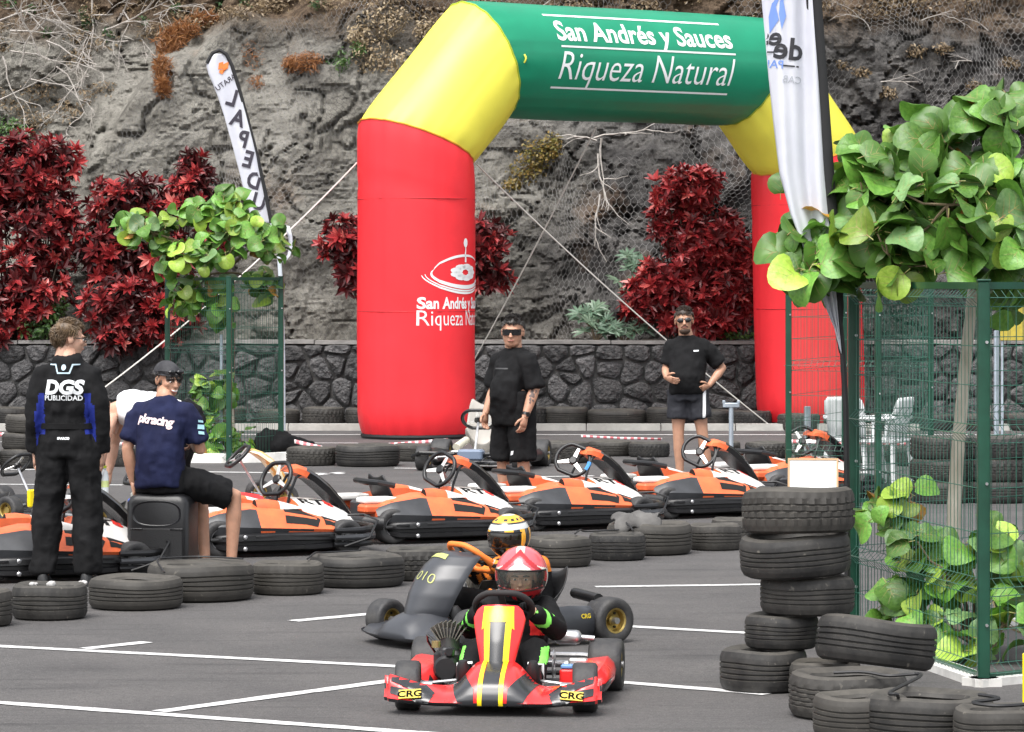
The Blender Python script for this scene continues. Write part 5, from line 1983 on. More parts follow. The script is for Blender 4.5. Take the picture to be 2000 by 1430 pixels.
BLKCL = cloth('black_cotton', (.0045, .0045, .005), (.010, .010, .011))
BLKSH = cloth('black_shorts', (.004, .004, .0045), (.009, .009, .010))
DARKHAIR = mat('dark_hair', (.012, .009, .007), .45, var=.4, vscale=40)
BROWNHAIR = mat('brown_hair', (.055, .033, .017), .5, color2=(.14, .09, .046), vscale=30)
SKIN_A = skin_mat('skin_fair', (.56, .33, .235))
SKIN_B = skin_mat('skin_tan', (.46, .25, .165))
WSHOE = mat('white_shoe', (.7, .7, .68), .5)
BSHOE = mat('black_shoe', (.012, .012, .013), .5)

def shirt_spec(J, b=1.0, belly=0.0, hem=None, w=1.0):
    hem = hem if hem is not None else J['pelvis'] + (J['pelvis'] - J['waist']).normalized() * .03
    return [(Vector(hem), .165 * b * w, .135 * b + belly * .3, belly * .3), (J['pelvis'] + (J['waist'] - J['pelvis']) * .25, .165 * b * w, .138 * b + belly * .6, belly * .6), (J['waist'], .158 * b * w, .13 * b + belly * .8, belly), (lerpv(J['waist'], J['chest'], .5), .165 * b * w, .13 * b + belly * .4, belly * .6), (J['chest'], .175 * b * w, .128 * b, belly * .2), (lerpv(J['chest'], J['neck'], .42), .155 * b * w, .108 * b, 0), (lerpv(J['chest'], J['neck'], .75), .112 * b, .088, 0), (J['neck'] + Vector((0, 0, -.005)), .075, .072, 0)]

# ------------------------------------------------------------------ man in the racing suit, seen from behind
def man_suit():
    g = G(133, 1143)
    root = thing('person', 'person in a black racing suit with blue side panels standing with their back turned', 'person', (g.x, g.y, 0), R(180 - 6))
    J = stand(elL=(.212, .04, 1.13), wrL=(.225, -.02, .875), elR=(-.215, .03, 1.13), wrR=(-.215, -.03, .875), knL=(.135, -.015, .50), anL=(.155, .03, .09), knR=(-.125, -.015, .50), anR=(-.145, .03, .09), head=(-.01, -.005, 1.625))
    hr = RotZ(-62) @ RotX(6)
    body = body_mesh(J, 1, SKIN_A, headm=face(SKIN_A, BROWNHAIR), head_rot=hr, extra_mats=FACE_EXTRA(BROWNHAIR))
    obj('body', body, root)
    SUIT = cloth('suit_black', (.005, .005, .0055), (.012, .012, .013), .3)
    BLUE = cloth('suit_blue', (.012, .02, .16), (.02, .035, .26), .3)
    def fn(c, n):
        ax = abs(c.x)
        if 1.0 < c.z < 1.27 and .135 < ax < .175 and c.y > -.03:
            return 1
        if .92 < c.z < 1.20 and .16 < ax < .20 and n.x * c.x < 0:
            return 1
        return 0
    su = garment('racing_suit', root, J, SUIT,
                 [(J['hipL'] * .5 + J['hipR'] * .5 - Vector((0, 0, .08)), .165, .13, 0), (J['pelvis'], .172, .135, 0), (lerpv(J['pelvis'], J['waist'], .6), .158, .122, 0), (lerpv(J['waist'], J['chest'], .15), .155, .122, 0), (lerpv(J['waist'], J['chest'], .3), .17, .135, 0), (J['chest'], .185, .14, 0), (lerpv(J['chest'], J['neck'], .4), .165, .12, 0), (lerpv(J['chest'], J['neck'], .75), .105, .09, 0), (J['neck'] + Vector((0, .005, .035)), .078, .078, 0)],
                 sleeves=([('u', .3), ('u', .7), ('l', .0), ('l', .35), ('l', .75), ('l', .98)], [.070, .075, .070, .066, .062, .058, .052, .045]),
                 legs=([('u', -.05), ('u', .3), ('u', .7), ('l', 0), ('l', .25), ('l', .5), ('l', .75), ('l', .93), ('l', 1.02)], [.105, .108, .10, .092, .09, .086, .084, .086, .082]), wr=.014, wsc=8, seed=5, mats=[SUIT, BLUE], fn=fn)
    # waistband seam
    wb = MB(); wb.loft([ring(lerpv(J['pelvis'], J['waist'], .72) + Vector((0, 0, z)), Vector((1, 0, 0)), Vector((0, -1, 0)), rx, ry) for z, rx, ry in ((-.02, .174, .125), (-.018, .184, .134), (.018, .184, .134), (.02, .174, .125))])
    wb.build('waistband', SUIT, root)
    # hair
    mask = lambda p: p.z > .035 + (.05 if p.y < -.03 else 0) - (.085 if p.y > .04 else 0) + .0
    hb = MB(); hair_cap(hb, mask)
    tufts(hb, 1100, mask, .042, lambda p: (.2, -.6 if p.z > .07 else .3, -.1 if p.z > .09 else -1), rad=.0032, seed=3, jit=.28)
    on_head('hair', hb, BROWNHAIR, root, head_xf(J, hr))
    gl = MB()
    for s in (-1, 1):
        gl.tube([Vector((s * .034 + .024 * math.cos(a), -.101, .0 + .018 * math.sin(a))) for a in [q * math.pi / 8 for q in range(16)]], .0028, n=5, loop=True)
        gl.tube([(s * .058, -.10, .004), (s * .082, -.02, .006), (s * .084, .02, 0)], .003, n=5)
    gl.tube([(-.010, -.103, .003), (.010, -.103, .003)], .0025, n=5)
    on_head('glasses', gl, BLKG, root, head_xf(J, hr))
    for s in 'LR':
        shoe(root, J['an' + s], J['toe' + s], BSHOE, BSHOE)
    bpy.context.view_layer.update()
    mw = root.matrix_world.copy()
    bv = bvh_of([su])
    W3 = mw.to_3x3()
    WPR = mat('white_print', (.72, .74, .76), .6)
    xd = W3 @ Vector((-1, 0, 0)); org = lambda z, x=0: mw @ Vector((x, 1.0, z))
    decal('lettering', [text_mesh('DGS', .125, bold=.006, xs=1.05, shear=.12)], WPR, bv, org(1.265), xd, (0, 0, 1), su, off=.006, cell=.03)
    decal('lettering', [text_mesh('PUBLICIDAD', .046, bold=.001, xs=1.0)], WPR, bv, org(1.222), xd, (0, 0, 1), su, off=.006, cell=.03)
    decal('lettering', [text_mesh('SPARCO', .022, bold=.001)], WPR, bv, org(.965, 0), xd, (0, 0, 1), su, off=.006, cell=.03)
    v_ = lambda s: poly2d([(s * .10, .035), (s * .055, .035), (s * .035, -.02), (0, -.02), (0, -.03), (s * .043, -.03), (s * .062, .025), (s * .10, .028)][::s])
    decal('emblem', [v_(1), v_(-1), poly2d([(.016 * math.cos(a), .012 + .02 * math.sin(a)) for a in [q * math.pi / 6 for q in range(12)]])], mat('pale_blue_print', (.45, .58, .66), .6), bv, org(1.425), xd, (0, 0, 1), su, off=.006, cell=.03)
    # yellow patch on the near sleeve
    decal('sleeve_patch', [poly2d([(-.022, -.035), (.022, -.03), (.026, .035), (-.018, .04)])], mat('patch_yellow', (.75, .68, .05), .6), bv, mw @ Vector((-.27, 1.0, 1.235)), xd, (0, 0, 1), su, off=.006, cell=.03)
    put(root, 1.0)
man_suit()

# ------------------------------------------------------------------ loudspeaker
def speaker():
    g = G(313, 1128)
    root = thing('loudspeaker', 'black plastic party loudspeaker used as a seat', 'loudspeaker', (g.x, g.y + .18, 0), R(-9))
    mb = MB()
    rings = []
    W_, D_, Hh = .43, .34, .56
    for z, ins in ((.0, .02), (.02, 0), (Hh - .06, 0), (Hh - .02, .02), (Hh, .06)):
        r_ = .05
        ring_ = []
        hx, hy = W_ / 2 - ins, D_ / 2 - ins * .6
        for cx_, cy_, a0 in ((hx - r_, hy - r_, 0), (-hx + r_, hy - r_, 90), (-hx + r_, -hy + r_, 180), (hx - r_, -hy + r_, 270)):
            for q in range(5):
                a = R(a0 + 22.5 * q)
                ring_.append(Vector((cx_ + r_ * math.cos(a), cy_ + r_ * math.sin(a), z)))
        rings.append(ring_)
    mb.loft(rings)
    cab = mb.build('cabinet', mat('speaker_plastic', (.007, .007, .008), .38, bump=.1, bscale=120), root, smooth=40)
    # horn: flared dish with a thin bright lip
    hn = MB()
    rr = []
    for f, d in ((1.0, -.174), (.93, -.172), (.6, -.135), (.25, -.10)):
        rr.append([Vector((.17 * f * math.copysign(abs(math.cos(a)) ** .75, math.cos(a)), d, .43 + .085 * f * math.copysign(abs(math.sin(a)) ** .75, math.sin(a)))) for a in [q * math.pi / 14 for q in range(28)]])
    hn.loft(rr, caps=False)
    mb = MB(); mb.rbox((0, -.172, .45), (.36, .012, .19), .05); 
    ho = hn.build('horn', mat('horn_plastic', (.010, .010, .012), .22), root, smooth=60)
    mb = MB(); mb.rbox((0, -.170, .18), (.36, .016, .30), .04); mb.build('grille', mat('grille_black', (.008, .008, .009), .6, bump=.3, bscale=200), root)
    for s in (-1, 1):
        mb = MB(); mb.rbox((s * .14, -.175, .325), (.09, .012, .012), .004); mb.build('port', BLKG, root)
    mb = MB(); mb.tube([(-.08, 0, Hh - .003), (-.07, 0, Hh + .004), (.07, 0, Hh + .004), (.08, 0, Hh - .003)], .012, n=8); mb.build('handle', BLKP, root)
    return root
SPK = speaker()

# ------------------------------------------------------------------ man sitting on the loudspeaker
def man_seated():
    root = thing('person', 'person in a navy tee and cap sitting on the loudspeaker, smiling to the right', 'person', (SPK.location.x, SPK.location.y, 0), R(166))
    sz = .565
    J = stand(pelvis=(0, .03, sz + .10), waist=(0, .05, sz + .26), chest=(0, .0, sz + .47), neck=(0, -.045, sz + .635), head=(-.005, -.085, sz + .765),
              shL=(.165, -.02, sz + .565), elL=(.235, .06, sz + .30), wrL=(.20, .03, sz + .06), haL=(-.2, 0, -1),
              shR=(-.165, -.02, sz + .565), elR=(-.25, -.06, sz + .29), wrR=(-.13, -.24, sz + .33), haR=(.8, -.5, .25),
              hipL=(.10, -.02, sz + .08), knL=(-.13, -.38, sz + .0), anL=(-.20, -.30, .09), hipR=(-.10, -.02, sz + .08), knR=(-.43, -.25, sz - .03), anR=(-.41, -.24, .09), toeL=(-.8, -.6, 0), toeR=(-.8, -.6, 0))
    hr = RotZ(-126) @ RotX(8)
    hd = face(SKIN_B, DARKHAIR, smile=True)
    obj('body', body_mesh(J, 1, SKIN_B, headm=hd, head_rot=hr, extra_mats=FACE_EXTRA(DARKHAIR), curl=.4), root)
    NAVY = cloth('navy_cotton', (.008, .010, .034), (.014, .018, .055))
    sh = garment('shirt', root, J, NAVY, shirt_spec(J, .98, hem=J['pelvis'] - Vector((0, -.02, .07))), sleeves=([('u', .3), ('u', .55), ('u', .8)], [.066, .070, .068, .066, .068]), wr=.013, wsc=7, seed=21)
    garment('shorts', root, J, BLKSH, [(J['pelvis'] - Vector((0, 0, .10)), .17, .12, 0), (J['pelvis'], .175, .13, 0), (lerpv(J['pelvis'], J['waist'], .5), .165, .12, 0)], legs=([('u', -.1), ('u', .3), ('u', .65), ('u', .88)], [.10, .105, .098, .10]), seed=8)
    # cap worn backwards
    M = head_xf(J, hr)
    CAPM = cloth('cap_grey', (.03, .03, .034), (.085, .085, .09))
    cb = MB(); hair_cap(cb, lambda p: p.z > .042 - (.02 if p.y > .03 else 0), 1.09)
    cap = on_head('cap', cb, CAPM, root, M); md = cap.modifiers.new('solid', 'SOLIDIFY'); md.thickness = .006
    bb = MB(); bb.tube([Vector((.084 * math.cos(a), .018 + .107 * math.sin(a), .040)) for a in [q * math.pi / 12 for q in range(24)]], .006, n=5, loop=True); on_head('cap_band', bb, CAPM, root, M)
    gb_ = MB()
    for s in (-1, 1):
        gb_.ell((s * .034, -.094, .066), (.028, .012, .017), n=12, m=8)
    gb_.tube([(-.085, 0, .06), (-.06, -.085, .066), (.06, -.085, .066), (.085, 0, .06)], .004, n=5); on_head('sunglasses', gb_, LENS, root, M)
    hb = MB()
    mask = lambda p: (.0 < p.z < .06 and p.y < -.02) or (-.05 < p.z < .05 and p.y > .0)
    hair_cap(hb, lambda p: -.045 < p.z < .05 and p.y > .0, 1.01); tufts(hb, 160, lambda p: -.04 < p.z < .06 and p.y > -.02, .03, lambda p: (0, .1, -1), seed=4)
    tufts(hb, 70, lambda p: .025 < p.z < .06 and p.y < -.05, .045, lambda p: (.5, -.2, -.8), seed=6)
    on_head('hair', hb, DARKHAIR, root, M)
    shoe(root, J['anL'], J['toeL'], BSHOE, WSHOE); shoe(root, J['anR'], J['toeR'], BSHOE, WSHOE)
    bpy.context.view_layer.update()
    mw = root.matrix_world.copy(); W3 = mw.to_3x3(); bv = bvh_of([sh])
    xd = (W3 @ Vector((-1, 0, -.13))).normalized(); yd = Vector((0, 0, 1)) - xd * xd.z
    decal('lettering', [text_mesh('pkracing', .082, bold=.003, shear=.1, spacing=.92)], mat('pink_print', (.8, .62, .62), .6), bv, mw @ Vector((.015, .9, sz + .47)), xd, yd, sh, off=.006, cell=.03)
    # sleeve print
    decal('sleeve_print', [poly2d([(-.03, -.02), (.03, -.025), (.035, .005), (-.025, .01)]), poly2d([(-.025, -.055), (.02, -.06), (.02, -.04), (-.025, -.035)]), poly2d([(-.02, .025), (.03, .02), (.03, .035), (-.02, .04)])], mat('cyan_print', (.35, .6, .68), .6), bv, mw @ Vector((-.22 - .6, -.06 + .55, sz + .455)), (W3 @ Vector((-.67, -.74, 0))).normalized(), (0, 0, 1), sh, off=.006, cell=.02)
man_seated()

# ------------------------------------------------------------------ man bending down in a white vest
def man_bending():
    d = 27.6
    hx = P(338, 0, d).x
    root = thing('person', 'person in a white sleeveless top bending down behind the seated man', 'person', (hx, d, 0), R(-90 - 8))
    J = stand(pelvis=(0, .06, .95), waist=(0, -.08, 1.00), chest=(0, -.30, 1.03), neck=(0, -.50, 1.0), head=(0, -.60, .90),
              shL=(.18, -.44, .98), elL=(.22, -.50, .72), wrL=(.19, -.56, .50), haL=(0, -.3, -1), shR=(-.18, -.44, .98), elR=(-.2, -.52, .74), wrR=(-.16, -.55, .52), haR=(0, -.3, -1),
              hipL=(.09, .08, .92), knL=(.10, -.02, .49), hipR=(-.09, .08, .92), knR=(-.10, -.02, .49))
    hr = RotX(70)
    obj('body', body_mesh(J, 1, SKIN_A, headm=face(SKIN_A, DARKHAIR), head_rot=hr, extra_mats=FACE_EXTRA(DARKHAIR), arm=1.1), root)
    garment('vest', root, J, cloth('white_cotton', (.62, .62, .63), (.75, .75, .76)), [(J['pelvis'] + Vector((0, .02, -.02)), .175, .12, 0), (J['waist'], .175, .13, 0), (J['chest'], .175, .135, 0), (lerpv(J['chest'], J['neck'], .6), .12, .12, 0)], seed=31)
    garment('shorts', root, J, BLKSH, [(J['pelvis'] + Vector((0, .06, -.08)), .165, .13, 0), (J['pelvis'] + Vector((0, .03, 0)), .178, .14, 0), (J['pelvis'] + Vector((0, -.03, .05)), .17, .13, 0)], legs=([('u', -.05), ('u', .3), ('u', .6), ('u', .85)], [.10, .105, .105, .105]), seed=9)
    hb = MB(); mk = lambda p: p.z > .04 - (.09 if p.y > 0 else 0); hair_cap(hb, mk, 1.05); tufts(hb, 200, mk, .03, lambda p: (0, .2, -1), seed=14)
    on_head('hair', hb, DARKHAIR, root, head_xf(J, hr))
    # shoulder tattoo
    for s in 'LR':
        shoe(root, J['an' + s], J['toe' + s], WSHOE, WSHOE)
    bo = thing('water_bottle', 'clear water bottle held by the bending person', 'bottle', (P(206, 0, 27.6).x, 27.55, .36))
    mb = MB(); mb.lathe([(.001, 0), (.03, 0), (.032, .02), (.032, .14), (.022, .18), (.013, .19), (.013, .21)], n=16)
    mb.build('bottle_body', mat('bottle_clear', (.65, .72, .74), .15, spec=.7), bo)
    mb = MB(); mb.lathe([(.015, .205), (.015, .225), (.001, .225)], n=12); mb.build('cap', mat('cap_lime', (.55, .7, .05), .4), bo)
    mb = MB(); mb.lathe([(.0325, .06), (.0325, .11)], n=16, caps=False); mb.build('wrapper', mat('wrap_lime', (.6, .7, .3), .5), bo)
man_bending()

def shades(root, M, big=False):
    gl = MB()
    if big:
        gl.loft([[Vector((.072 * math.sin(a), -.035 - .075 * math.cos(a), z)) for a in [R(-75 + 150 * q / 12) for q in range(13)]] for z in (-.022, .022)], closed=False, caps=False)
    else:
        for s in (-1, 1):
            gl.ell((s * .034, -.098, 0), (.029, .007, .021), rot=RotZ(s * 14).to_3x3(), n=14, m=8)
        gl.tube([(-.01, -.103, .006), (.01, -.103, .006)], .003, n=5)
    for s in (-1, 1):
        gl.tube([(s * .062, -.088, .008), (s * .082, -.02, .006), (s * .084, .02, 0)], .0032, n=5)
    return on_head('sunglasses', gl, LENS, root, M)

# ------------------------------------------------------------------ man in the loose black tee
def man_tee():
    d = 30.3
    root = thing('person', 'person in a loose black tee and big sunglasses standing right of the red arch leg', 'person', (P(1003, 0, d).x, d, 0), R(-46))
    J = stand(head=(0, -.01, 1.60), neck=(0, .015, 1.46), shL=(.17, .01, 1.365), shR=(-.17, .01, 1.365), elL=(.23, .03, 1.12), wrL=(.235, -.09, .88), haL=(-.05, -.25, -1), elR=(-.23, .0, 1.12), wrR=(-.22, -.12, .90), haR=(.05, -.2, -1), knL=(.13, -.01, .5), anL=(.14, .02, .09), knR=(-.12, -.01, .5), anR=(-.13, .02, .09))
    hr = RotZ(38) @ RotX(2)
    hd = face(SKIN_B, DARKHAIR, beard=False, fat=1.13)
    obj('body', body_mesh(J, 1, SKIN_B, bulk=1.12, arm=1.12, headm=hd, head_rot=hr, head_scale=1.17, extra_mats=FACE_EXTRA(DARKHAIR)), root)
    sh = garment('shirt', root, J, BLKCL, shirt_spec(J, 1.0, belly=.05, hem=J['pelvis'] - Vector((0, 0, .15)), w=.90), sleeves=([('u', .3), ('u', .65), ('u', .98)], [.068, .074, .074, .076, .079]), wr=.016, wsc=6.5, seed=41)
    so = garment('shorts', root, J, BLKSH, [(J['pelvis'] - Vector((0, 0, .10)), .20, .15, 0), (J['pelvis'], .20, .15, 0), (J['waist'], .185, .145, 0)], legs=([('u', -.05), ('u', .3), ('u', .7), ('u', 1.0)], [.118, .118, .110, .108]), seed=10)
    M = head_xf(J, hr, 1.17)
    mk = lambda p: p.z > .052 - (.075 if p.y > 0 else 0) + (.01 if p.y < -.05 else 0)
    hb = MB(); hair_cap(hb, mk, 1.04); tufts(hb, 800, mk, .022, lambda p: (.2, -.4 if p.z > .08 else .1, .4 if p.z > .08 else -1), seed=24)
    on_head('hair', hb, DARKHAIR, root, M)
    shades(root, M, True)
    wt = MB(); c = lerpv(J['elL'], J['wrL'], .92); ax = (J['wrL'] - J['elL']).normalized(); q = ax.to_track_quat('Z', 'Y').to_matrix()
    wt.loft([[c + q @ Vector((.037 * math.cos(a), .037 * math.sin(a), z)) for a in [w * math.pi / 8 for w in range(16)]] for z in (-.012, .012)])
    wb = wt.build('watch', BLKP, root)
    wf = MB(); wf.rbox(c + Vector((.036, -.01, 0)), (.012, .036, .04), .005); wf.build('watch_face', BLKG, wb)
    TAT = mat('tattoo_ink', (.12, .085, .075), .6)
    bodyo = [x for x in root.children if x.name.startswith('body')][0]
    bpy.context.view_layer.update(); mw = root.matrix_world.copy(); W3 = mw.to_3x3()
    bv = bvh_of([bodyo])
    rr = random.Random(5)
    shp = []
    for q_ in range(16):
        cx_, cy_ = rr.uniform(-.022, .022), rr.uniform(-.08, .09)
        shp.append(poly2d([(cx_ + rr.uniform(.005, .014) * math.cos(a), cy_ + rr.uniform(.006, .018) * math.sin(a)) for a in [w * math.pi / 4 for w in range(8)]]))
    c = mw @ lerpv(J['elL'], J['wrL'], .45)
    ya = (W3 @ (J['elL'] - J['wrL'])).normalized(); nd = Vector((0, -1, 0)); xa = ya.cross(nd).normalized()
    decal('tattoo', shp, TAT, bv, c + xa.cross(ya).normalized() * .3, xa, ya, bodyo, off=.002, cell=.015, maxd=.6)
    for s in 'LR':
        shoe(root, J['an' + s], J['toe' + s], BSHOE, WSHOE)
    bvs = bvh_of([so])
    decal('logo', [poly2d([(-.016, -.02), (.014, -.012), (.018, .02), (-.012, .016)])], mat('white_print', (.72, .74, .76), .6), bvs, mw @ Vector((.10, -1.0, .565)), W3 @ Vector((1, 0, 0)), (0, 0, 1), so, off=.005, cell=.02)
    decal('lettering', [poly2d([(-.07, 0), (.07, 0), (.07, .012), (-.07, .012)])], mat('dim_print', (.05, .05, .052), .6), bvh_of([sh]), mw @ Vector((.0, -1.0, 1.28)), W3 @ Vector((1, 0, 0)), (0, 0, 1), sh, off=.006, cell=.02)
    k = .985
    put(root, k)
man_tee()

# ------------------------------------------------------------------ man with a hand on his hip
def man_hip():
    d = 35.0
    root = thing('person', 'person in black tee and striped shorts with a hand on the hip', 'person', (P(1343, 0, d).x, d, 0), R(-6))
    J = stand(head=(-.035, -.01, 1.635), neck=(-.01, .015, 1.48), elL=(.345, .05, 1.17), wrL=(.215, -.08, 1.00), haL=(-.75, -.5, -.35), elR=(-.215, .0, 1.16), wrR=(-.20, -.17, 1.08), haR=(.6, -.5, -.25),
              knL=(.15, -.01, .5), anL=(.215, .03, .09), knR=(-.09, -.015, .5), anR=(-.075, .02, .09), toeL=(.25, -1, 0), toeR=(-.2, -1, 0))
    hr = RotZ(4) @ RotX(-2) @ RotY(-4)
    obj('body', body_mesh(J, 1, SKIN_B, bulk=1.03, headm=face(SKIN_B, mat('beard_brown', (.05, .028, .017), .6), beard=True), head_rot=hr, head_scale=1.12, extra_mats=FACE_EXTRA(mat('beard_brown', (.05, .028, .017), .6)), curl=.35), root)
    sh = garment('shirt', root, J, BLKCL, shirt_spec(J, 1.04, belly=.045, hem=J['pelvis'] - Vector((0, 0, .03))), sleeves=([('u', .3), ('u', .55), ('u', .8)], [.068, .073, .072, .070, .072]), wr=.013, wsc=7, seed=51)
    so = garment('shorts', root, J, mat('navy_black_shorts', (.009, .010, .015), .8, color2=(.016, .017, .024), vscale=5, bump=.3, bscale=14), [(J['pelvis'] - Vector((0, 0, .10)), .185, .14, 0), (J['pelvis'], .185, .14, 0), (J['waist'], .17, .13, 0)], legs=([('u', -.05), ('u', .2), ('u', .42), ('u', .60)], [.11, .115, .115, .118]), seed=12)
    M = head_xf(J, hr, 1.12)
    mk = lambda p: p.z > .055 - (.08 if p.y > 0 else 0)
    HB = mat('brown_dark_hair', (.016, .009, .006), .5, color2=(.034, .019, .011), vscale=30)
    hb = MB(); hair_cap(hb, mk, 1.04); tufts(hb, 800, mk, .024, lambda p: (.5, -.3 if p.z > .08 else .1, .3 if p.z > .08 else -1), seed=34)
    on_head('hair', hb, HB, root, M)
    shades(root, M)
    bpy.context.view_layer.update(); mw = root.matrix_world.copy(); W3 = mw.to_3x3()
    decal('logo', [poly2d([(-.025, -.008), (.025, -.006), (.025, .008), (-.025, .006)])], mat('white_print', (.72, .74, .76), .6), bvh_of([sh]), mw @ Vector((.09, -1, 1.34)), W3 @ Vector((1, 0, 0)), (0, 0, 1), sh, off=.006, cell=.02)
    decal('stripe', [poly2d([(.0, -.08), (.030, -.08), (.030, .20), (.0, .20)])], mat('white_print', (.72, .74, .76), .6), bvh_of([so]), mw @ Vector((.155, -1, .76)), W3 @ Vector((1, 0, 0)), (0, 0, 1), so, off=.005, cell=.02)
    for s in 'LR':
        shoe(root, J['an' + s], J['toe' + s], BSHOE, BSHOE)
    put(root, .99)
man_hip()

# ------------------------------------------------------------------ the two drivers
def glass_mat():
    m = bpy.data.materials.new('visor')
    m.use_nodes = True
    nt = m.node_tree
    b = nt.nodes['Principled BSDF']
    b.inputs['Base Color'].default_value = (.11, .12, .11, 1)
    b.inputs['Roughness'].default_value = .06
    b.inputs['Coat Weight'].default_value = .6
    tr = nt.nodes.new('ShaderNodeBsdfTransparent'); tr.inputs[0].default_value = (.92, .94, .88, 1)
    mx = nt.nodes.new('ShaderNodeMixShader'); mx.inputs[0].default_value = .30
    nt.links.new(tr.outputs[0], mx.inputs[1]); nt.links.new(b.outputs[0], mx.inputs[2])
    nt.links.new(mx.outputs[0], nt.nodes['Material Output'].inputs['Surface'])
    return m
VISOR = glass_mat()
VISOR_D = mat('dark_visor', (.012, .008, .006), .1, coat=.6)

def helmet(root, M, mats, fn, visor_m, k=1.0):
    RX, RY, RZ_ = .128 * k, .155 * k, .138 * k
    N, Mm = 128, 88
    def pt(a, b, g=1.0):
        # a: polar from top, b: azimuth (0 = front -Y)
        x = RX * g * math.sin(a) * math.sin(b); y = -RY * g * math.sin(a) * math.cos(b); z = RZ_ * g * math.cos(a)
        if z < 0:
            f = 1 - .10 * (-z / RZ_) ** 2
            x *= f; y *= f if y > 0 else 1 + .05 * (-z / RZ_)
        return Vector((x, y, z))
    def win(a, b):
        el = 90 - math.degrees(a); az = abs(math.degrees(b))
        return az < 74 and -26 + az * .06 < el < 17 - az * .05
    idx, vs, fs = {}, [], []
    vi, vv, vf = {}, [], []
    for i in range(Mm):
        for j in range(N):
            a, b = math.pi * .86 * (i + .5) / Mm, -math.pi + 2 * math.pi * (j + .5) / N
            tgt = (vi, vv, vf, .985) if win(a, b) else (idx, vs, fs, 1.0)
            q = []
            for ii, jj in ((i, j), (i + 1, j), (i + 1, j + 1), (i, j + 1)):
                key = (ii, jj % N)
                if key not in tgt[0]:
                    tgt[0][key] = len(tgt[1]); tgt[1].append(pt(math.pi * .86 * ii / Mm, -math.pi + 2 * math.pi * (jj % N) / N, tgt[3]))
                q.append(tgt[0][key])
            tgt[2].append(tuple(q))
    mb = MB(); mb.add(vs, fs)
    me = mb.mesh('helmet', mats[0], smooth=60); me.transform(M)
    me2 = me
    h = obj('helmet', me2, root)
    md = h.modifiers.new('solid', 'SOLIDIFY'); md.thickness = .012; md.offset = -1
    Mi = M.inverted()
    paint(h, lambda c, n: fn(Mi @ c), mats)
    mb = MB(); mb.add(vv, vf); me = mb.mesh('visor', visor_m, smooth=80); me.transform(M); obj('visor', me, h)
    tr = MB(); tr.tube([pt(R(90 - (17 - abs(az) * .05)), R(az), 1.004) for az in range(-74, 75, 4)], .004 * k, n=5)
    tr.tube([pt(R(90 - (-26 + abs(az) * .06)), R(az), 1.004) for az in range(-74, 75, 4)], .004 * k, n=5)
    me = tr.mesh('visor_trim', BLKP); me.transform(M); tag(obj('visor_trim', me, h), kind='stuff')
    return h

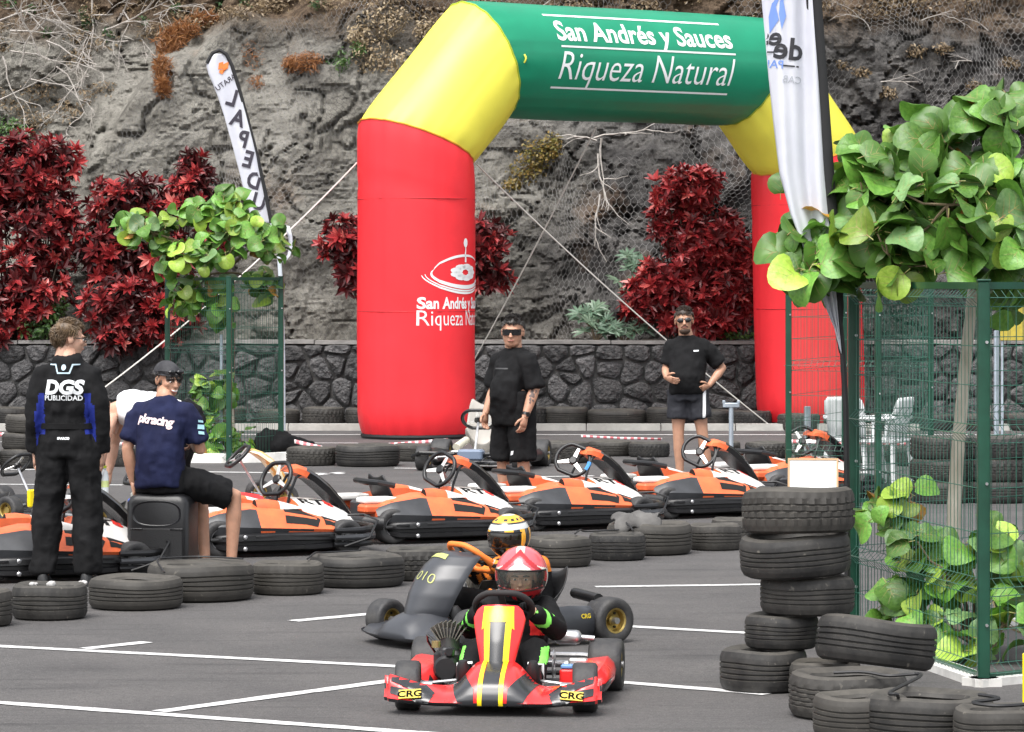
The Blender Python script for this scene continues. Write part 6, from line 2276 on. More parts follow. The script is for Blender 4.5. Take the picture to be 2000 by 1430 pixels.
def driver(label, kart, wheel_c, scale, suit, suit_fn, suit_mats, head_yaw, hel_mats, hel_fn, visor, glove, dz=0, hk=1.0, lean=0.0, skin=SKIN_A, fy=0.0):
    ang = kart.rotation_euler.z
    root = thing('person', label, 'person', kart.location, ang + math.pi / 2)
    wx, wz = wheel_c.x, wheel_c.z
    J = stand(pelvis=(0, .24, .155), waist=(lean * .3, .265, .245), chest=(lean * .7, .25, .36), neck=(lean, .235 + fy, .46 + dz), head=(lean * 1.3, .205 + fy, .555 + dz),
              shL=(.125 + lean * .9, .24, .425 + dz), elL=(.21 + lean * .6, .06, .325), wrL=(.125, -wx + .045, wz - .015), haL=(-.25, -.7, .5), shR=(-.125 + lean * .9, .24, .425 + dz), elR=(-.21 + lean * .6, .06, .325), wrR=(-.125, -wx + .045, wz - .015), haR=(.25, -.7, .5),
              hipL=(.075, .19, .145), knL=(.15, -.13, .245), anL=(.165, -.31, .115), hipR=(-.075, .19, .145), knR=(-.14, -.13, .235), anR=(-.165, -.31, .115), toeL=(.1, -.5, .8), toeR=(-.1, -.5, .8))
    hr = RotZ(head_yaw) @ RotX(4)
    mbx = MB()
    torso(mbx, J, [(J['pelvis'] - Vector((0, 0, .05)), .10, .08, 0), (J['pelvis'], .115, .085, 0), (J['waist'], .11, .08, 0), (J['chest'], .13, .085, 0), (lerpv(J['chest'], J['neck'], .6), .11, .07, 0), (J['neck'], .05, .05, 0)])
    for s in 'LR':
        mbx.tube([J['sh' + s], lerpv(J['sh' + s], J['el' + s], .5), J['el' + s], lerpv(J['el' + s], J['wr' + s], .5), J['wr' + s]], [.045, .04, .034, .032, .024], n=12)
        mbx.tube([J['hip' + s], lerpv(J['hip' + s], J['kn' + s], .5), J['kn' + s], lerpv(J['kn' + s], J['an' + s], .5), J['an' + s]], [.065, .055, .045, .04, .03], n=12)
    me = remesh(mbx, .011, 4)
    hd = face(skin, DARKHAIR).copy(); hd.transform(Matrix.Translation(J['head']) @ hr @ Matrix.Scale(.86, 4))
    hm = MB()
    for s in 'LR':
        d = J['ha' + s].normalized(); up = Vector((0, .5, .85)); up = (up - d * up.dot(d)).normalized()
        th = Vector((-1 if s == 'L' else 1, 0, 0)); th = (th - d * th.dot(d)).normalized()
        hand(hm, J['wr' + s], d, up, th, .72, 1.0)
    bodym = mesh_join([(me, 0), (hd, -1), (hm.mesh('h', mat('tmp', (1, 1, 1))), 5)], [skin] + FACE_EXTRA(DARKHAIR) + [glove])
    obj('body', bodym, root)
    garment('racing_suit', root, J, suit, [(J['pelvis'] - Vector((0, 0, .06)), .12, .10, 0), (J['pelvis'], .135, .105, 0), (J['waist'], .13, .10, 0), (J['chest'], .155, .105, 0), (lerpv(J['chest'], J['neck'], .5), .14, .095, 0), (J['neck'] + Vector((0, 0, .0)), .065, .065, 0)],
            sleeves=([('u', .4), ('l', 0), ('l', .5), ('l', .92)], [.055, .062, .056, .05, .046, .036]), legs=([('u', 0), ('u', .5), ('l', 0), ('l', .5), ('l', .95)], [.085, .075, .064, .055, .045]), vox=.011, wr=.005, wsc=12, seed=61, mats=suit_mats, fn=suit_fn)
    for s in 'LR':
        sh = MB(); an = J['an' + s]; t = Vector((0, -.45, .85))
        sh.tube([an - t * .04 + Vector((0, 0, -.02)), an + t * .02 + Vector((0, -.03, 0)), an + t * .09 + Vector((0, -.03, 0)), an + t * .13 + Vector((0, -.02, 0))], [.035, .038, .034, .018], n=10)
        sh.build('boot', BSHOE, root)
    nb = MB(); nb.tube([Vector((lean + .085 * math.cos(a), .225 + .085 * math.sin(a), .462 + dz)) for a in [q * math.pi / 8 for q in range(16)]], .026, n=8, loop=True)
    nb.build('neck_brace', BLKCL, root)
    Mh = Matrix.Translation(J['head'] + Vector((0, 0, .012))) @ hr
    helmet(root, Mh, hel_mats, hel_fn, visor, hk)
    return root, J

HRED = mat('helmet_red', (.42, .012, .018), .18, coat=.6)
HPNK = mat('helmet_pink', (.62, .10, .12), .2, coat=.6)
HWHT = mat('helmet_white', (.78, .74, .68), .2, coat=.6, color2=(.6, .58, .45), vscale=14)
HBLK = mat('helmet_black', (.015, .015, .017), .2, coat=.6)
def h1(c):
    a = math.degrees(math.atan2(abs(c.x), -c.y))
    if c.z < -.055:
        if c.z < -.085 and a < 60 and (int((a + 4) / 12) % 2 == 0):
            return 3
        return 0
    if c.z < .035:
        return 2 if 75 < a < 100 else (0 if (int(a / 9 + c.z * 40) % 3) else 3)
    v = abs(c.x) * 1.5 + .055
    if abs(c.z - .12 + abs(c.x) * .9) < .012:
        return 0
    if abs(c.z - .098 + abs(c.x) * .75) < .013:
        return 1
    if c.z > .1 - abs(c.x) * .5:
        return 1 if abs(c.x) > .02 else 2
    if a > 50:
        return 0 if int((c.z + c.y * .7) * 60) % 2 else 2
    return 2
GREENS = cloth('neon_green', (.20, .75, .10), (.26, .85, .14), .2)
KIDB = cloth('kid_suit_black', (.005, .005, .0055), (.011, .011, .012), .3)
REDS = cloth('kid_suit_red', (.5, .02, .02), (.62, .035, .03), .3)
def suit1(c, n):
    # green flashes along the forearms and thighs, red flanks
    ax = abs(c.x)
    if c.y < .02 and c.y > -.11 and c.z > .33 and .13 < ax < .225:
        return 1 if (int(c.y * 55) % 3 == 0) else 0
    if c.y < .02 and c.z < .27 and .18 < ax < .215 and n.x * c.x > 0 and c.z > .2:
        return 1
    if .29 < c.z < .38 and ax > .09 and c.y > .12:
        return 2
    return 0
driver('person in a red and white helmet driving the leading red kart', fk, FK_WHEEL, 1, KIDB, suit1, [KIDB, GREENS, REDS], 2, [HRED, HPNK, HWHT, HBLK], h1, VISOR, KIDB, dz=.015, lean=.035)

HORG = mat('helmet_orange', (.85, .42, .03), .2, coat=.6)
HGRY = mat('helmet_silver', (.55, .58, .58), .2, coat=.6)
def h2(c):
    a = math.degrees(math.atan2(abs(c.x), -c.y))
    if c.z > .118:
        return 3
    if .045 < c.z < .085:
        return 2 if c.z < .075 else 1
    if c.z > .085:
        if abs(c.z - .098) < .006 and (int(a / 14) % 2):
            return 1
        return 0
    return 0 if int(a / 22) % 2 else 1
ORS = cloth('orange_suit', (.75, .20, .03), (.85, .26, .04), .2)
def suit2(c, n):
    ax = abs(c.x)
    if c.y < .1 and c.z > .3 and ax > .14:
        return 1 if (int((c.y + c.z) * 30) % 2 == 0) else 0
    if c.z > .38 and ax > .07:
        return 1
    return 0
driver('person in a white and orange helmet driving the dark grey kart', bk, BK_WHEEL, 1, KIDB, suit2, [KIDB, ORS], 22, [HORG, HBLK, HGRY, HWHT], h2, VISOR_D, ORS, dz=0.01, hk=.9, lean=-.03, fy=-.08)
STAKE = mat('galvanised_stake', (.42, .48, .54), .4, metal=.6, var=.15, vscale=8)
# ================================================================== FEATHER FLAGS
def flag_right():
    d = 19.35
    root = thing('feather_flag', 'white feather flag with a black sleeve and mirrored lettering at the right', 'flag', (P(1655, 0, d).x, d, 0))
    b = root.location.copy()
    pole_px = [(1655, 1240), (1655, 1000), (1652, 800), (1646, 690), (1633, 540), (1616, 330), (1603, 150), (1592, 0), (1575, -180), (1540, -330), (1470, -400)]
    pts = [P(x, y, d) - b for x, y in pole_px]; pts[0].z = 0
    mb = MB(); mb.tube(pts, [.016] * 4 + [.014] * 3 + [.011] * 4, n=8); mb.build('pole', BLKP, root)
    mb = MB(); mb.lathe([(.001, 0), (.16, 0), (.16, .02), (.02, .03), (.02, .1)], n=20, c=(0, 0, 0)); mb.build('foot', BLKP, root)
    # sleeve
    sl = []
    for x, y, w_ in ((1645, 690, .012), (1640, 600, .07), (1632, 500, .082), (1618, 330, .085), (1605, 150, .085), (1594, 0, .085), (1577, -180, .08), (1540, -330, .055), (1470, -400, .03)):
        c = P(x, y, d) - b
        sl.append([c + Vector((w_ * .5 * math.cos(a) - .012, .016 * math.sin(a), 0)) for a in [k * math.pi / 5 for k in range(10)]])
    mb = MB(); mb.loft(sl); mb.build('sleeve', mat('black_fabric', (.012, .012, .013), .75), root)
    # cloth: rippled sheet
    left = [(690, 1642), (640, 1628), (590, 1607), (540, 1588), (480, 1566), (420, 1543), (340, 1522), (250, 1512), (150, 1502), (60, 1494), (0, 1488), (-100, 1474), (-220, 1455), (-330, 1440), (-400, 1440)]
    right = {690: 1643, 640: 1638, 590: 1634, 540: 1629, 480: 1624, 420: 1618, 340: 1611, 250: 1604, 150: 1597, 60: 1590, 0: 1586, -100: 1577, -220: 1562, -330: 1530, -400: 1462}
    rows = []
    NU = 26
    dl = []
    for (y0, l0), (y1, l1) in zip(left[:-1], left[1:]):
        for k in range(5):
            t = k / 5
            dl.append((y0 + (y1 - y0) * t, l0 + (l1 - l0) * t, right[y0] + (right[y1] - right[y0]) * t))
    for y, l_, r_ in dl:
        row = []
        for k in range(NU + 1):
            u = k / NU
            px = l_ + (r_ - l_) * u
            rip = .045 * math.sin(u * 7.5 + y * .006 + 1.2) * (1 - u) ** .5 * min(1, (690 - y) / 260) + .012 * math.sin(u * 17 + y * .01)
            row.append(P(px, y, d) - b + Vector((0, rip - .02, 0)))
        rows.append(row)
    mb = MB(); mb.loft(rows, closed=False, caps=False)
    c = mb.build('flag_cloth', mat('white_flag_fabric', (.68, .69, .76), .7, color2=(.76, .77, .82), vscale=2, trans=.3, bump=.06, bscale=20), root, smooth=80)
    md = c.modifiers.new('solid', 'SOLIDIFY'); md.thickness = .0015
    bpy.context.view_layer.update()
    bv = bvh_of([c])
    INK = mat('flag_ink', (.025, .025, .03), .7); INKB = mat('flag_ink_blue', (.16, .27, .62), .7); INKG = mat('flag_ink_grey', (.42, .44, .48), .7)
    def put_text(s, px, py, size, m, bold=.002, tilt=-.10):
        vs, fs = text_mesh(s, size, bold=bold)
        vs = [(-x, y) for x, y in vs]      # seen from the back: mirrored
        fs = [tuple(reversed(f)) for f in fs]
        decal('lettering', [(vs, fs)], m, bv, P(px, py, d - .5), Vector((1, 0, tilt)), Vector((-tilt, 0, 1)), c, off=.006, cell=.02, maxd=2)
    put_text('de', 1552, 105, .165, INK, .004); put_text('es', 1517, 75, .135, INK, .004)
    put_text('PAL', 1524, 122, .06, INKB, .001); put_text('CAB', 1560, 153, .055, INKG, 0)
    def bar(x0, x1, y, m):
        k = d / FPX; w_ = (x1 - x0) * k
        decal('rule', [poly2d([(-w_ / 2, -.004), (w_ / 2, -.004), (w_ / 2, .004), (-w_ / 2, .004)])], m, bv, P((x0 + x1) / 2, y, d - .5), Vector((1, 0, -.08)), Vector((.08, 0, 1)), c, off=.006, cell=.03, maxd=2)
    bar(1540, 1574, 119, INK); bar(1512, 1531, 90, INK); bar(1505, 1510, 83, INK)
    sw = [poly2d([(-.03, -.12), (.015, -.05), (.0, .02), (.03, .10), (-.02, .04), (-.035, -.03)]), poly2d([(.03, -.10), (.055, -.03), (.04, .05), (.06, .12), (.02, .05), (.015, -.02)])]
    decal('emblem', sw, INKB, bv, P(1528, 8, d - .5), Vector((1, 0, 0)), Vector((0, 0, 1)), c, off=.006, cell=.02, maxd=2)
flag_right()

def flag_left():
    d = 41.9
    root = thing('feather_flag', 'narrow white feather flag with dark mirrored letters behind the left tree', 'flag', (P(553, 0, d).x, d, 0))
    b = root.location.copy()
    WP = mat('white_pole', (.6, .65, .7), .4)
    pp = [(553, 884), (552, 700), (549, 560), (545, 500), (540, 465), (530, 436), (517, 370), (501, 300), (484, 235), (466, 170), (453, 128), (442, 106), (429, 98), (415, 104), (404, 124)]
    pts = [P(x, y, d) - b for x, y in pp]; pts[0].z = 0
    mb = MB(); mb.tube(pts[:6], [.03, .03, .026, .024, .022, .02], n=8); mb.build('pole', WP, root)
    mb = MB(); mb.tube(pts[5:], .022, n=8); mb.build('sleeve', mat('black_fabric', (.012, .012, .013), .75), root)
    mb = MB(); mb.lathe([(.001, 0), (.22, 0), (.22, .03), (.03, .04), (.03, .12)], n=20); mb.build('foot', BLKP, root)
    # loose curl of cloth at the foot of the flag
    mb = MB(); mb.loft([[P(x, y, d + .02) - b, P(x + w_, y + 2, d - .06) - b] for x, y, w_ in ((556, 440, 10), (563, 460, 8), (566, 480, 6), (562, 498, 5), (552, 512, 4))], closed=False, caps=False)
    cu = mb.build('loose_end', MATS['white_flag_fabric'], root); md = cu.modifiers.new('solid', 'SOLIDIFY'); md.thickness = .006
    left = [(436, 494), (420, 489), (380, 478), (330, 466), (280, 453), (230, 439), (190, 426), (165, 416), (145, 407), (128, 403), (112, 408), (103, 420)]
    right = {436: 529, 420: 527, 380: 518, 330: 507, 280: 495, 230: 482, 190: 471, 165: 463, 145: 456, 128: 450, 112: 443, 103: 434}
    rows = []
    for (y0, l0), (y1, l1) in zip(left[:-1], left[1:]):
        for k in range(4):
            t = k / 4; y = y0 + (y1 - y0) * t; l_ = l0 + (l1 - l0) * t; r_ = right[y0] + (right[y1] - right[y0]) * t
            rows.append([P(l_ + (r_ - l_) * u / 10, y, d) - b + Vector((0, .02 * math.sin(u * .6 + y * .02) - .01, 0)) for u in range(11)])
    mb = MB(); mb.loft(rows, closed=False, caps=False); c = mb.build('flag_cloth', MATS['white_flag_fabric'], root, smooth=80)
    md = c.modifiers.new('solid', 'SOLIDIFY'); md.thickness = .003
    bpy.context.view_layer.update(); bv = bvh_of([c])
    INK = mat('flag_ink_violet', (.035, .03, .045), .7)
    for ch, px, py in (('L', 446, 186), ('A', 457, 226), ('P', 468, 268), ('E', 478, 308), ('D', 489, 350), ('U', 499, 392)):
        vs, fs = text_mesh(ch, .27, bold=.008, xs=.85)
        vs = [(-x, y - .09) for x, y in vs]; fs = [tuple(reversed(f)) for f in fs]
        decal('lettering', [(vs, fs)], INK, bv, P(px, py, d - .6), Vector((1, 0, -.28)), Vector((.28, 0, 1)), c, off=.008, cell=.05, maxd=2)
    vs, fs = text_mesh('JARATU', .085, bold=.001); vs = [(-x, y) for x, y in vs]; fs = [tuple(reversed(f)) for f in fs]
    decal('lettering', [(vs, fs)], INK, bv, P(437, 158, d - .6), Vector((1, 0, .75)), Vector((-.75, 0, 1)), c, off=.008, cell=.05, maxd=2)
    OR = mat('flag_orange', (.85, .22, .05), .7)
    z = [poly2d([(-.05, .06), (.0, .08), (.0, .0), (-.05, -.02)]), poly2d([(.0, .05), (.06, .09), (.06, .01), (.0, -.05)]), poly2d([(-.03, -.02), (.04, .0), (.0, -.07), (-.04, -.05)])]
    decal('emblem', z, OR, bv, P(427, 128, d - .6), Vector((1, 0, -.1)), Vector((.1, 0, 1)), c, off=.008, cell=.03, maxd=2)
flag_left()

# ================================================================== SMALL THINGS
# white plastic chairs behind the middle guard
CHW = mat('chair_white', (.74, .75, .76), .4, var=.05, vscale=6)
def plastic_chair(label, loc, rz, z=0):
    root = thing('plastic_chair', label, 'chair', loc, rz, group='white plastic chairs')
    for sx in (-1, 1):
        for sy in (-1, 1):
            mb = MB(); mb.loft([[Vector((sx * (.19 + .05 * (1 - z_ / .42)) + dx, sy * (.19 + .04 * (1 - z_ / .42)) + dy, z_)) for dx, dy in ((-.022, -.018), (.022, -.018), (.022, .018), (-.022, .018))] for z_ in (0, .2, .42)]); mb.build('leg', CHW, root)
        mb = MB(); mb.tube([(sx * .24, -.20, .42), (sx * .27, -.22, .62), (sx * .27, -.1, .655), (sx * .25, .15, .655), (sx * .21, .22, .66)], [.022, .024, .026, .024, .02], n=8); mb.build('armrest', CHW, root)
    mb = MB(); mb.rbox((0, 0, .43), (.46, .44, .035), .03); mb.build('seat', CHW, root)
    rings = [[Vector((.21 * t * w_, y - .05 * t * t, z_)) for t in [-1 + k / 5 for k in range(11)]] for z_, y, w_ in ((.44, .20, .95), (.58, .235, 1.0), (.72, .27, 1.05), (.82, .30, .98), (.86, .31, .8))]
    mb = MB(); mb.loft(rings, closed=False, caps=False); bk_ = mb.build('backrest', CHW, root, smooth=80); md = bk_.modifiers.new('solid', 'SOLIDIFY'); md.thickness = .02
    for k in range(3):
        mb = MB(); mb.box((-.1 + .1 * k, .225, .62), (.018, .012, .22), rot=Matrix.Rotation(R(-12), 3, 'X')); mb.build('slat', CHW, bk_)
    return root
plastic_chair('white plastic armchair seen through the guard, left of the stacked pair', (P(1668, 0, 35.6).x, 35.6, 0), R(150))
plastic_chair('white plastic chair with its back turned, right one behind the guard', (P(1728, 0, 35.2).x, 35.4, 0), R(-120))

# white board leaning on the tyre tower's back
wb_d = 24.0
wb = thing('white_board', 'white board in a thin wooden frame leaning behind the tyre tower', 'board', (P(1588, 0, wb_d).x, wb_d, .56), R(-6))
q = Matrix.Rotation(R(-14), 3, 'X')
mb = MB(); mb.box((0, 0, .125), (.31, .012, .235), rot=q); mb.build('panel', mat('board_white', (.78, .79, .78), .3, color2=(.7, .72, .72), vscale=3), wb)
FRM = mat('board_frame', (.45, .28, .15), .5)
for sx in (-1, 1):
    mb = MB(); mb.box(Vector((sx * .162, 0, .125)), (.014, .02, .265), rot=q); mb.build('frame', FRM, wb)
for sz_ in (-1, 1):
    v = q @ Vector((0, 0, sz_ * .126)); mb = MB(); mb.box(Vector((0, v.y, .125 + v.z)), (.31, .02, .014), rot=q); mb.build('frame', FRM, wb)
mb = MB(); mb.tube([(0, .05, .02), (0, .22, -.56)], .012, n=6); mb.build('prop', FRM, wb)
mb = MB(); mb.tube([(-.12, .0, .0), (-.14, -.02, -.56)], .012, n=6); mb.build('prop', FRM, wb)
mb = MB(); mb.tube([(.12, .0, .0), (.14, -.02, -.56)], .012, n=6); mb.build('prop', FRM, wb)

# red and white barrier tape
def tape_mat():
    m = bpy.data.materials.new('barrier_tape'); m.use_nodes = True
    nt = m.node_tree; b = nt.nodes['Principled BSDF']; L = nt.links.new
    tc = nt.nodes.new('ShaderNodeTexCoord'); w = nt.nodes.new('ShaderNodeTexWave'); w.inputs['Scale'].default_value = 4.0; w.inputs['Distortion'].default_value = 0.4
    L(tc.outputs['Object'], w.inputs['Vector'])
    rp = nt.nodes.new('ShaderNodeValToRGB'); rp.color_ramp.interpolation = 'CONSTANT'
    rp.color_ramp.elements[0].color = (.75, .72, .72, 1); rp.color_ramp.elements[1].position = .5; rp.color_ramp.elements[1].color = (.62, .16, .18, 1)
    L(w.outputs['Color'], rp.inputs[0]); L(rp.outputs[0], b.inputs['Base Color']); b.inputs['Roughness'].default_value = .4
    return m
TAPE = tape_mat()
def tape(label, pts, w=.07):
    pts = [Vector(p) for p in pts]; c = pts[0].copy()
    rows = []
    for i in range(len(pts) - 1):
        for k in range(6):
            p = pts[i].lerp(pts[i + 1], k / 6) - c
            a = .5 * math.sin(i * 2.1 + k * .7)
            rows.append([p + Vector((0, -math.sin(a) * w / 2, -math.cos(a) * w / 2)), p + Vector((0, math.sin(a) * w / 2, math.cos(a) * w / 2))])
    mb = MB(); mb.loft(rows, closed=False, caps=False)
    o = mb.build('barrier_tape', TAPE, smooth=80); o.location = c
    md = o.modifiers.new('solid', 'SOLIDIFY'); md.thickness = .002
    return tag(o, label, 'barrier tape', 'red and white tape along the tyres')
tape('red and white tape stretched along the tyres between the two standing men', [P(1135, 852, 40.2), P(1210, 856, 40.6), P(1310, 858, 40.9)], .028)
tape('red and white tape from the left fence to the arch foot', [P(575, 862, 40.2), P(650, 880, 40.2), P(720, 872, 41), P(800, 866, 41.5), P(890, 858, 42)], .045)
tape('red and white tape behind the seated men', [P(-20, 848, 41), P(100, 852, 41), P(210, 868, 41), P(300, 868, 41), P(390, 876, 41.2), P(470, 862, 41.8)], .045)
tape('red and white tape seen through the right tree guards', [P(1545, 862, 38), P(1640, 866, 38), P(1740, 868, 38), P(1860, 866, 38), P(2020, 870, 38)], .04)

# black bag by the left fence
g = G(520, 898)
mb = MB(); mb.ell((0, 0, .16), (.24, .18, .18), n=20, m=12); mb.ell((.12, .02, .10), (.3, .16, .13), n=20, m=12); mb.ell((-.1, -.02, .24), (.12, .1, .1), n=14, m=10); mb.ell((.34, .0, .06), (.16, .12, .08), n=14, m=10)
me = remesh(mb, .02, 3); wrinkle(me, .03, 6, 3); me.materials.clear(); me.materials.append(BLKCL); me.polygons.foreach_set('use_smooth', [True] * len(me.polygons))
o = obj('bag', me); o.location = (g.x + .1, g.y - .2 + .35, .0); tag(o, 'crumpled black bag lying beside the left tree guard', 'bag')
# grey cloth on a tyre
tp = TY_POS[10]
rows = []
for i in range(13):
    row = []
    for j in range(9):
        x, y = -.17 + .34 * i / 12, -.24 + .36 * j / 8
        z = .055 * math.exp(-((x * 4) ** 2)) + .02 * math.sin(x * 40 + y * 14) + .014 * math.sin(y * 46 + i)
        z = max(.0, z) + (-.10 * max(0, (-.19 - y) / .05) if y < -.19 else 0)
        row.append(Vector((x + .02 * math.sin(j), y, z)))
    rows.append(row)
mb = MB(); mb.loft(rows, closed=False, caps=False)
o = mb.build('cloth', cloth('grey_rag', (.085, .082, .08), (.14, .136, .13)), smooth=80); subsurf(o); md = o.modifiers.new('solid', 'SOLIDIFY'); md.thickness = .012
o.location = (tp.location.x - .10, tp.location.y - .05, .245); tag(o, 'crumpled grey cloth draped over a tyre', 'cloth')
# pale rags in the second tyre
for k, (px_, py_) in enumerate(((75, 1147), (105, 1146), (168, 1150))):
    mb = MB(); mb.ell((0, 0, 0), (.024, .018, .012), n=12, m=8); me = remesh(mb, .004, 1); wrinkle(me, .008, 30, k)
    me.materials.clear(); me.materials.append(mat('scrap_white', (.42, .41, .4), .8)); me.polygons.foreach_set('use_smooth', [True] * len(me.polygons))
    o = obj('rag', me); o.location = (TY_POS[1].location.x - .09 + .1 * k + (.08 if k == 2 else 0), TY_POS[1].location.y + (.0 if k < 2 else .1), .2); tag(o, 'crumpled white scrap, %s of three on the second tyre from the left' % ['left one', 'middle one', 'right one'][k], 'scrap', 'white scraps on the tyre')
# yellow sign at the right edge
sg = thing('yellow_sign', 'yellow panel cut off by the right photo edge above the corner tyre', 'sign', (P(2012, 0, 16.3).x, 16.3, 0))
mb = MB(); mb.rbox((0, 0, .155), (.07, .02, .31), .008); mb.build('panel', KYEL, sg)
mb = MB(); mb.box((0, .06, .01), (.1, .16, .02)); mb.build('foot', BLKP, sg)
# yellow board hung far behind the right guard
ys = thing('yellow_board', 'yellow board behind the near tree leaves at the right edge', 'sign', (P(1985, 0, 44).x, 44, 0))
mb = MB(); mb.rbox((0, 0, 1.5), (.4, .03, .45), .01); mb.build('panel', mat('olive_yellow', (.42, .33, .04), .6, var=.2), ys)
for s in (-1, 1):
    mb = MB(); mb.box((s * .17, .03, .65), (.03, .03, 1.3)); mb.build('leg', STAKE, ys)

# ================================================================== TREE GUARDS (green mesh fences)
GREENP = mat('green_powder_coat', (.003, .048, .026), .35, var=.2, vscale=6, coat=.2)
WIREM = mat('green_wire', (.02, .10, .068), .3, coat=.3)
WIREL = mat('zinc_wire', (.30, .36, .34), .4, metal=.4)

def wire_panel(root, a, b, H, pitch=.05, th=.0026, folds=(.06, .48, 1.24, 1.92), m=None, name='wire_panel'):
    """welded mesh panel with V folds between two posts (root-local points)"""
    a, b = Vector(a), Vector(b)
    t = (b - a); ln = t.length; t.normalize(); n = Vector((t.y, -t.x, 0))
    zs = []
    z = .03
    prof = [(.03, 0)]
    for f in folds:
        prof += [(f - .045, 0), (f, .045), (f + .045, 0)]
    prof.append((H - .02, 0))
    mb = MB()
    k = int(ln / pitch)
    for i in range(1, k):
        p = a + t * (ln * i / k)
        mb.tube([p + n * o + Vector((0, 0, z_)) for z_, o in prof], th, n=4, caps=False)
    hz = [.03, H - .02]
    for f in folds:
        hz += [f - .045, f + .045]
    for f0, f1 in zip(folds[:-1], folds[1:]):
        m_ = int((f1 - f0) / .26)
        for q in range(1, m_ + 1):
            hz.append(f0 + .045 + (f1 - f0 - .09) * q / (m_ + 1))
    for z_ in hz:
        mb.tube([a + Vector((0, 0, z_)), b + Vector((0, 0, z_))], th * 1.25, n=4, caps=False)
    for f in folds:
        mb.tube([a + n * .045 + Vector((0, 0, f)), b + n * .045 + Vector((0, 0, f))], th * 1.25, n=4, caps=False)
    return tag(mb.build(name, m or WIREM, root, smooth=True, fix=False), kind='stuff')

def guard(label, pts, H=2.0, post=.055, pitch=.05, th=.0026):
    c = sum((Vector((p[0], p[1], 0)) for p in pts), Vector()) / len(pts)
    root = thing('tree_guard', label, 'fence', (c.x, c.y, 0), group='green mesh tree guards')
    L_ = [Vector((p[0] - c.x, p[1] - c.y, 0)) for p in pts]
    for p in L_:
        mb = MB(); mb.rbox((p.x, p.y, H / 2), (post, post, H), .008); po = mb.build('post', GREENP, root, smooth=30)
        mb = MB(); mb.rbox((p.x, p.y, H + .006), (post + .008, post + .008, .012), .006); mb.build('cap', GREENP, po)
        for z in (.3, 1.0, 1.7):
            mb = MB(); mb.lathe([(.008, 0), (.008, -.012), (.001, -.012)], n=8, axis='Y', c=(p.x + .012, p.y - post / 2, z)); mb.build('bolt', STEEL, po)
    for a, b in zip(L_, L_[1:] + L_[:1]):
        wire_panel(root, a, b, H, pitch, th)
        for z in (H - .02, .04):
            mb = MB(); mb.box((a + b) / 2 + Vector((0, 0, z)), ((b - a).length - post, .025, .035), rot=Matrix.Rotation(math.atan2((b - a).y, (b - a).x), 3, 'Z')); mb.build('rail', GREENP, root, smooth=False)
    return root

CB = [(1.905, 20.0), (2.335, 17.75), (3.75, 18.9), (3.25, 21.2)]
guard('green wire mesh tree guard round the near tree beside the tyre heap', CB, 2.0, .06, .058, .0019)
CL = [(-3.115, 39.45), (-2.60, 40.35), (-3.25, 41.6), (-3.93, 40.9)]
guard('green wire mesh tree guard left of the arch', CL, 2.05, .06, .058, .0019)
CR = [(2.50, 32.4), (3.27, 32.0), (3.96, 33.9), (3.2, 34.5)]
guard('green wire mesh tree guard standing between the far arch leg and the near tree', CR, 2.0, .055, .055, .0019)
# kerbs under the guards
mb = MB(); mb.lathe([(1.02, .0), (1.0, .10), (.88, .10), (.88, .0)], n=40, caps=False)
o = mb.build('kerb', mat('kerb_white', (.62, .61, .58), .85, var=.2, vscale=5)); o.location = (-3.25, 40.5, 0); tag(o, kind='structure', label='round pale kerb under the left tree guard')
mb = MB(); mb.lathe([(.001, .06), (.88, .06), (.88, .0)], n=32, caps=False)
o = mb.build('planting_bed', MATS['ledge_soil']); o.location = (-3.25, 40.5, 0); tag(o, kind='structure', label='soil bed inside the round kerb')
mb = MB()
for a, b in zip(CB, CB[1:] + CB[:1]):
    a, b = Vector((*a, 0)), Vector((*b, 0)); d = (b - a)
    mb.box((a + b) / 2 + Vector((0, 0, .0)), (d.length + .16, .14, .08), rot=Matrix.Rotation(math.atan2(d.y, d.x), 3, 'Z'))
tag(mb.build('kerb', MATS['kerb_white'], smooth=False), kind='structure', label='pale kerb under the near tree guard')

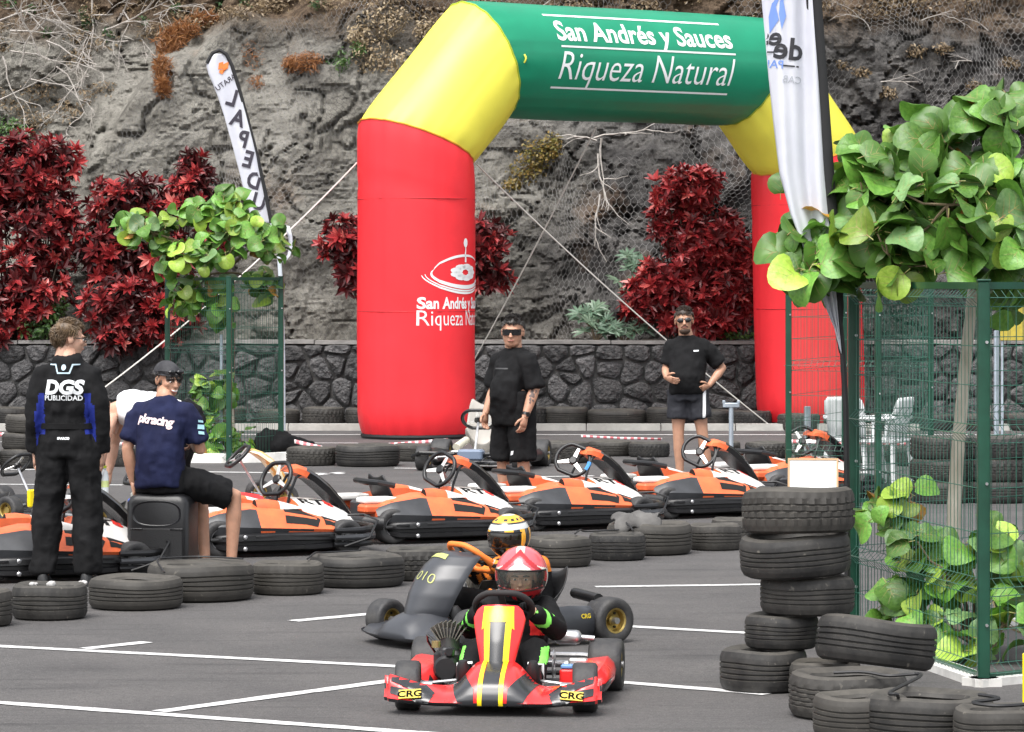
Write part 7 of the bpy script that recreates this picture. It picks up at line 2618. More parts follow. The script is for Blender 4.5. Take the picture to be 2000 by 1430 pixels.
# ================================================================== SEA GRAPE TREES
def leaf_mat(name, c1, c2, vein):
    m = mat(name, c1, .42, color2=c2, vscale=9, trans=.16, objvar=.5, bump=.25, bscale=7, coat=.0)
    return m
LF = [leaf_mat('leaf_green', (.075, .195, .026), (.14, .295, .045), 0), leaf_mat('leaf_light', (.20, .34, .035), (.30, .42, .06), 0), leaf_mat('leaf_orange', (.36, .12, .02), (.30, .22, .03), 0), leaf_mat('leaf_dull', (.11, .22, .075), (.17, .28, .11), 0)]
VEIN = mat('leaf_vein', (.24, .12, .06), .5, color2=(.30, .34, .10), vscale=3)
def seagrape_leaf(m, seed):
    """round, slightly folded and wavy leaf, base at origin, blade along +Y, face +Z; unit size about 1"""
    rr = random.Random(seed)
    n = 18
    ph, cup, fold, wv = rr.uniform(0, 6), rr.uniform(.10, .40), rr.uniform(.08, .42), rr.uniform(.03, .10)
    asy = rr.uniform(-.06, .06)
    def pt(a, r_):
        x = r_ * .54 * math.cos(a) * (1 + asy * math.sin(a)); y = .47 + r_ * .5 * math.sin(a)
        notch = math.exp(-((a - 1.5 * math.pi) / .35) ** 2) * .12 * r_
        y += notch
        z = -cup * (r_ ** 2) * (y - .45) ** 2 * 2 + fold * abs(x) + wv * math.sin(3 * a + ph) * r_ ** 2 - cup * .4 * y * y
        return Vector((x, y, z))
    vs = [pt(0, 0)]
    for r_ in (.5, .85, 1.0):
        vs += [pt(2 * math.pi * k / n, r_) for k in range(n)]
    fs = [(0, 1 + k, 1 + (k + 1) % n) for k in range(n)]
    for b in (0, 1):
        fs += [(1 + b * n + k, 1 + (b + 1) * n + k, 1 + (b + 1) * n + (k + 1) % n, 1 + b * n + (k + 1) % n) for k in range(n)]
    mb = MB(); mb.add(vs, fs, 0)
    # midrib and two side veins, thin raised strips
    def strip(p, q, w_):
        pv = []
        for t in (0, .33, .66, 1):
            x, y = p[0] + (q[0] - p[0]) * t, p[1] + (q[1] - p[1]) * t
            a = math.atan2((y - .47) / .5, x / .54); r_ = min(1, math.hypot(x / .54, (y - .47) / .5))
            z = pt(a, r_).z + .006
            d = Vector((q[0] - p[0], q[1] - p[1])).normalized(); nn = Vector((-d.y, d.x)) * w_ * (1 - .7 * t)
            pv += [Vector((x + nn.x, y + nn.y, z)), Vector((x - nn.x, y - nn.y, z))]
        mb.add(pv, [(0, 1, 3, 2), (2, 3, 5, 4), (4, 5, 7, 6)], 1)
    strip((0, .08), (0, .9), .011)
    for s in (-1, 1):
        for y0, x1, y1 in ((.12, .36, .36), (.3, .38, .62), (.5, .26, .8)):
            strip((0, y0), (s * x1, y1), .006)
    # petiole
    mb.tube([(0, -.16, -.02), (0, 0, .0), (0, .09, .005)], [.016, .016, .01], n=5, mi=1)
    return mb.mesh('leaf', [m, VEIN], smooth=80, fix=False)
LEAVES = [[seagrape_leaf(m, 10 * i + k) for k in range(3)] for i, m in enumerate(LF)]

def leaf_at(parent, off, p, nrm, size, rr, kinds=(.62, .18, .04, .16)):
    k = rr.random(); ki = 0
    for j, w_ in enumerate(kinds):
        if k < w_:
            ki = j; break
        k -= w_
    o = obj('leaf', rr.choice(LEAVES[ki]), parent)
    n = Vector(nrm).normalized()
    q = n.to_track_quat('Z', 'Y') @ Quaternion((0, 0, 1), rr.uniform(0, 6.283))
    o.rotation_mode = 'QUATERNION'
    o.rotation_quaternion = q
    o.location = Vector(p) - Vector(off)
    s = size * rr.uniform(.75, 1.2)
    o.scale = (s, s, s)
    return o

BARK = mat('pale_bark', (.36, .31, .24), .85, color2=(.58, .53, .45), vscale=9, bump=.5, bscale=25, stretch=(1, 1, .3))
TWIG = mat('green_twig', (.16, .12, .07), .7)
def seagrape(name, label, base, trunk, lobes, nleaf, lsize, seed, kinds=(.62, .18, .04, .16), cat='tree', trunk_r=.04, extra=0):
    rr = random.Random(seed)
    base = Vector(base)
    root = thing(name, label, cat, base)
    if trunk:
        mb = MB(); tp = [Vector(p) - base for p in trunk]
        mb.tube(tp, [trunk_r * (1 - .45 * i / (len(tp) - 1)) for i in range(len(tp))], n=10)
        mb.build('trunk', BARK, root)
        top = tp[-1]
    else:
        top = Vector((0, 0, .05))
    cr = MB()
    tips = []
    per = max(1, nleaf // (3 * len(lobes)))
    for (c, r_) in lobes:
        c = Vector(c) - base
        mid = top.lerp(c, .5) + Vector((rr.uniform(-.05, .05), rr.uniform(-.05, .05), rr.uniform(0, .05)))
        cr.tube([top - Vector((0, 0, .1 if trunk else 0)), mid, c], [.018, .013, .009], n=6, caps=False)
        for q in range(per):
            v = Vector((rr.gauss(0, 1), rr.gauss(0, 1), rr.gauss(0, 1))).normalized() * (rr.random() ** .4)
            e = c + Vector((v.x * r_[0], v.y * r_[1], v.z * r_[2]))
            m_ = c.lerp(e, .5) + Vector((0, 0, -.03))
            cr.tube([c, m_, e], [.008, .006, .004], n=5, caps=False)
            tips.append((e, v, c))
    crown = tag(cr.build('crown', TWIG, root), kind='stuff')
    k = 0
    while k < nleaf:
        e, v, c = tips[k % len(tips)]
        p = e + Vector((rr.gauss(0, .045), rr.gauss(0, .045), rr.gauss(0, .045))) * (lsize / .2)
        out = (p - c).normalized() if (p - c).length > 1e-4 else Vector((0, 0, 1))
        n = out * .55 + Vector((rr.uniform(-.7, .7), rr.uniform(-1.0, .25), rr.uniform(.1, 1.0)))
        leaf_at(crown, (0, 0, 0), p, n, lsize, rr, kinds)
        k += 1
    if extra:
        fo = MB()
        for q in range(extra):
            e, v, c = tips[q % len(tips)]
            p = e.lerp(c, rr.uniform(0, .5)) + Vector((rr.gauss(0, .07), rr.gauss(0, .05) + .05, rr.gauss(0, .07)))
            n = Vector((rr.uniform(-.8, .8), rr.uniform(-1.0, .25), rr.uniform(.0, 1.0))).normalized()
            M = Matrix.Translation(p) @ (n.to_track_quat('Z', 'Y') @ Quaternion((0, 0, 1), rr.uniform(0, 6.28))).to_matrix().to_4x4() @ Matrix.Scale(lsize * rr.uniform(.75, 1.15), 4)
            me = LEAVES[0][q % 3]
            o_ = len(fo.v)
            fo.v.extend([tuple(M @ x.co) for x in me.vertices])
            for pl in me.polygons:
                fo.f.append(tuple(i + o_ for i in pl.vertices)); fo.mi.append(pl.material_index)
        tag(fo.build('foliage', [LF[0], VEIN], crown, smooth=80, fix=False), kind='stuff')
    return root

def Q(px, py, d):
    return tuple(P(px, py, d))
# near tree on the right
seagrape('sea_grape_tree', 'sea grape tree with big round green leaves inside the near tree guard', (2.52, 19.8, 0),
         [(2.45, 19.8, 0), (2.43, 19.8, .5), (2.46, 19.82, 1.0), (2.50, 19.8, 1.5), (2.54, 19.75, 1.95), (2.58, 19.7, 2.15)],
         [(Q(1570, 450, 19.4), (.26, .25, .17)), (Q(1590, 520, 19.3), (.22, .22, .12)), (Q(1700, 440, 19.2), (.30, .3, .24)), (Q(1800, 360, 19.2), (.30, .3, .26)), (Q(1800, 480, 19.2), (.28, .3, .18)), (Q(1900, 310, 19.3), (.25, .3, .22)),
          (Q(1920, 440, 19.1), (.3, .3, .25)), (Q(2010, 380, 19.3), (.3, .35, .3)), (Q(2050, 500, 19.4), (.3, .35, .25)), (Q(1780, 275, 19.4), (.2, .2, .14)), (Q(1935, 235, 19.3), (.13, .15, .09)), (Q(1690, 330, 19.4), (.12, .15, .06)), (Q(1960, 540, 20.2), (.3, .3, .1)), (Q(1850, 400, 18.95), (.34, .2, .26)), (Q(1740, 500, 18.95), (.3, .2, .16))],
         300, .19, 5, kinds=(.80, .09, .008, .102), trunk_r=.046, extra=240)
# low sprouts in the near guard
seagrape('sea_grape_sprout', 'leafy sea grape sprouts at the foot of the near tree inside its guard', (2.52, 19.6, 0), None,
         [(Q(1740, 1000, 19.4), (.16, .12, .18)), (Q(1840, 1110, 19.0), (.22, .12, .2)), (Q(1750, 1180, 19.2), (.16, .1, .12)), (Q(1930, 1060, 19.0), (.2, .12, .22)), (Q(1870, 1240, 18.9), (.24, .12, .14)), (Q(1960, 1220, 18.7), (.2, .12, .22)), (Q(2050, 1120, 19.2), (.2, .2, .3)), (Q(1790, 1060, 19.3), (.16, .12, .14))],
         190, .155, 8, kinds=(.70, .18, .02, .10), cat='plant')
# left tree
seagrape('sea_grape_tree', 'sea grape tree with yellow and orange tinged leaves inside the left tree guard', (-3.25, 40.5, .05),
         [(-3.16, 40.5, .05), (-3.18, 40.5, .7), (-3.20, 40.5, 1.3), (-3.22, 40.5, 1.9), (-3.25, 40.45, 2.2)],
         [(Q(300, 455, 40.2), (.30, .3, .18)), (Q(380, 420, 40.2), (.32, .3, .16)), (Q(455, 440, 40.1), (.32, .3, .18)), (Q(520, 470, 40.2), (.24, .3, .2)), (Q(350, 500, 40.1), (.35, .3, .2)), (Q(440, 500, 40.0), (.38, .3, .2)), (Q(375, 570, 40.2), (.22, .2, .2)), (Q(430, 600, 40.3), (.14, .2, .22)), (Q(510, 560, 40.4), (.14, .2, .15)), (Q(255, 440, 40.3), (.12, .15, .1)), (Q(440, 400, 40.2), (.10, .12, .06))],
         300, .175, 15, kinds=(.56, .26, .05, .13), trunk_r=.035, extra=160)
seagrape('sea_grape_sprout', 'leafy sea grape sprouts at the foot of the left tree inside its guard', (-3.2, 40.3, .05), None,
         [(Q(400, 770, 40.2), (.14, .1, .16)), (Q(430, 830, 40.2), (.22, .12, .2)), (Q(405, 880, 40.1), (.2, .12, .12)), (Q(470, 860, 40.3), (.18, .12, .15)), (Q(440, 760, 40.3), (.1, .1, .14))],
         95, .16, 18, kinds=(.55, .3, .04, .11), cat='plant')
# galvanised stakes
def stake(label, loc, h, r_=.025, top=False):
    t = thing('support_stake', label, 'stake', loc)
    mb = MB(); mb.lathe([(r_, 0), (r_, h), (r_ * .7, h + .004), (.001, h + .004)], n=14); mb.build('tube', STAKE, t)
    if top:
        mb = MB(); mb.rbox((0, 0, h + .02), (.16, .05, .045), .012); hd = mb.build('head', STAKE, t)
        for s in (-1, 1):
            mb = MB(); mb.rbox((s * .07, 0, h + .05), (.03, .05, .03), .008); mb.build('lug', STAKE, hd)
        mb = MB(); mb.rbox((0, 0, .008), (.22, .22, .016), .02); mb.build('foot', STAKE, t)
    return t
stake('galvanised stake beside the trunk of the near tree', (2.58, 19.72, 0), .98, .018)
stake('galvanised stake beside the trunk of the left tree', (-3.28, 40.45, .05), 1.35, .02)
stake('grey metal stand with a forked head beside the man with hand on hip', (P(1428, 0, 34.2).x, 34.2, 0), .80, .022, True)
stake('short silver post inside the middle tree guard', (P(1577, 0, 33.2).x, 33.2, 0), .84, .032)
stake('galvanised post in front of the stone wall at the right', (P(1946, 0, 40).x, 40, 0), 1.45, .03)

# ================================================================== RED SHRUBS
def rosette(seed, n=10, ln=.15):
    rr = random.Random(seed)
    mb = MB()
    for k in range(n):
        az = k * 2.4 + rr.uniform(-.3, .3); el = R(rr.uniform(5, 62)); L_ = ln * rr.uniform(.7, 1.15); w_ = L_ * rr.uniform(.15, .21)
        d = Vector((math.cos(az) * math.cos(el), math.sin(az) * math.cos(el), math.sin(el))); s = Vector((-math.sin(az), math.cos(az), 0)); u = d.cross(s)
        if u.z < 0:
            u = -u
        pts = [Vector((0, 0, 0)), d * L_ * .35 + s * w_ + u * .008, d * L_ * .35 - s * w_ + u * .008, d * L_ * .7 + s * w_ * .75 - u * .004, d * L_ * .7 - s * w_ * .75 - u * .004, d * L_ - u * L_ * .16, d * L_ * .5 - u * .010]
        mb.add(pts, [(0, 1, 6), (0, 6, 2), (1, 3, 6), (2, 6, 4), (6, 3, 5), (6, 5, 4)])
    return mb
def red_leaf_mat(name, stops):
    m = bpy.data.materials.new(name); m.use_nodes = True
    nt = m.node_tree; b = nt.nodes['Principled BSDF']; L = nt.links.new
    oi = nt.nodes.new('ShaderNodeObjectInfo'); g = nt.nodes.new('ShaderNodeNewGeometry')
    ad = nt.nodes.new('ShaderNodeMath'); ad.operation = 'MULTIPLY_ADD'; ad.inputs[1].default_value = .45
    L(g.outputs['Random Per Island'], ad.inputs[0])
    ml = nt.nodes.new('ShaderNodeMath'); ml.operation = 'MULTIPLY'; ml.inputs[1].default_value = .55
    L(oi.outputs['Random'], ml.inputs[0]); L(ml.outputs[0], ad.inputs[2])
    rp = nt.nodes.new('ShaderNodeValToRGB')
    el = rp.color_ramp.elements
    while len(el) < len(stops):
        el.new(.5)
    for e, (p, c) in zip(el, stops):
        e.position = p; e.color = (*c, 1)
    L(ad.outputs[0], rp.inputs['Fac']); L(rp.outputs[0], b.inputs['Base Color'])
    b.inputs['Roughness'].default_value = .35
    tr = nt.nodes.new('ShaderNodeBsdfTranslucent'); L(rp.outputs[0], tr.inputs[0])
    mx = nt.nodes.new('ShaderNodeMixShader'); mx.inputs[0].default_value = .25
    L(b.outputs[0], mx.inputs[1]); L(tr.outputs[0], mx.inputs[2]); L(mx.outputs[0], nt.nodes['Material Output'].inputs['Surface'])
    return m
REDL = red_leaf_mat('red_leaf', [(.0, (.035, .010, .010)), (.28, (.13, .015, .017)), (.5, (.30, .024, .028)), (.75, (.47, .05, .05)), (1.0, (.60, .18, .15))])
SHADEDL = red_leaf_mat('maroon_shade_leaf', [(.0, (.030, .010, .009)), (.4, (.085, .012, .014)), (.7, (.20, .016, .02)), (.92, (.36, .03, .035)), (1.0, (.10, .09, .03))])  # maroon copy for inner leaves, their depth shade put into the colour
ROS = [rosette(50 + k, 12, .13).mesh('leaf_cluster', REDL, smooth=False, fix=False) for k in range(4)]
WOOD = mat('shrub_wood', (.09, .065, .05), .9)
def red_shrub(label, lobes, n, seed, base, leafm=None):
    """lobes: (centre, radii) world; rosettes over the camera side and top, inner leaves coloured darker for the shade inside"""
    rr = random.Random(seed)
    root = thing('red_shrub', label, 'shrub', base, group='red leaved shrubs on the ledge')
    b = Vector(base)
    mb = MB()
    for c, r_ in lobes:
        c = Vector(c) - b
        for q in range(5):
            e = c + Vector((rr.uniform(-1, 1) * r_[0] * .8, rr.uniform(-1, .6) * r_[1] * .8, rr.uniform(-.4, .9) * r_[2]))
            s_ = Vector((rr.uniform(-.15, .15), rr.uniform(-.1, .1), 0)) + Vector((c.x * .4, 0, 0))
            mb.tube([s_, s_.lerp(e, .5) + Vector((rr.uniform(-.1, .1), 0, .1)), e], [.02, .014, .006], n=5, caps=False)
    tag(mb.build('stem', WOOD, root), kind='stuff')
    tot = sum(r_[0] * r_[2] for c, r_ in lobes)
    inner = MB()
    temp = rosette(99, 10, .14)
    for c, r_ in lobes:
        c = Vector(c) - b
        k = max(3, int(n * r_[0] * r_[2] / tot))
        for q in range(k):
            v = Vector((rr.gauss(0, 1), rr.gauss(0, 1), rr.gauss(0, 1))).normalized()
            if v.y > .35:
                v.y = -v.y
            p = c + Vector((v.x * r_[0], v.y * r_[1], v.z * r_[2])) * rr.uniform(.82, 1.08)
            o = obj('leaf_cluster', rr.choice(ROS), root)
            nn = v * .7 + Vector((rr.uniform(-.3, .3), rr.uniform(-.5, .1), rr.uniform(.2, .9)))
            o.rotation_mode = 'QUATERNION'
            o.rotation_quaternion = nn.normalized().to_track_quat('Z', 'Y') @ Quaternion((0, 0, 1), rr.uniform(0, 6.28))
            s = rr.uniform(.8, 1.45); o.scale = (s, s, s); o.location = p
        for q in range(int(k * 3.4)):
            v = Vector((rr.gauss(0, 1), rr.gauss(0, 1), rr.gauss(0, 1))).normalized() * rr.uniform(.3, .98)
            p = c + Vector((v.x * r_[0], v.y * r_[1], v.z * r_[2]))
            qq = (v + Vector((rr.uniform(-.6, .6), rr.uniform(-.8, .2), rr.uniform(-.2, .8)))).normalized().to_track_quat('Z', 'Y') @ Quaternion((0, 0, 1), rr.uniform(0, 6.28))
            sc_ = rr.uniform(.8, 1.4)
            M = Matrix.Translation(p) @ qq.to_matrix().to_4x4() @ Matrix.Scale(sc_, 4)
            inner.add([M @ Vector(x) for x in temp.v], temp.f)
    tag(inner.build('foliage', SHADEDL, root, smooth=False, fix=False), kind='stuff')
    return root
def S_(px, py, d=51.0):
    return tuple(P(px, py, d))
red_shrub('tall red leaved shrub at the left photo edge', [(S_(40, 330), (.62, .42, .55)), (S_(-50, 420), (.6, .5, .8)), (S_(90, 430), (.5, .45, .62)), (S_(60, 560), (.6, .5, .6)), (S_(-30, 620), (.7, .5, .5)), (S_(120, 320), (.28, .3, .3))], 250, 1, (P(40, 0, 51.3).x, 51.3, 1.12))
red_shrub('bright red leaved shrub spilling over the wall behind the left tree', [(S_(255, 400), (.58, .42, .42)), (S_(375, 380), (.34, .35, .42)), (S_(375, 325), (.18, .2, .25)), (S_(205, 490), (.42, .42, .5)), (S_(290, 500), (.62, .5, .55)), (S_(235, 600, 50.6), (.55, .42, .42)), (S_(320, 610, 50.7), (.5, .4, .45)), (S_(230, 660, 50.4), (.3, .22, .2)), (S_(430, 440), (.3, .3, .3))], 290, 2, (P(290, 0, 51.2).x, 51.2, 1.12))
red_shrub('red leaved shrub half hidden behind the near arch leg', [(S_(670, 470), (.36, .4, .36)), (S_(690, 540), (.3, .35, .25)), (S_(800, 480), (.8, .45, .6)), (S_(945, 470), (.36, .35, .32)), (S_(955, 540), (.28, .3, .25)), (S_(800, 600), (.7, .4, .4))], 190, 3, (P(800, 0, 51.3).x, 51.3, 1.12))
red_shrub('red leaved shrub on the ledge behind the man with hand on hip', [(S_(1330, 380), (.40, .4, .35)), (S_(1370, 360), (.28, .3, .25)), (S_(1380, 470), (.55, .45, .5)), (S_(1300, 440), (.22, .3, .3)), (S_(1420, 560), (.55, .45, .5)), (S_(1310, 560), (.5, .42, .42)), (S_(1250, 585), (.28, .3, .28)), (S_(1370, 620), (.7, .4, .3)), (S_(1460, 520), (.3, .3, .5))], 270, 4, (P(1370, 0, 51.3).x, 51.3, 1.12))

# ================================================================== OTHER PLANTS ON LEDGE AND CLIFF
def plain_leaf(m, w=.3, name='leaf'):
    mb = MB()
    pts = [Vector((0, 0, 0)), Vector((w * .5, .35, .03)), Vector((-w * .5, .35, .03)), Vector((w * .38, .7, .0)), Vector((-w * .38, .7, .0)), Vector((0, 1, -.10)), Vector((0, .5, -.03))]
    mb.add(pts, [(0, 1, 6), (0, 6, 2), (1, 3, 6), (2, 6, 4), (6, 3, 5), (6, 5, 4)])
    return mb
def leaf_mass(name, label, cat, blobs, n, size, m, seed, w=.32, kind=None, group=None, up=.5, stems=0, stem_m=None, parts=False):
    rr = random.Random(seed)
    c0 = Vector(blobs[0][0])
    root = thing(name, label, cat, c0, group=group) if not kind else None
    T = plain_leaf(m, w)
    mb = MB()
    for c, r_ in blobs:
        for q in range(n):
            v = Vector((rr.gauss(0, 1), rr.gauss(0, 1), rr.gauss(0, 1))).normalized() * rr.random() ** .45
            p = Vector(c) + Vector((v.x * r_[0], v.y * r_[1], v.z * r_[2])) - c0
            nn = (v * .5 + Vector((rr.uniform(-.7, .7), rr.uniform(-.9, .3), rr.uniform(-.2, 1) * up * 2))).normalized()
            s = size * rr.uniform(.6, 1.3)
            M = Matrix.Translation(p) @ (nn.to_track_quat('Z', 'Y') @ Quaternion((0, 0, 1), rr.uniform(0, 6.28))).to_matrix().to_4x4() @ Matrix.Scale(s, 4)
            mb.add([M @ Vector(x) for x in T.v], T.f)
    o = mb.build('foliage', m, root, smooth=False, fix=False)
    tag(o, kind='stuff')
    if root:
        if stems:
            sm = MB()
            for c, r_ in blobs:
                for q in range(stems):
                    e = Vector(c) - c0 + Vector((rr.uniform(-1, 1) * r_[0], rr.uniform(-1, 1) * r_[1], rr.uniform(-.3, 1) * r_[2]))
                    b = Vector(c) - c0 + Vector((rr.uniform(-.3, .3) * r_[0], .1, -r_[2]))
                    sm.tube([b, b.lerp(e, .5) + Vector((rr.uniform(-.08, .08), 0, 0)), e], [.009, .007, .003], n=4, caps=False)
            tag(sm.build('stem', stem_m or TWIG, root), kind='stuff')
        return root
    o.name = name; o.location = c0
    tag(o, label, cat)
    return o
def var_leaf(name, stops):
    return red_leaf_mat(name, stops)
DRY = var_leaf('dry_leaf', [(.0, (.13, .09, .05)), (.4, (.27, .20, .12)), (.75, (.40, .32, .2)), (1.0, (.30, .30, .10))])
RUST = var_leaf('rust_grass', [(.0, (.16, .065, .025)), (.5, (.30, .13, .05)), (1.0, (.42, .22, .09))])
MOSS = var_leaf('moss_leaf', [(.0, (.05, .06, .015)), (.5, (.14, .13, .025)), (1.0, (.28, .17, .05))])
GREENL = var_leaf('green_leaf', [(.0, (.02, .05, .015)), (.5, (.06, .13, .035)), (1.0, (.16, .24, .06))])
BLUEG = var_leaf('glaucous_leaf', [(.0, (.06, .11, .07)), (.5, (.13, .21, .14)), (1.0, (.24, .32, .22))])
def C_(px, py, off=.12):
    """point on the cliff face seen at a photo pixel"""
    d = 52.0
    for _ in range(4):
        p = P(px, py, d)
        d = cliff_at(p.x, p.z)
    p = P(px, py, d - off)
    return tuple(p)
leaf_mass('dry_shrub', 'dry tan shrub growing on the cliff left of the arch corner', 'shrub', [(C_(750, 40, .25), (.42, .25, .28)), (C_(730, 110, .2), (.38, .2, .28)), (C_(790, 130, .2), (.3, .2, .3)), (C_(700, 70), (.2, .2, .2)), (C_(830, 60), (.2, .2, .2))], 300, .055, DRY, 71, w=.5, stems=14)
leaf_mass('moss_mat', 'green and brown creeping mat on the rock under the arch beam', 'plant', [(C_(1050, 300), (.30, .1, .26)), (C_(1030, 335), (.33, .1, .2)), (C_(1080, 285), (.16, .1, .2)), (C_(1000, 360), (.15, .1, .08))], 320, .06, MOSS, 72, w=.5)
leaf_mass('dry_grass_tuft', 'rust brown hanging grass tuft on the cliff above the left flag', 'plant', [(C_(330, 90, .14), (.22, .12, .26)), (C_(316, 135), (.13, .1, .24)), (C_(360, 60), (.24, .1, .15)), (C_(400, 38), (.24, .1, .09)), (C_(318, 170), (.07, .06, .14)), (C_(345, 75, .12), (.2, .1, .2))], 520, .12, RUST, 73, w=.14, up=-.3)
leaf_mass('dry_grass_tuft', 'small orange brown grass tuft between the left flag and the arch', 'plant', [(C_(600, 120), (.26, .1, .14)), (C_(570, 125), (.14, .1, .12))], 380, .10, RUST, 74, w=.14)
leaf_mass('dry_grass_tuft', 'faded orange grass tuft just right of the left flag tip', 'plant', [(C_(490, 110), (.2, .1, .25)), (C_(500, 160), (.12, .1, .15))], 140, .07, RUST, 75, w=.16)
leaf_mass('green_shrub', 'small green shrub on the cliff beside the dry tan one', 'shrub', [(C_(668, 120), (.13, .1, .2)), (C_(700, 95), (.12, .1, .12))], 130, .06, GREENL, 76, w=.45)
leaf_mass('green_shrub', 'green shrub at the left photo edge above the red shrub', 'shrub', [(C_(15, 250), (.3, .2, .22)), (C_(50, 262), (.15, .15, .12))], 180, .07, GREENL, 77, w=.45)
leaf_mass('green_shrub', 'dark green shrub on the ledge under the leftmost red shrub', 'shrub', [(S_(80, 640, 50.75), (.32, .12, .2)), (S_(105, 600, 50.8), (.2, .12, .2))], 220, .08, GREENL, 78, w=.45)
leaf_mass('green_shrub', 'low green plants on the wall top right of the last red shrub', 'shrub', [(S_(1430, 655, 50.9), (.25, .1, .07)), (S_(1480, 655, 50.9), (.2, .1, .07))], 120, .06, GREENL, 79, w=.45)
def palmate(name, label, blobs, n, size, m, seed):
    rr = random.Random(seed)
    c0 = Vector(blobs[0][0]); root = thing(name, label, 'plant', c0)
    T = plain_leaf(m, .26)
    st = MB()
    lm = MB()
    for k in range(7):
        M = Matrix.Rotation(R(-105 + 35 * k), 4, 'Z')
        lm.add([M @ Vector(x) for x in T.v], T.f)
    me = lm.mesh('leaf', m, smooth=False, fix=False)
    for c, r_ in blobs:
        for q in range(n):
            p = Vector(c) - c0 + Vector((rr.uniform(-1, 1) * r_[0], rr.uniform(-1, 1) * r_[1], rr.uniform(-1, 1) * r_[2]))
            b = Vector(c) - c0 + Vector((0, .1, -r_[2] - .1))
            st.tube([b, b.lerp(p, .6) + Vector((0, 0, .04)), p], .006, n=4, caps=False)
            o = obj('leaf', me, root, p)
            nn = Vector((rr.uniform(-.6, .6), rr.uniform(-1, -.2), rr.uniform(.2, 1))).normalized()
            o.rotation_mode = 'QUATERNION'; o.rotation_quaternion = nn.to_track_quat('Z', 'Y') @ Quaternion((0, 0, 1), rr.uniform(-.8, .8))
            s = size * rr.uniform(.7, 1.3); o.scale = (s, s, s)
    tag(st.build('stem', TWIG, root), kind='stuff')
palmate('castor_plant', 'grey green palmate plant on the wall top between the two standing men', [(S_(1165, 640, 50.95), (.32, .1, .12)), (S_(1220, 640, 50.95), (.28, .1, .12)), (S_(1150, 610, 51.1), (.15, .1, .1))], 13, .17, BLUEG, 81)
palmate('castor_plant', 'pale palmate plant growing up left of the right red shrub', [(S_(1250, 520, 51.1), (.2, .1, .16)), (S_(1225, 560, 51.1), (.18, .1, .1)), (S_(1265, 560, 51.1), (.15, .1, .1))], 9, .17, BLUEG, 82)

# dry twigs
DTW = mat('dry_twig', (.30, .27, .24), .9, color2=(.48, .45, .42), vscale=20)
def twig_bush(label, starts, seed, ln=.9, dirs=None, gens=3, rad=.014, name='bare_shrub'):
    rr = random.Random(seed)
    c0 = Vector(starts[0])
    root = thing(name, label, 'shrub', c0)
    mb = MB()
    def grow(p, d, L_, r_, g):
        pts = [p]; q = p.copy(); dd = d.copy()
        for k in range(5):
            dd = (dd + Vector((rr.uniform(-.35, .35), rr.uniform(-.18, .12), rr.uniform(-.3, .25)))).normalized()
            q = q + dd * (L_ / 5); pts.append(q.copy())
            if g > 0 and rr.random() < .62:
                s = (dd + Vector((rr.uniform(-1, 1), rr.uniform(-.4, .1), rr.uniform(-.8, .8)))).normalized()
                grow(q.copy(), s, L_ * rr.uniform(.4, .75), r_ * .6, g - 1)
        mb.tube(pts, [r_ * (1 - .13 * i) for i in range(6)], n=4, caps=False)
    for i, s in enumerate(starts):
        d = Vector(dirs[i % len(dirs)]).normalized() if dirs else Vector((rr.uniform(-1, 1), -.2, rr.uniform(-.3, 1))).normalized()
        grow(Vector(s) - c0, d, ln * rr.uniform(.8, 1.2), rad, gens)
    tag(mb.build('branches', DTW, root, fix=False), kind='stuff')
    return root
twig_bush('bare pale thicket on the slope in the top left corner', [C_(20, 60), C_(60, 30), C_(90, 80), C_(40, 130), C_(140, 60), C_(180, 30), C_(110, 130), C_(20, 100), C_(70, 60), C_(130, 20), C_(200, 60), C_(160, 100), C_(40, 20), C_(230, 40), C_(80, 110), C_(0, 40)], 91, 1.1, [(1, -.2, .2), (.6, -.2, -.6), (1, -.2, -.3), (.4, -.2, .8), (-.6, -.2, .5)])
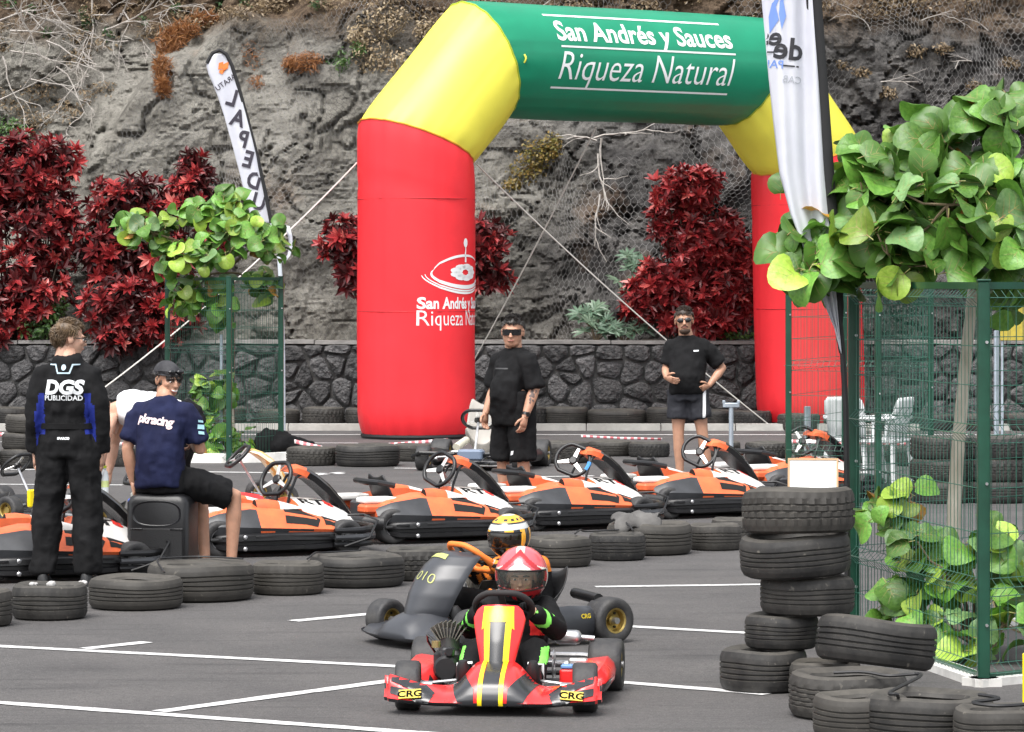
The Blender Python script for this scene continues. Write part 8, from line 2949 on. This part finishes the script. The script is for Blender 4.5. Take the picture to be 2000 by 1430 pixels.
twig_bush('long bare stems leaning across the slope left of the rust tuft', [C_(0, 195), C_(5, 110), C_(180, 0), C_(165, 150), C_(60, 155), C_(240, 20)], 92, 1.0, [(.9, -.2, .4), (.35, -.2, -.9), (.15, -.2, -1), (1, -.2, .1), (1, -.15, .05), (.4, -.2, -.8)], gens=2)
twig_bush('bare twiggy shrub on the cliff top above the left flag', [C_(300, 30), C_(250, 80), C_(220, 10), C_(340, 10)], 93, .7, None, gens=2, rad=.010)
twig_bush('bare grey roots hanging down the rock below the arch beam', [C_(1165, 275), C_(1160, 270), C_(1175, 270), C_(1168, 300), C_(1172, 380)], 94, .75, [(-.6, -.1, .3), (.7, -.1, .5), (.15, -.1, -1), (.2, -.1, -1), (-.1, -.1, -1)], gens=1, rad=.016)
twig_bush('thin dry stems on the cliff above the arch beam', [C_(1100, 10), C_(1180, 5), C_(1060, 12)], 95, .6, [(.2, -.2, -.6), (-.4, -.2, .8), (.5, -.2, .6)], gens=2, rad=.010)
twig_bush('brown dry stems on the dark rock right of the white flag', [C_(1700, 60), C_(1800, 40), C_(1930, 60), C_(1900, 120), C_(1720, 160)], 96, .5, None, gens=2, rad=.009)
# litter, dry grass and scrub along the top: nobody could count it
rr_ = random.Random(5)
bl = []
for k in range(70):
    px = rr_.uniform(-80, 700); lim = np.interp(px, [-80, 150, 300, 450, 700], [300, 230, 110, 30, 10])
    bl.append((C_(px, rr_.uniform(-60, lim), .03), (.3, .08, .16)))
for k in range(60):
    px = rr_.uniform(600, 2080); bl.append((C_(px, rr_.uniform(-60, 45 if px < 1600 else 40), .03), (.35, .08, .13)))
for k in range(10):
    bl.append((C_(rr_.uniform(1640, 1980), rr_.uniform(60, 190), .02), (.16, .05, .09)))
leaf_mass('dry_undergrowth', 'dry brown undergrowth covering the top of the cliff', 'undergrowth', bl, 105, .062, DRY, 97, w=.4, kind='stuff')
leaf_mass('green_undergrowth', 'scattered green weeds among the dry undergrowth', 'undergrowth', [(C_(px, py, .06), (.12, .08, .1)) for px, py in ((60, 20), (165, 25), (170, 45), (210, 65), (90, 65), (340, 15), (430, 10), (480, 5), (620, 8), (650, 120), (20, 5), (280, 40))], 45, .06, GREENL, 98, w=.45, kind='stuff')
